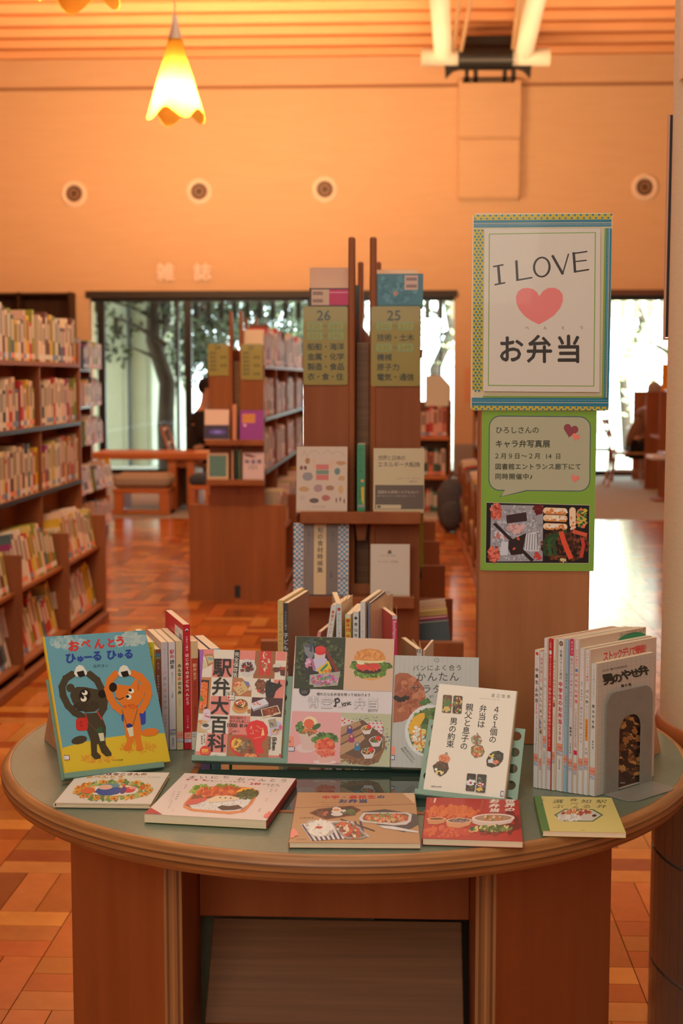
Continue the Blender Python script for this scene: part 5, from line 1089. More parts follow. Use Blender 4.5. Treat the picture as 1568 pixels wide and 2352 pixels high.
def cC(A):                                               # blue-sky picnic lunch
    A.full((208, 192, 180))
    A.poly((44, 52, 30), [(225, 127), (858, 143), (828, 812), (195, 792)]); A.blobs([(60, 72, 38), (36, 44, 26), (80, 92, 52), (52, 64, 34), (28, 34, 22)], 525, 465, 300, 320, 700, 22)
    A.poly((34, 28, 30), [(325, 330), (480, 250), (600, 262), (775, 575), (400, 620)]); A.poly((120, 34, 30), [(600, 262), (622, 300), (776, 578), (735, 596), (640, 420), (600, 330)]); A.poly((40, 38, 44), [(310, 320), (340, 340), (400, 620), (385, 730), (330, 520)])
    A.poly((120, 118, 116), [(318, 240), (440, 250), (452, 350), (420, 440), (340, 350)]); A.ell((80, 78, 78), 380, 245, 62, 26); A.poly((56, 66, 80), [(405, 155), (445, 150), (430, 330), (395, 320)])
    A.poly((200, 170, 160), [(455, 340), (600, 345), (590, 420), (460, 410)]); A.ell((196, 30, 34), 535, 325, 68, 42); A.poly((196, 30, 34), [(467, 290), (602, 290), (603, 325), (467, 325)]); A.ell((206, 44, 44), 535, 288, 68, 38)
    A.blobs([(200, 120, 140), (206, 160, 170)], 380, 470, 36, 60, 30, 16); A.poly((186, 170, 180), [(415, 430), (480, 400), (610, 410), (640, 470), (560, 540), (500, 580), (440, 560)]); A.poly((160, 100, 120), [(415, 430), (440, 420), (480, 560), (440, 560)])
    A.poly((206, 170, 40), [(495, 545), (640, 440), (680, 540), (650, 595), (520, 610)]); A.poly((60, 120, 80), [(530, 560), (620, 470), (632, 500), (545, 585)]); A.text('ONE', 585, 585, 50, (196, 90, 30), rot=-18, bold=.03, adv=40)
    A.poly((160, 150, 130), [(400, 620), (790, 575), (755, 755), (392, 782)]); A.blobs([(180, 60, 130), (90, 140, 110), (196, 80, 90), (110, 120, 70), (206, 150, 150), (150, 110, 160)], 585, 685, 175, 62, 200, 17)
    A.poly((204, 164, 128), [(858, 143), (1483, 155), (1455, 832), (828, 812)])
    A.blobs([(84, 116, 40), (104, 138, 52), (66, 96, 34)], 1180, 510, 250, 60, 110, 34); A.poly((206, 146, 78), [(985, 600), (1380, 570), (1330, 655), (1200, 692), (1060, 668)]); A.blobs([(90, 124, 44), (120, 150, 60), (70, 100, 36)], 1170, 600, 190, 45, 90, 28)
    A.ell((56, 36, 26), 1160, 560, 160, 42); A.blobs([(200, 60, 40), (214, 80, 54)], 1150, 510, 130, 40, 40, 34); A.ell((206, 60, 46), 1090, 525, 90, 32); A.ell((200, 56, 42), 1220, 505, 80, 30); A.ell((220, 200, 150), 1060, 455, 60, 32); A.blobs([(120, 80, 40), (150, 110, 50)], 1130, 465, 40, 24, 20, 10)
    A.poly((216, 196, 140), [(1000, 425), (1370, 430), (1330, 462), (1160, 470), (1020, 450)]); A.poly((206, 132, 62), [(965, 425), (968, 380), (1010, 320), (1080, 290), (1170, 280), (1270, 292), (1340, 340), (1372, 400), (1370, 428), (1250, 440), (1100, 438)]); A.blobs([(216, 146, 76), (196, 118, 52)], 1170, 360, 170, 60, 60, 20)
    K = (50, 46, 44)
    A.ell((38, 36, 36), 333, 822, 70, 68, 0, 28); A.poly((44, 52, 30), [(225, 740), (450, 750), (440, 800), (222, 793)]); A.text('作って楽しい', 300, 828, 15, (180, 170, 160), adv=14); A.text('お弁当の本', 300, 850, 15, (180, 170, 160), adv=14)
    A.text('晴れたらお弁当を持って出かけよう', 508, 866, 42, (60, 52, 50), adv=43.4, rot=1, bold=.01)
    for ch, x, y in (('青', 447, 965), ('空', 615, 975), ('弁', 1042, 985), ('当', 1210, 990)): A.text(ch, x, y, 158, (100, 92, 88), bold=.032); A.text(ch, x, y, 158, (214, 198, 186), bold=.014)
    A.text('P', 755, 970, 112, (30, 28, 28), rot=-4, skew=0, bold=.01); A.ell((30, 28, 28), 718, 1020, 14, 12); A.line((30, 28, 28), 7, [(705, 960), (725, 925), (770, 915)]); A.text('icnic', 812, 990, 60, (30, 28, 28), rot=-9, adv=50, bold=.015); A.text('ピクニック', 775, 1036, 22, (60, 52, 50), rot=-10)
    A.text('長谷川りえ', 1156, 1082, 28, (80, 72, 70), adv=26)
    A.poly((214, 150, 140), [(175, 1085), (810, 1105), (785, 1775), (118, 1755)])
    A.ell((214, 180, 168), 345, 1560, 125, 60); A.poly((206, 168, 150), [(265, 1380), (500, 1370), (465, 1560), (440, 1590), (320, 1590), (300, 1560)]); A.ell((224, 196, 150), 405, 1240, 92, 88); A.ell((214, 90, 50), 390, 1250, 66, 64); A.blobs([(80, 116, 50), (104, 140, 62), (60, 92, 40)], 275, 1300, 48, 70, 60, 18); A.blobs([(206, 70, 50), (214, 120, 60), (150, 120, 60)], 400, 1345, 90, 40, 70, 14)
    A.ell((56, 90, 44), 485, 1285, 62, 32, -30); A.ell((196, 180, 150), 385, 1390, 118, 20, 0); A.blobs([(200, 90, 60), (120, 90, 50)], 380, 1370, 90, 24, 30, 14)
    A.ell((220, 186, 172), 590, 1740, 150, 30); A.poly((212, 160, 140), [(460, 1560), (740, 1555), (700, 1720), (650, 1755), (530, 1755), (500, 1700)]); A.blobs([(74, 110, 46), (100, 134, 56), (56, 86, 36)], 600, 1450, 155, 80, 140, 26); A.blobs([(214, 84, 50), (226, 110, 70), (196, 66, 40)], 595, 1530, 105, 70, 70, 34); A.ell((220, 120, 90), 600, 1600, 135, 26); A.blobs([(214, 100, 70), (206, 80, 56)], 600, 1630, 110, 34, 50, 20)
    A.poly((176, 172, 130), [(810, 1105), (1448, 1125), (1428, 1808), (785, 1775)]); A.blobs([(110, 110, 130), (90, 90, 120), (140, 140, 110)], 1115, 1450, 310, 325, 220, 12)
    A.poly((206, 186, 170), [(808, 1160), (900, 1190), (985, 1215), (800, 1290)]); A.poly((206, 186, 172), [(1080, 1225), (1335, 1225), (1335, 1420), (1200, 1400)])
    for i in range(5):
        for j in range(4): A.heart((196, 50, 44), 1110+i*52+(j % 2)*14, 1245+j*48, 13)
    for x, y in ((848, 1190), (898, 1208), (940, 1225), (845, 1238), (820, 1210)): A.heart((196, 50, 44), x, y, 14)
    A.poly((130, 84, 50), [(785, 1610), (1000, 1690), (1200, 1690), (1340, 1560), (1345, 1400), (1365, 1420), (1370, 1560), (1290, 1730), (1150, 1790), (950, 1760), (790, 1690)]); A.blobs([(150, 104, 66), (110, 72, 44)], 1040, 1735, 240, 34, 90, 16)
    A.poly((96, 66, 46), [(800, 1300), (1080, 1200), (1340, 1400), (1330, 1580), (1180, 1690), (1000, 1690), (790, 1610)]); A.poly((168, 124, 84), [(800, 1290), (1040, 1222), (1065, 1262), (800, 1400)]); A.poly((160, 116, 78), [(796, 1420), (1060, 1310), (1090, 1360), (792, 1510)]); A.poly((176, 132, 90), [(792, 1530), (1080, 1385), (1110, 1440), (980, 1560), (790, 1660)])
    for x, y, c in ((912, 1325, (70, 60, 120)), (935, 1440, (150, 40, 90)), (1010, 1545, (40, 110, 140))): A.ell(c, x, y-20, 34, 36); A.rrect(c, x-38, y-10, x+38, y+52, 20); A.ell((206, 150, 110), x, y-28, 17)
    for x, y, r in ((1130, 1320, 74), (1245, 1470, 86), (1150, 1620, 92)): A.poly((206, 190, 176), [(x-r, y-10), (x+r, y-20), (x+r*.55, y+r*.85), (x-r*.45, y+r*.9)]); A.ell((206, 190, 176), x, y-14, r, r*.52, -8); A.ell((60, 46, 36), x, y-14, r*.86, r*.42, -8); A.blobs([(70, 52, 36), (214, 140, 70), (70, 110, 50), (206, 120, 60)], x, y-14, r*.7, r*.34, 36, 15); A.ell((206, 40, 34), x+r*.42, y-r*.42, r*.36)
    A.text('主婦の友社', 735, 1762, 16, (110, 50, 50)); A.poly((226, 130, 100), [(140, 1412), (195, 1414), (190, 1545), (125, 1540)]); A.text('B', 148, 1478, 34, (90, 50, 40)); A.rrect((50, 60, 100), 112, 1545, 206, 1602, 6, 2); A.rrect((206, 196, 190), 116, 1551, 199, 1596, 4, 2); A.text('ｱﾒﾘ', 142, 1575, 22, (90, 90, 90))
def cD(A):                                               # bread and salads
    A.full((176, 170, 154))
    for x in range(130, 1030, 50): A.line((140, 138, 130), 1.6, [(x, 112), (x-45, 1340)])
    A.ell((176, 100, 60), 215, 560, 100, 10); A.poly((158, 84, 52), [(125, 330), (175, 305), (260, 310), (350, 370), (425, 460), (445, 570), (420, 680), (330, 760), (200, 830), (100, 842), (112, 560)]); A.blobs([(168, 96, 60), (140, 70, 44), (184, 112, 74), (150, 78, 48)], 270, 560, 140, 200, 110, 34); A.blobs([(36, 18, 14), (26, 12, 10)], 190, 580, 70, 24, 18, 26)
    A.ell((206, 202, 186), 480, 930, 255, 280, 15, 36); A.ell((120, 124, 80), 490, 935, 225, 250, 15, 30); A.blobs([(84, 110, 50), (110, 130, 60), (60, 84, 40)], 480, 930, 200, 230, 160, 34); A.poly((220, 160, 40), [(380, 745), (430, 740), (432, 790), (380, 880), (320, 970), (265, 960), (262, 880), (310, 790)]); A.blobs([(206, 200, 180), (230, 220, 200), (210, 120, 60), (220, 190, 90)], 370, 1010, 70, 130, 110, 20); A.blobs([(70, 104, 44)], 440, 620, 60, 26, 20, 18)
    K = (66, 60, 54)
    A.text('パンによく合う', 345, 254, 70, K, adv=76); A.text('かんたん', 398, 350, 112, K, adv=117); A.text('サラダ', 345, 482, 104, K, adv=112); A.text('坂下', 495, 565, 28, K)
    A.ell((110, 106, 98), 568, 170, 27, 24); A.ell((176, 170, 154), 568, 170, 22, 19); A.text('文', 568, 168, 22, (110, 106, 98))
    A.text('朝は赤玉ねぎの', 222, 1108, 24, K, rot=52, adv=25); A.text('野菜をのせるだけ', 190, 1120, 24, K, rot=52, adv=25)
    A.poly((226, 130, 100), [(80, 1092), (120, 1094), (118, 1180), (78, 1178)]); A.rrect((50, 60, 100), 76, 1184, 116, 1232, 5, 2); A.rrect((196, 190, 176), 78, 1190, 110, 1226, 4, 2)
def bento(A, x0, y0, x1, y1, r, rot, base, cols, n=60, sz=10, rim=(150, 130, 110), rimw=5):
    cx, cy = (x0+x1)/2, (y0+y1)/2; A.rrect(rim, x0, y0, x1, y1, r, rot); A.rrect(base, x0+rimw, y0+rimw, x1-rimw, y1-rimw, r*.8, rot); A.blobs(cols, cx, cy, (x1-x0)/2*.8, (y1-y0)/2*.86, n, sz, rot)
def cE(A):                                               # 461 lunches
    A.full((220, 204, 176)); K = (40, 34, 28)
    A.text('渡辺俊美', 1155, 518, 42, K, adv=55, rot=4); A.text('TOKYO No.1 SOUL SET', 1020, 548, 14, (150, 136, 116), adv=15.5, rot=4)
    def col(t, x, y, dx, dy, s=84, b=.014):
        for i, ch in enumerate(t): A.text(ch, x+i*dx, y+i*dy, s, K, bold=b, rot=5)
    col('４６１個の', 1193, 665, -9.5, 78.5); col('弁当は、', 1052, 655, -10, 82); col('親父と息子の', 908, 640, -11.5, 82); col('男の約束。', 742, 788, -12, 80)
    G = [(60, 90, 40), (90, 50, 30), (150, 50, 36), (200, 170, 90), (110, 120, 60), (40, 36, 26)]
    bento(A, 622, 512, 722, 704, 16, 4, (90, 60, 40), [(150, 50, 36), (90, 120, 50)], 50, 14); A.blobs([(60, 110, 50)], 670, 590, 36, 26, 16, 14); A.blobs([(206, 180, 100), (190, 160, 80)], 662, 662, 40, 28, 34, 10)
    bento(A, 732, 520, 832, 712, 16, 4, (50, 44, 34), G, 70, 14); A.ell((160, 30, 30), 782, 568, 13)
    A.poly((150, 140, 100), [(926, 960), (960, 934), (1020, 940), (1044, 990), (1030, 1030), (950, 1030), (928, 1000)]); A.blobs([(180, 180, 150), (110, 110, 70), (160, 60, 50)], 985, 985, 44, 38, 40, 12)
    A.poly((120, 100, 60), [(928, 1060), (990, 1030), (1050, 1050), (1072, 1110), (1045, 1160), (970, 1178), (926, 1130)]); A.blobs([(190, 60, 40), (150, 140, 70), (206, 190, 150), (210, 110, 60)], 995, 1105, 56, 54, 70, 14)
    A.poly((54, 44, 34), [(1160, 1110), (1220, 1100), (1272, 1130), (1270, 1190), (1220, 1260), (1150, 1280), (1095, 1260), (1090, 1200), (1120, 1140)]); A.blobs([(70, 80, 40), (60, 50, 36)], 1185, 1190, 75, 70, 60, 14, -40); A.blobs([(214, 180, 90)], 1150, 1160, 26, 18, 10, 14); A.blobs([(206, 200, 190)], 1140, 1215, 26, 22, 12, 14); A.blobs([(214, 120, 80)], 1190, 1225, 24, 18, 10, 14)
    A.ell((206, 130, 90), 644, 1182, 62, 46, 10, 22); A.blobs([(214, 120, 60), (190, 90, 44)], 644, 1182, 46, 32, 40, 10)
    A.poly((70, 50, 36), [(520, 1260), (580, 1215), (680, 1230), (692, 1290), (660, 1340), (600, 1374), (540, 1330)]); A.blobs([(90, 56, 34), (60, 70, 40), (110, 60, 40)], 605, 1270, 64, 50, 50, 14); A.blobs([(220, 200, 140), (226, 190, 90)], 600, 1330, 44, 16, 10, 15); A.ell((226, 214, 180), 556, 1298, 15)
    bento(A, 876, 1342, 978, 1536, 14, 5, (40, 30, 30), [(50, 36, 34), (60, 70, 44)], 40, 14); A.blobs([(210, 204, 200)], 925, 1440, 38, 30, 26, 16); A.ell((170, 30, 40), 925, 1444, 13); A.blobs([(60, 90, 50), (110, 40, 40)], 918, 1500, 36, 20, 16, 12)
    bento(A, 984, 1350, 1090, 1552, 14, 5, (50, 44, 36), [(90, 90, 80), (50, 60, 40), (120, 116, 100)], 40, 14); A.blobs([(180, 50, 40), (220, 190, 170)], 1028, 1462, 38, 18, 20, 12); A.blobs([(206, 170, 70)], 1020, 1516, 38, 22, 22, 12)
    A.text('マガジンハウス', 508, 1480, 19, K, adv=16.5, rot=3, bold=.03); A.rrect((44, 60, 110), 1243, 1532, 1278, 1592, 6, 6); A.rrect((206, 196, 180), 1250, 1541, 1276, 1584, 4, 6)
TOP = TZ
MA = pose(34.0, 29.3, -2.0, -.596, 2.408, TZ+.012, .201)
MBm = pose(2.1, 36.1, -1.8, -.382, 2.509, TZ+.012, .159); MBm = pose(-.3, 29.6, -1.3, -.382, 2.503, TZ+.012, .185)
MC = pose(-1.0, 29.4, -1.2, -.208, 2.501, TZ+.012, .188)
MD = pose(-1.5, 29.4, -.9, -.018, 2.490, TZ+.012, .158)
ME = pose(-7.3, 39.8, -3.8, .038, 2.339, TZ+.008, .139)
W, H = .201, .26
ebA = cover_book('picture_book', MA, W, H, .010, (226, 200, 50), 'blue and yellow picture book with two cartoon animals holding rice balls overhead', spine='L', hard=True, spcol=(216, 184, 40), art=(lambda a: (cA(a), a)[1])(Art([(88, 170), (1000, 108), (1222, 1290), (285, 1400)], W, H)))
W, H = .159, .227
# fitted sizes of the cover art follow the printed quads
ebB = cover_book('cookbook', pose(1.2, 29.4, -1.6, -.381, 2.510, TZ+.012, .159), W, .217, .012, (214, 196, 168), 'pink and cream chequered cookbook with five huge black kanji', spine='R', spcol=(214, 180, 150), art=(lambda a: (cB(a), a)[1])(Art([(195, 130), (1420, 178), (1340, 1849), (35, 1820)], W, .217)))
ebC = cover_book('cookbook', MC, .188, .247, .010, (208, 192, 180), 'picnic cookbook with a hamburger photo, tallest of the books on the long stand', spine='L', spcol=(214, 200, 186), art=(lambda a: (cC(a), a)[1])(Art([(225, 125), (1485, 155), (1430, 1810), (115, 1755)], .188, .247)))
ebD = cover_book('cookbook', MD, .158, .214, .011, (176, 170, 154), 'grey-white salad cookbook with a brown bread roll, right end of the long stand', spine='L', art=(lambda a: (cD(a), a)[1])(Art([(125, 110), (1018, 143), (968, 1346), (75, 1305)], .158, .214)))
ebE = cover_book('cream_book', ME, .139, .208, .022, (222, 206, 178), 'cream book with vertical black title and six tiny lunch boxes, on its own stand', spine='R', hard=True, spcol=(206, 190, 164), art=(lambda a: (cE(a), a)[1])(Art([(590, 395), (1405, 472), (1280, 1632), (415, 1530)], .139, .208)))
m = MB(); Rs = random.Random(5)
for k in range(46):
    c = lin(Rs.choice([(150, 60, 40), (110, 90, 50), (90, 60, 50), (200, 160, 90), (70, 60, 50)])); y_ = .01+k*.0042; zz = -.004-Rs.uniform(0, .014); m.add([(.139+.0016, y_, zz), (.139+.0016, y_, zz-.003), (.139+.0016, y_+.003, zz-.003), (.139+.0016, y_+.003, zz)], [(0, 1, 2, 3)], c)
m.build('spine_print', PRINT, [c for c in ebE.children if c.name.startswith('cover')][0])
MSL = behind(MC, .0155, -.190+.012, 0)
long_M = pose(-.9, 29.4, -1.1, -.385, 2.5235, TZ+.0022, .43)
stand('book_stand', long_M, .430, .172, 'long pale teal perforated book stand carrying three cookbooks side by side', lip=.019)
stand('book_stand', behind(ME, .0235, -.012, -.0075), .172, .155, 'short pale teal perforated stand under the cream book', lip=.029)
stand('book_stand', behind(MA, .0115, -.006, -.009), .190, .19, 'teal stand under the blue and yellow picture book', lip=.018)

# ---- books lying flat along the front edge
def flatbook(name, q, px4, zt_, t, col, label, fn, spine='L', hard=False, spcol=None, back=None, white=(222, 203, 180)):
    P = [atz(a, b, TZ+zt_) for a, b in px4]; c = sum(P, Vector())/4; u = ((P[1]-P[0])+(P[2]-P[3])); u.z = 0; W = u.length/2; u.normalize(); v = Vector((-u.y, u.x, 0)); H = ((P[0]-P[3]).dot(v)+(P[1]-P[2]).dot(v))/2
    o = c-u*W/2-v*H/2; o.z = TZ+.0012+t if False else TZ+t+.0018
    M = Matrix(((u.x, v.x, 0, o.x), (u.y, v.y, 0, o.y), (0, 0, 1, o.z), (0, 0, 0, 1))); A = Art(q, W, H, white); A.sy = .42; fn(A)
    return cover_book(name, M, W, H, t, col, label, spine=spine, hard=hard, spcol=spcol, art=A, back=back)
def f1(A):
    A.full((208, 192, 168))
    for i, ch in enumerate('こぶたはなこさんの'): A.text(ch, 200+i*45, 108, 42, (120, 20, 30), bold=.05)
    for i, ch in enumerate('おべんとう'): A.text(ch, 215+i*50, 127, 46, (196, 130, 40), bold=.05)
    A.text('さくらともこ　せべまさゆき', 500, 128, 15, (110, 120, 110), adv=14)
    A.blobs([(110, 140, 70), (150, 165, 90), (90, 120, 60)], 400, 215, 250, 62, 200, 14); A.ell((214, 198, 172), 400, 214, 165, 36); A.blobs([(206, 130, 40), (214, 160, 70), (190, 90, 30)], 400, 212, 245, 60, 60, 12)
    for a in range(13): x, y = 400+235*cos(a*.483), 212+56*sin(a*.483); A.blobs([(214, 150, 50), (206, 120, 40)], x, y, 18, 9, 14, 9); A.ell((130, 60, 30), x, y, 7, 4)
    A.ell((44, 70, 130), 375, 218, 85, 30, 0, 20, .06); A.ell((90, 130, 130), 375, 185, 60, 14); A.ell((214, 160, 130), 345, 196, 45, 16); A.ell((206, 90, 50), 240, 218, 44, 20); A.ell((200, 60, 60), 500, 212, 40, 18); A.ell((90, 60, 110), 465, 215, 20, 22); A.ell((214, 140, 120), 520, 200, 24, 10)
def f2(A):
    A.full((212, 190, 170)); K = (46, 30, 26)
    for i, ch in enumerate('まいにち'): A.text(ch, 850+i*72, 125, 54, K)
    for i, ch in enumerate('おべんとう'): A.text(ch, 1165+i*68, 138+i*2.5, 54, K)
    A.text('朝・昼・晩', 832, 141, 24, (190, 50, 50), rot=2, adv=26, bold=.03); A.text('がおいしくつながる、', 960, 149, 24, K, rot=2, adv=29); A.text('240', 1245, 168, 34, (170, 30, 30), adv=34, bold=.03, rot=2); A.text('のおかず', 1325, 172, 24, K, rot=2, adv=28); A.text('大庭千鶴', 1355, 184, 14, K, adv=22)
    A.poly((206, 122, 66), [(905, 235), (940, 195), (1060, 180), (1260, 195), (1318, 220), (1310, 300), (1285, 355), (1200, 370), (950, 350), (885, 325), (878, 300)]); A.poly((120, 70, 40), [(915, 235), (950, 203), (1060, 188), (1250, 202), (1305, 225), (1290, 300), (1262, 342), (1190, 352), (960, 335), (895, 312)])
    A.poly((206, 200, 186), [(900, 300), (1000, 280), (1200, 262), (1295, 245), (1285, 305), (1250, 345), (1180, 352), (950, 334)]); A.blobs([(214, 208, 194), (190, 184, 168)], 1100, 310, 160, 34, 160, 7)
    A.blobs([(120, 150, 50), (150, 170, 70), (90, 124, 40)], 935, 205, 50, 24, 60, 16); A.blobs([(110, 140, 50)], 1080, 188, 90, 10, 30, 12); A.blobs([(196, 90, 40), (214, 120, 60), (180, 70, 34)], 1060, 220, 130, 26, 90, 17); A.poly((226, 160, 40), [(1170, 225), (1195, 200), (1260, 196), (1272, 212), (1230, 222)]); A.blobs([(60, 84, 34), (80, 100, 44), (44, 64, 28)], 1250, 240, 66, 30, 110, 9)
    A.poly((196, 80, 66), [(890, 300), (900, 275), (990, 262), (1030, 270), (960, 305), (905, 312)]); A.poly((214, 190, 150), [(1010, 275), (1060, 250), (1140, 248), (1210, 262), (1200, 278), (1100, 290), (1025, 294)]); [A.ell((130, 90, 60), 1090+k*34, 262+k*2, 7, 4) for k in range(3)]
    A.poly((50, 28, 22), [(1100, 325), (1125, 312), (1165, 318), (1225, 310), (1262, 330), (1215, 342), (1140, 345)])
    A.poly((170, 24, 36), [(680, 328), (775, 372), (658, 368)])
    A.text('朝は楽', 838, 180, 13, (190, 50, 50), vert=True, adv=9); A.text('冷凍保存', 815, 225, 17, K, vert=True, adv=15); A.text('でラクラク', 795, 285, 15, K, vert=True, adv=11); A.text('お弁当レシピ', 783, 222, 13, K, vert=True, adv=13); A.text('主菜', 1418, 205, 13, (190, 50, 50), vert=True, adv=12); A.text('野菜', 1388, 210, 13, K, vert=True, adv=12); A.text('副菜', 1385, 270, 13, (190, 50, 50), vert=True, adv=12); A.text('常備', 1372, 335, 14, (190, 50, 50), vert=True, adv=12); A.text('たれ', 830, 340, 13, (190, 50, 50), vert=True, adv=12)
    A.blobs([(226, 110, 90)], 1440, 372, 14, 22, 10, 12)
def f3(A):
    A.full((176, 130, 84)); K = (50, 34, 26)
    A.line((120, 80, 50), 3, [(92, 197), (400, 190), (815, 178)]); A.poly((206, 170, 130), [(740, 112), (812, 112), (812, 175)])
    for i, ch in enumerate('中学・高校生の'): A.text(ch, 284+i*55, 134, 50, (180, 30, 34) if i < 6 else (40, 50, 90), bold=.05)
    for i, ch in enumerate('お弁当'): A.text(ch, 388+i*60, 158, 58, (40, 60, 100), bold=.05)
    A.text('これは便利！ 作りおきや朝すぐできる、栄養バランスのよいお弁当', 215, 166, 11, K, adv=15.5); A.text('食べ盛りの中・高校生が大満足するレシピがいっぱい', 265, 180, 11, K, adv=15.5); A.text('上田淳子', 135, 260, 22, K, adv=24)
    A.poly((60, 56, 54), [(505, 225), (640, 208), (840, 240), (842, 300), (760, 345), (600, 300)]); A.poly((100, 50, 30), [(185, 230), (240, 205), (440, 186), (500, 212), (450, 245), (290, 270)]); A.poly((60, 34, 24), [(200, 231), (250, 210), (435, 193), (482, 213), (440, 240), (295, 262)])
    A.blobs([(206, 196, 176)], 360, 215, 42, 10, 14, 14); A.ell((214, 120, 50), 350, 212, 22, 6); A.blobs([(190, 100, 60), (110, 60, 34)], 265, 235, 34, 14, 20, 10); A.blobs([(60, 84, 40), (90, 100, 50)], 430, 225, 30, 14, 16, 12); A.ell((206, 194, 176), 355, 238, 36, 12)
    A.poly((196, 188, 174), [(490, 262), (515, 228), (770, 228), (800, 240), (795, 280), (770, 300), (700, 305), (500, 284)]); A.poly((130, 80, 44), [(510, 262), (528, 236), (765, 235), (782, 246), (776, 276), (700, 292), (520, 276)]); A.blobs([(180, 60, 44), (206, 110, 70), (120, 130, 60), (196, 160, 110)], 650, 262, 122, 24, 150, 10)
    A.poly((206, 200, 190), [(600, 305), (690, 310), (840, 340), (838, 349), (700, 330), (640, 322)]); A.line((60, 40, 30), 7, [(380, 268), (585, 338)])
    A.poly((210, 200, 184), [(135, 300), (300, 280), (450, 282), (560, 374), (210, 402)])
    for i in range(12): A.poly((40, 42, 74), [(140+i*32, 302-i*2), (152+i*32, 301-i*2), (228+i*28, 400-i*2), (214+i*28, 401-i*2)])
    A.poly((176, 166, 150), [(165, 300), (185, 276), (290, 274), (318, 300), (342, 350), (315, 372), (215, 374), (180, 345)]); A.blobs([(214, 208, 196), (224, 218, 206)], 255, 323, 75, 46, 150, 10); A.ell((176, 50, 36), 250, 320, 22, 8)
    A.poly((150, 140, 130), [(322, 290), (350, 286), (450, 290), (500, 320), (548, 372), (520, 386), (420, 388), (380, 360)]); A.poly((90, 56, 36), [(335, 296), (445, 296), (530, 370), (425, 378)]); A.blobs([(196, 90, 44), (90, 110, 50), (110, 60, 36), (214, 196, 160), (180, 60, 40)], 432, 338, 80, 36, 90, 13, 22)
    A.blobs([(226, 130, 110)], 92, 355, 20, 18, 14, 14); A.text('文化出版局', 115, 392, 12, K, adv=14)
def f4(A):
    A.full((176, 40, 30)); A.blobs([(206, 96, 40), (214, 110, 50)], 1030, 220, 160, 34, 120, 14); A.blobs([(206, 90, 44), (190, 60, 40)], 1040, 345, 150, 30, 80, 14); A.blobs([(110, 24, 20), (140, 30, 26)], 1330, 290, 130, 60, 70, 22)
    for i, ch in enumerate('世界の'): A.text(ch, 1352+i*8, 158+i*25, 58, (224, 206, 180), bold=.05, sx=1.1)
    for i, ch in enumerate('お弁当'): A.text(ch, 1262+i*9, 158+i*27, 58, (224, 206, 180), bold=.05, sx=1.1)
    A.text('心をつなぐレシピ', 1195, 155, 15, (224, 180, 140), vert=True, adv=9); A.rect((220, 190, 160), 903, 138, 914, 166); A.text('地球の', 884, 145, 10, (224, 180, 140), vert=True, adv=8)
    A.poly((196, 130, 80), [(895, 268), (1010, 268), (1005, 290), (960, 300), (912, 296)]); A.ell((214, 160, 110), 952, 265, 60, 11); A.ell((120, 60, 34), 952, 265, 44, 7)
    A.poly((206, 140, 90), [(1010, 275), (1168, 275), (1160, 305), (1100, 322), (1030, 312)]); A.ell((206, 170, 130), 1090, 275, 80, 17); A.ell((120, 90, 80), 1090, 275, 66, 12); A.blobs([(150, 120, 110), (90, 70, 70)], 1090, 275, 50, 9, 30, 8)
    A.poly((206, 180, 160), [(1162, 262), (1412, 262), (1400, 290), (1330, 305), (1220, 305), (1175, 290)]); A.ell((224, 200, 180), 1287, 260, 126, 27, 0, 26); A.ell((170, 130, 100), 1287, 260, 108, 20, 0, 26); A.blobs([(196, 110, 60), (110, 120, 60), (214, 190, 150)], 1287, 260, 60, 14, 44, 9)
    A.ell((200, 140, 90), 1190, 335, 24, 15); A.blobs([(90, 110, 44), (120, 130, 60), (206, 190, 110), (60, 84, 34)], 1300, 325, 120, 18, 120, 10)
def f5(A):
    A.full((206, 186, 104)); A.poly((76, 118, 50), [(765, 978), (800, 978), (900, 1160), (860, 1160)]); K = (70, 60, 40)
    for i, t in enumerate(('駅弁', '知る', '食べる', '選ぶ')):
        for j, ch in enumerate(t): A.text(ch, 1118-i*78+j*10+(10 if i > 1 else 0), 1005-(8 if i == 2 else 0)+j*(26 if len(t) < 3 else 20), 50 if len(t) < 3 else 40, K, sx=1.15)
    A.text('小林しのぶ', 815, 992, 13, K, vert=True, adv=8)
    A.poly((90, 110, 60), [(894, 1076), (940, 1044), (1090, 1046), (1152, 1076), (1108, 1112), (960, 1110)]); A.poly((196, 186, 160), [(906, 1076), (945, 1049), (1086, 1051), (1138, 1077), (1102, 1107), (965, 1105)]); A.blobs([(206, 120, 60), (160, 60, 44), (214, 190, 130)], 1010, 1062, 70, 12, 60, 10); A.blobs([(214, 206, 186), (200, 190, 166)], 985, 1090, 64, 16, 60, 8); A.ell((70, 30, 30), 1105, 1080, 12, 7)
    A.text('JTB', 1062, 1158, 10, (170, 60, 40), adv=10)
flatbook('picture_book', [(140, 90), (722, 97), (668, 297), (62, 292)], [(170, 1772), (378, 1774.6), (359, 1847), (142, 1844)], .010, .0085, (212, 198, 172), 'thin white picture book with sunflowers lying leftmost on the table', f1, hard=True)
flatbook('cookbook', [(790, 97), (1507, 133), (1445, 408), (658, 368)], [(402, 1774.6), (658, 1787.5), (636, 1885.7), (355, 1871.4)], .016, .0145, (212, 190, 170), 'cookbook with a lunch box photo and dark red back lying second from left', f2, spine='R', spcol=(150, 30, 34), back=(140, 150, 50))
flatbook('cookbook', [(105, 102), (812, 112), (855, 408), (70, 410)], [(680, 1819), (951, 1823), (967, 1936), (667, 1937)], .010, .0085, (176, 130, 84), 'tan kraft-coloured cookbook lying flat in the middle of the front edge', f3)
flatbook('cookbook', [(855, 132), (1398, 150), (1507, 400), (900, 385)], [(967, 1830.5), (1175, 1837.4), (1217, 1933), (984, 1927)], .012, .0105, (176, 40, 30), 'red cookbook with bowls of food lying flat, fourth along the front edge', f4, spine='L')
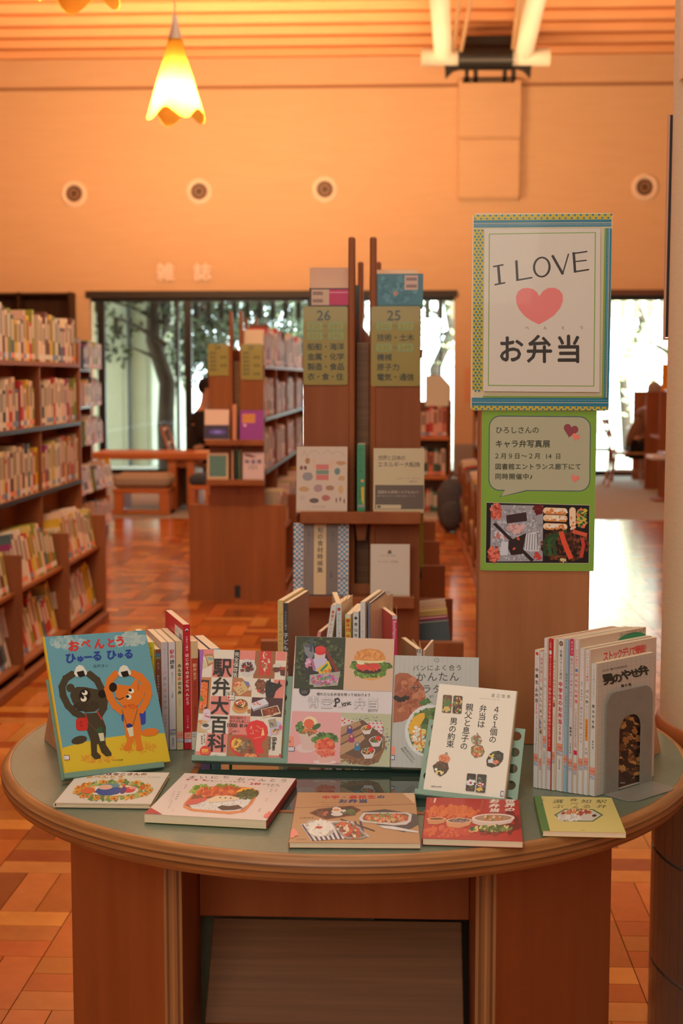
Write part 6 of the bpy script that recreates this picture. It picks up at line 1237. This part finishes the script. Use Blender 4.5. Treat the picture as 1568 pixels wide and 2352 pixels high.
flatbook('guidebook', [(765, 978), (1165, 985), (1303, 1172), (860, 1160)], [(1215.7, 1829), (1391, 1832), (1451.7, 1914), (1257, 1909)], .010, .0085, (206, 186, 104), 'pale yellow guidebook with a green spine strip lying rightmost on the table', f5, spine='L', spcol=(76, 118, 50))

# ---- standing rows of books with their spines to us
def spine_art(e, t, H, W, side, fn):
    A = Art([(0, 0), (t*1000, 0), (t*1000, H*1000), (0, H*1000)], t, H); A.z = 2e-5; fn(A, t*1000, H*1000); o = A.build('spine_print', [c for c in e.children if c.name.startswith('cover')][0])
    if side == 'L': o.matrix_basis = Matrix(((0, 0, -1, -.0032), (0, 1, 0, 0), (1, 0, 0, -t), (0, 0, 0, 1)))
    else: o.matrix_basis = Matrix(((0, 0, 1, W+.0032), (0, 1, 0, 0), (-1, 0, 0, 0), (0, 0, 0, 1)))
    return o
CALL = (226, 140, 112)
def sp(bgc, items, label=True, extra=None, lab2=True):
    def fn(A, t, H):
        A.rect(bgc, .2, .2, t-.2, H-.2)
        if extra: extra(A, t, H)
        for (s, y, size, col, *o) in items:
            b = o[0] if o else 0; adv = o[1] if len(o) > 1 else size*1.02; dx = o[2] if len(o) > 2 else 0
            A.text(s, t/2+dx, y+size/2, size, col, vert=True, adv=adv, bold=b)
        if label:
            y0_ = label if label is not True else H-26
            A.rect(CALL, 0.2, y0_, t-.2, y0_+13); A.text('弁当', t/2-1.9, y0_+7, 4.2, (150, 50, 40), adv=4.2)
            A.rect((196, 186, 186), .2, y0_+13.3, t-.2, y0_+20); A.rect((50, 60, 90), .2, y0_+13.3, t-.2, y0_+13.8); A.text('596.4', 1.2, y0_+17, 2.8, (70, 70, 80), adv=2.6); A.rect((50, 60, 90), .2, y0_+20, t-.2, y0_+20.6)
    return fn
K = (44, 40, 38); RD = (196, 44, 60); WH = (214, 200, 184)
rows = [  # top px (zoomed), text, cover colour, spine colour, name of it
 (310, 1705, 'white-spined cookbook at the left end of the right-hand row', WH, sp(WH, [('まいにちの', 13, 3.4, K, 0, 3.6), ('中高生', 32, 7.6, K, .03, 11), ('の', 64, 5, K), ('お弁当', 68, 7.6, K, .03, 9), ('250', 94, 5.6, RD, .02, 7.4), ('手早く作れて組み合わせ自由。', 117, 3, K, 0, 3.6, 1), ('食のスタジオ', 166, 3.6, K)], 186, lambda A, t, H: A.ell((210, 60, 40), t/2, 7, 3.2))),
 (325, 1705, 'white cookbook with red title, second in the right-hand row', WH, sp(WH, [('四季を楽しむ', 10, 6, RD, .01, 7.5), ('おいしいおべんとう', 62, 6.4, K, .02, 10), ('つくりおきレシピ', 150, 3, RD)], 190, lambda A, t, H: (A.ell((150, 110, 70), t/2, 142, 2.8, 3.4), A.ell((50, 70, 140), .8, 128, 1, 10)))),
 (215, 1738, 'tall cream cookbook with pale green title, third in the right-hand row', WH, sp(WH, [('簡単 手早い', 26, 3, (120, 170, 160), 0, 4), ('大人', 70, 6, (96, 110, 96), 0, 12), ('のヘルシー', 94, 6, (130, 180, 170), 0, 12), ('弁当', 146, 6, (96, 110, 96), 0, 11), ('LEEMOOK', 200, 3.5, K)], 174)),
 (230, 1750, 'bright red-spined book in the right-hand row', (200, 50, 44), sp((200, 50, 44), [('決定版', 6, 3.4, (224, 190, 170)), ('楽しく作れる＆食べられる', 30, 3.8, (224, 200, 180), 0, 4.4), ('かわいい子どものおべんとう', 86, 6.2, (228, 210, 190), .01, 6.9), ('阪下千恵', 178, 3.4, (228, 210, 190))], 212, lambda A, t, H: (A.ell((214, 204, 190), t/2, 24, 3, 4), A.rect((206, 196, 186), .2, 200, t-.2, H-.3)))),
 (238, 1760, 'cream book with thin title and a small lunch picture, fifth in the right-hand row', (214, 200, 174), sp((214, 200, 174), [('おべんとうのおかず帖', 36, 6, K, 0, 6.8), ('ワタナベマキ', 134, 3.6, (110, 100, 90))], 200, lambda A, t, H: (A.rrect((130, 60, 40), 1, 108, t-1, 120, 1.5), A.ell((206, 170, 100), t/2, 111, 2)))),
 (243, 1778, 'thickest white book with a big red title about middle-school lunches', WH, sp(WH, [('栄養バランス満点', 20, 6.2, K, .01, 6.6), ('中学生のお弁当', 76, 9.4, (190, 30, 70), .04, 11), ('200', 154, 7, (190, 30, 70), .02, 9.6), ('成美堂出版', 214, 3.6, K)], 186, lambda A, t, H: (A.ell((110, 60, 50), t/2, 9, 4.4), A.ell((150, 150, 110), t/2, 9, 2.4)))),
 (245, 1780, 'pale blue slim book, seventh in the right-hand row', (150, 172, 176), sp((150, 172, 176), [('藤井恵の朝、10分でのっけべんとう', 60, 4.6, K, 0, 5.6)], 205)),
 (250, 1795, 'white book priced in red and black print, with a pink top block', (206, 190, 180), sp((206, 190, 180), [('カンタン', 4, 5, (236, 214, 200), .02, 6), ('毎日ムリなく手早くおべんとう', 34, 5, (206, 50, 90), .02, 6.4), ('脇雅世', 155, 4.6, K, .03, 6), ('980円', 184, 3.4, K, .02, 5)], 212, lambda A, t, H: A.rect((214, 44, 80), .2, .3, t-.2, 30))),
 (250, 1798, 'cream book with blue and pink title about quick lunches, ninth in the row', (214, 196, 176), sp((214, 196, 176), [('女子中高生の', 18, 4.6, (206, 60, 90), .01, 5.4), ('超', 52, 5.6, (30, 100, 170), .04), ('かんたん弁当', 60, 6.4, (206, 50, 80), .04, 9.2), ('とっておきのお弁当おかず', 122, 3.8, K, .01, 4.2), ('94点掲載', 172, 3.6, RD)], 218, lambda A, t, H: A.rect((206, 44, 80), .2, 196, t-.2, 204))),
 (335, 1800, 'white book about three-dish party lunches, tenth in the row', WH, sp(WH, [('たった３品でＯＫ！', 10, 4, (226, 120, 130), 0, 5), ('季節の', 58, 3.4, K), ('お出かけ', 72, 4.8, K, .01, 5.6), ('＆', 96, 4.2, RD), ('持ちより弁当', 103, 5.2, K, .01, 6.8), ('藤井恵', 150, 4, (110, 100, 100), 0, 6)], 194)),
 (345, 1800, 'white book with red katakana and an orange band, eleventh in the row', WH, sp(WH, [('ストックデリで簡単！', 6, 5, (214, 60, 50), .01, 5.6), ('パン弁', 70, 6.4, K, .03, 9), ('朝ラク10分！', 98, 3, K, 0, 3.4), ('パンがお弁当', 124, 3.6, (120, 60, 20), .02, 5), ('高橋', 172, 5, (120, 110, 100), 0, 7)], 190, lambda A, t, H: A.rrect((226, 130, 40), 1.2, 121, t-1.2, 160, 2))),
 (435, 1798, 'grid-patterned men\'s lunch book at the right end against the grey bookend', (196, 182, 160), sp((206, 194, 176), [('ガッツリ食べてやせられる！', 10, 3.6, K, 0, 4.1), ('男のやせ弁', 72, 6.4, K, .03, 9), ('藤井恵', 135, 4, K, .01, 5.4)], 182)),
]
wz = [62, 34, 42, 50, 36, 76, 45, 50, 46, 55, 50, 70]; tot = .108; thk = [w_/sum(wz)*tot for w_ in wz]
dv = Vector((cos(radians(42.5)), sin(radians(42.5)), 0)); tv = Vector((sin(radians(42.5)), -cos(radians(42.5)), 0))
p0 = Vector((.233, 2.42, 0)); acc = 0; lastM = None
for k, ((ty, by, lab, cc, fn), t) in enumerate(zip(rows, thk)):
    acc += t; frac = acc/tot; pos = p0+tv*acc+dv*(.042*frac+(.0 if k else 0))
    Hh = (by-ty)/4.38/3200*(2.40-.02*frac)*1.035; Wd = .150 if Hh < .225 else .182
    if k == 11: Hh = .233; Wd = .156
    M = pose(42.5, 0, 0, pos.x, pos.y, TZ+.001); lastM = M
    art = None
    if k == 11:
        def cM(A):
            A.full((190, 174, 148))
            for i in range(13): A.line((170, 140, 120), 2, [(735+i*46, 435-i*12.5), (690+i*45, 1798-i*17)])
            for i in range(27): A.line((165, 150, 130), 2, [(735-i*1.6, 480+i*50), (1285-i*2, 330+i*48)])
            for ch, x, y, s in (('男', 830, 590, 120), ('の', 915, 575, 105), ('や', 1003, 535, 110), ('せ', 1085, 515, 100), ('弁', 1168, 482, 112)): A.text(ch, x, y, s, (36, 44, 30), bold=.05, rot=-14)
            A.text('ガッツリ食べてやせられる！', 785, 505, 30, K, rot=-15, adv=20, sx=.8); A.text('藤井恵', 965, 655, 32, K, rot=-14, adv=36, bold=.02)
            A.poly((70, 44, 28), [(930, 960), (1180, 880), (1180, 1600), (900, 1700)]); A.blobs([(150, 100, 50), (100, 64, 36), (54, 34, 24), (180, 130, 70), (40, 26, 20)], 1020, 1280, 120, 330, 260, 36); A.text('成美堂', 925, 1650, 16, (200, 190, 170))
        art = Art([(735, 435), (1285, 285), (1222, 1606), (690, 1798)], Wd, Hh); cM(art)
    if k in (8, 10):
        art = Art([(0, 0), (100, 0), (100, 100), (0, 100)], Wd, Hh)
        if k == 10: art.text('ストックデリで簡単！', 22, 6.5, 7, (200, 60, 50), adv=7, bold=.03, sx=1.2)
        else: art.ell((40, 130, 80), 78, 6, 22, 4); art.text('中高生の', 14, 12, 10, (190, 40, 60), adv=12, bold=.05); art.text('Let’s COOKING No.87', 60, 1.6, 2.6, K, adv=3)
    e = cover_book('cookbook', M, Wd, Hh, t-.0006, cc, lab, spine='L', art=art); spine_art(e, t-.0006, Hh, Wd, 'L', fn)
# bookend
Mb = lastM @ Matrix.Translation((0, 0, .0045)); e = bpy.data.objects.new('bookend', None); COL.objects.link(e); e.matrix_world = Mb; e.empty_display_size = .05
tag(e, 'grey metal bookend with an arched cut-out holding up the right-hand row', 'bookend')
bw, bh, t = .128, .178, .0014; x0_ = .018; hx0, hx1, hy1 = x0_+.036, x0_+.096, .132; m = MB()
def arch(xa_, xb_, y1_, r_, n=6):
    P = [(xa_, y1_-r_)]+[(xa_+r_-r_*cos(pi/2*k/n), y1_-r_+r_*sin(pi/2*k/n)) for k in range(1, n+1)]+[(xb_-r_+r_*sin(pi/2*k/n), y1_-r_+r_*cos(pi/2*k/n)) for k in range(0, n+1)]; return P
outer = [(x0_, 0)]+arch(x0_, x0_+bw, bh, .022)+[(x0_+bw, 0)]; inner = [(hx0, 0)]+arch(hx0, hx1, hy1, .026)+[(hx1, 0)]
poly = outer+inner[::-1]; m.prism(poly, 0, t); m.build('upright_plate', GREY, e)
Pb = [(x0_, 0), (x0_+bw, 0), (x0_+bw, .058)]; r_ = .02
base = [(x0_, 0), (x0_, .038)]+[(x0_+r_-r_*cos(a), .038+r_*sin(a)) for a in (pi/6, pi/3, pi/2)]+[(x0_+bw-r_+r_*sin(a), .038+r_*cos(a)) for a in (0, pi/6, pi/3, pi/2)]+[(x0_+bw, 0)]
m = MB().prism(base, -.0002, .0012, M=Matrix(((1,0,0,0),(0,0,1,0),(0,1,0,t),(0,0,0,1)))); m.build('base_plate', GREY, e)

# left-hand row, spines to the right-front
left = [  # thickness, height, depth shift, label, colour, spine art, cover
 (.012, .212, .000, 'white book with a yellow spine at the left end of the left-hand row', (224, 214, 196), sp((206, 190, 40), [('忙しい朝でもすぐできる', 10, 4.4, (90, 80, 30), 0, 5.4), ('いきいき弁当', 80, 4.6, K)], False)),
 (.0105, .198, .000, 'brown-spined lunch book, second in the left-hand row', (206, 184, 150), sp((120, 62, 42), [('ラップ', 26, 4.6, WH), ('おむすびおべんとう', 50, 4.8, WH, .01, 5.4), ('こんだて', 118, 4, WH)], False, lambda A, t, H: (A.rect((60, 110, 130), 1, 8, t-1, 14), A.rect((110, 130, 80), 1, 15, t-1, 19)))),
 (.0125, .212, .000, 'grey-pink book with thin pink and grey title, third in the left-hand row', (206, 186, 172), sp((190, 172, 166), [('おいしいノート', 12, 4.2, (120, 100, 100), 0, 6), ('四', 56, 7, (206, 110, 120)), ('季の', 68, 7, (120, 100, 100), 0, 11), ('恵', 91, 7, (206, 110, 90)), ('み弁当', 103, 7, (120, 100, 100), 0, 11), ('谷口純子', 142, 5, (120, 110, 110), 0, 7)], False)),
 (.0125, .212, .001, 'white book with a red and black title, fourth in the left-hand row', (214, 200, 184), sp((206, 192, 180), [('駅弁', 14, 9.4, (180, 40, 50), .02), ('読本', 34, 9.4, K, .02), ('全国うまいもん', 58, 3, K, 0, 3.6), ('上杉剛嗣', 96, 3.2, K)], False, lambda A, t, H: (A.rect((170, 160, 156), .2, 172, t-.2, 184), A.rect((50, 60, 90), .2, 172, t-.2, 173.4), A.text('596.4', 1.4, 180, 3.4, K), A.text('徳間書店', t/2, 190, 4.4, K, vert=True)))),
 (.0125, .214, .001, 'cream book with a bold black hiragana title, fifth in the left-hand row', (206, 180, 134), sp((206, 180, 134), [('みんな', 44, 7.6, K, .05, 8.6), ('の', 70, 7, (200, 50, 50), .05), ('のり弁', 79, 7.6, K, .05, 9), ('しるちでる', 112, 3, K)], 178)),
 (.0135, .246, .004, 'tall red-spined book sticking up above the left-hand row', (200, 40, 48), sp((184, 28, 40), [('にぎりっ娘の', 22, 4.6, (226, 190, 180), .02, 5), ('はじめての子どもべんとう', 56, 7.4, (228, 206, 190), .03, 8.6), ('にぎりっ娘', 178, 4.6, (226, 190, 180), 0, 5.4)], 212, lambda A, t, H: (A.heart((214, 206, 190), t/2, 10, 3.2, 180), A.ell((60, 30, 26), t/2, 12, 2)))),
 (.0135, .214, .001, 'orange-red book with a beige top band, beside the tall red one', (206, 170, 120), sp((176, 64, 40), [('駅弁女子', 43, 8, (226, 170, 120), .02, 8.4), ('日本全国旅して食べて', 76, 3, (90, 40, 26), 0, 3.2), ('なかだえり', 128, 5, (60, 30, 20), 0, 5.6)], False, lambda A, t, H: (A.rect((206, 170, 120), .2, .2, t-.2, 33), A.rect((214, 196, 170), .2, 178, t-.2, H-.2), A.rect((70, 90, 140), .2, 182, t-.2, 183), A.text('596.4', 1.4, 187, 3.4, K)))),
 (.0185, .196, .003, 'glossy pink-violet book behind the chequered cookbook', (196, 130, 184), sp((190, 120, 180), [('鉄車の', 26, 9, (226, 190, 220), .04, 10), ('アゴせい', 60, 10, K, .06, 13)], False)),
 (.0185, .196, .012, 'pale blue book at the right end of the left-hand row', (140, 172, 190), sp((140, 172, 190), [], False)),
]
u_ = Vector((.35, -.937, 0)); nv = Vector((.937, .35, 0)); p = Vector((-.4895, 2.6415, 0)); WD = .150
for k, (t, Hh, ds, lab, cc, fn) in enumerate(left):
    Wd = WD if Hh < .23 else .18
    sx_ = p.x; spn = Vector((sx_, 2.640+ds+(.008 if k > 6 else 0), 0)); org = spn-u_*Wd
    M = pose(math.degrees(atan2(u_.y, u_.x)), 0, 0, org.x, org.y, TZ+.001)
    art = None
    if k == 5: art = Art([(0, 0), (100, 0), (100, 100), (0, 100)], Wd, Hh); art.rect((200, 40, 48), 0, 0, 100, 100); art.rect((214, 204, 190), 55, 5, 98, 24); [art.rect((60, 50, 60), 78+i*1.8, 9, 79+i*1.8, 19) for i in range(9)]; art.text('おべんとう', 60, 9, 3, K)
    e = cover_book('cookbook', M, Wd, Hh, t, cc, lab, spine='R', art=art); spine_art(e, t, Hh, Wd, 'R', fn)
    p.x += (t+.0008)*1.063

# row on the back of the table, between the stand and the shelves
def backbook(px0_, px1_, ytop, y, yawd, W, lab, cc, fn, group=None, fan=0, t=None, lean=0):
    a = aty(px0_, ytop, y); b = aty(px1_, ytop, y); t = t or (b.x-a.x); Hh = a.z-TZ-.002
    dvv = Vector((cos(radians(yawd)), sin(radians(yawd)), 0)); tvv = Vector((sin(radians(yawd)), -cos(radians(yawd)), 0))
    t = t/max(tvv.x, .8); pos = Vector((a.x, y, 0))+tvv*t
    M = pose(yawd, 0, 0, pos.x, pos.y, TZ+.0015) 
    if lean: M = Matrix.Translation((pos.x, pos.y, TZ+.0015)) @ Matrix.Rotation(radians(lean), 4, 'Y') @ Matrix.Translation((-pos.x, -pos.y, -TZ-.0015)) @ M
    e = cover_book('cookbook', M, W, Hh, t, cc, lab, spine='L'); 
    if fn: spine_art(e, t, Hh, W, 'L', fn)
    if fan:
        for q in range(fan):
            m = MB(); a_ = radians(3+q*3.2); m.box((.002, .003, -.0003), (W-.006, Hh-.004, 0), lin((226, 206, 176))); o = m.build('loose_page', MATTE, e); o.matrix_basis = Matrix.Rotation(-a_*(1 if q % 2 else .6), 4, 'Y')
    return e
YR = 3.02
backbook(638, 651, 1378, YR, 80, .19, 'yellow-spined book at the left of the back row on the table', (214, 190, 130), sp((206, 170, 100), [('つくってあげたいシニアの', 26, 8.6, (120, 90, 50), 0, 10)], False))
backbook(651.6, 662, 1384, YR-.002, 80, .19, 'book with a dark grey spine and white title in the back row', (150, 124, 104), sp((72, 62, 62), [('さんにんに贈る', 18, 5.4, (190, 176, 160), 0, 6), ('子どものお弁当', 66, 12, (206, 190, 176), .02, 14)], False))
backbook(704, 712, 1448, YR+.03, 82, .15, 'small pink-based book peeping out of the back row', (196, 130, 120), sp((214, 130, 120), [], False, lambda A, t, H: A.rect((206, 70, 150), .2, 14, t-.2, 60)), lean=9)
backbook(728, 741, 1387, YR, 80, .17, 'white book with orange title leaning right in the back row', (206, 180, 150), sp((214, 204, 186), [('最速アレンジ！', 12, 7.6, (210, 90, 40), .03, 9), ('お弁当塾', 72, 8, (210, 90, 40), .03, 9.4)], False), lean=8)
backbook(772, 784, 1386, YR, 96, .17, 'white book spread open, a blue dot on its spine, in the back row', (220, 208, 186), sp((206, 198, 186), [('カンタン！10分でできる', 20, 5.2, K, 0, 7.2)], False, lambda A, t, H: (A.ell((190, 60, 50), t/2, 12, 3.6), A.ell((40, 110, 170), t/2, 104, 4))), fan=5)
backbook(793, 806, 1410, YR, 82, .15, 'yellow-spined book with red 10 in the back row', (206, 180, 130), sp((214, 176, 70), [('朝は', 10, 8.4, (196, 50, 30), .05, 9), ('分！', 44, 9, (196, 50, 30), .05, 11)], False, lambda A, t, H: (A.rect((214, 200, 170), .2, .2, t-.2, 8), A.text('10', t/2-2.6, 34, 8.2, (196, 40, 30), bold=.04))), fan=2)
backbook(811, 824, 1404, YR, 82, .15, 'white book with a black round mark and kanji in the back row', (206, 190, 170), sp((210, 200, 186), [('青山有紀', 24, 8, K, .02, 12)], False, lambda A, t, H: A.ell((60, 54, 54), t/2, 14, 3.4)))
backbook(828, 839, 1381, YR, 79, .18, 'white book with thin red title in the back row', (214, 204, 186), sp((214, 204, 188), [('いっしょにねるから朝がすき', 10, 5, (196, 90, 80), 0, 6), ('今', 92, 9, K)], False))
backbook(846, 850, 1384, YR+.012, 80, .18, 'glossy grey-violet magazine in the back row', (120, 116, 130), sp((120, 116, 130), [], False), fan=2)
backbook(900, 911, 1413, YR, 103, .15, 'pink-spined book with splayed pages at the right of the back row', (206, 90, 90), sp((206, 50, 90), [], False, lambda A, t, H: (A.text('Bonchigoo', t/2, 14, 8, (236, 200, 200), rot=90, adv=7), A.rect((206, 190, 170), .2, .2, t-.2, 8))), fan=4)
backbook(956, 968, 1490, YR-.04, 104, .14, 'low book with a white label, behind the salad cookbook', (180, 140, 110), sp((206, 196, 180), [], False, lambda A, t, H: A.text('R2', 1.5, 4, 7, K, bold=.03)), fan=4)
backbook(971, 976, 1492, YR-.1, 80, .12, 'slim white book tip behind the salad cookbook', (200, 190, 170), None)
# slim box holding the back row upright
e = empty('book_tray', (X(775, 3.06), 3.06, TZ), 'low wooden tray holding the back row of books', 'tray')
MB().box((-.16, -.085, .0), (.20, .18, .006), bev=.001).build('tray_base', WOODH, e)
MB().box((-.165, .185, 0), (.205, .195, .05), bev=.002).build('tray_back', WOODH, e)

# wooden book rests at both ends
def rest(pf, pr, apex, ext, label):
    f, r = Vector(pf), Vector(pr); e = empty('wooden_book_rest', (f.x, f.y, TZ), label, 'book rest'); d = Vector(ext); 
    for k, s in enumerate((0, 1)):
        o_ = d*s*.94; P = [f+o_, r+o_, Vector(apex)+o_]; n_ = d.normalized()*.012; m = MB()
        L_ = [q-Vector((f.x, f.y, TZ)) for q in P]; m.add(L_+[q+n_ for q in L_], [(0, 1, 2), (5, 4, 3), (0, 3, 4, 1), (1, 4, 5, 2), (2, 5, 3, 0)]); m.build('side_panel', WEDGE, e)
    for (a, b) in ((f, Vector(apex)), (r, Vector(apex))):
        a_ = a-Vector((f.x, f.y, TZ)); b_ = b-Vector((f.x, f.y, TZ)); w_ = d.normalized()*.012; dd = d*.94; nn = (b_-a_).cross(d).normalized()*.008
        if nn.z > 0: nn = -nn
        P = [a_+w_, a_+dd, b_+dd, b_+w_]; m = MB().add(P+[q+nn for q in P], [(0, 1, 2, 3), (7, 6, 5, 4), (0, 4, 5, 1), (1, 5, 6, 2), (2, 6, 7, 3), (3, 7, 4, 0)]); m.build('sloping_board', WEDGE, e)
rest((-.648, 2.586, TZ+.001), (-.713, 2.705, TZ+.001), (-.672, 2.648, .862), (.11, .06, 0), 'wooden book rest behind the blue and yellow picture book')
rest((.462, 2.60, TZ+.001), (.503, 2.665, TZ+.001), (.473, 2.655, .840), (-.085, .03, 0), 'orange-brown wooden book rest behind the grey bookend')
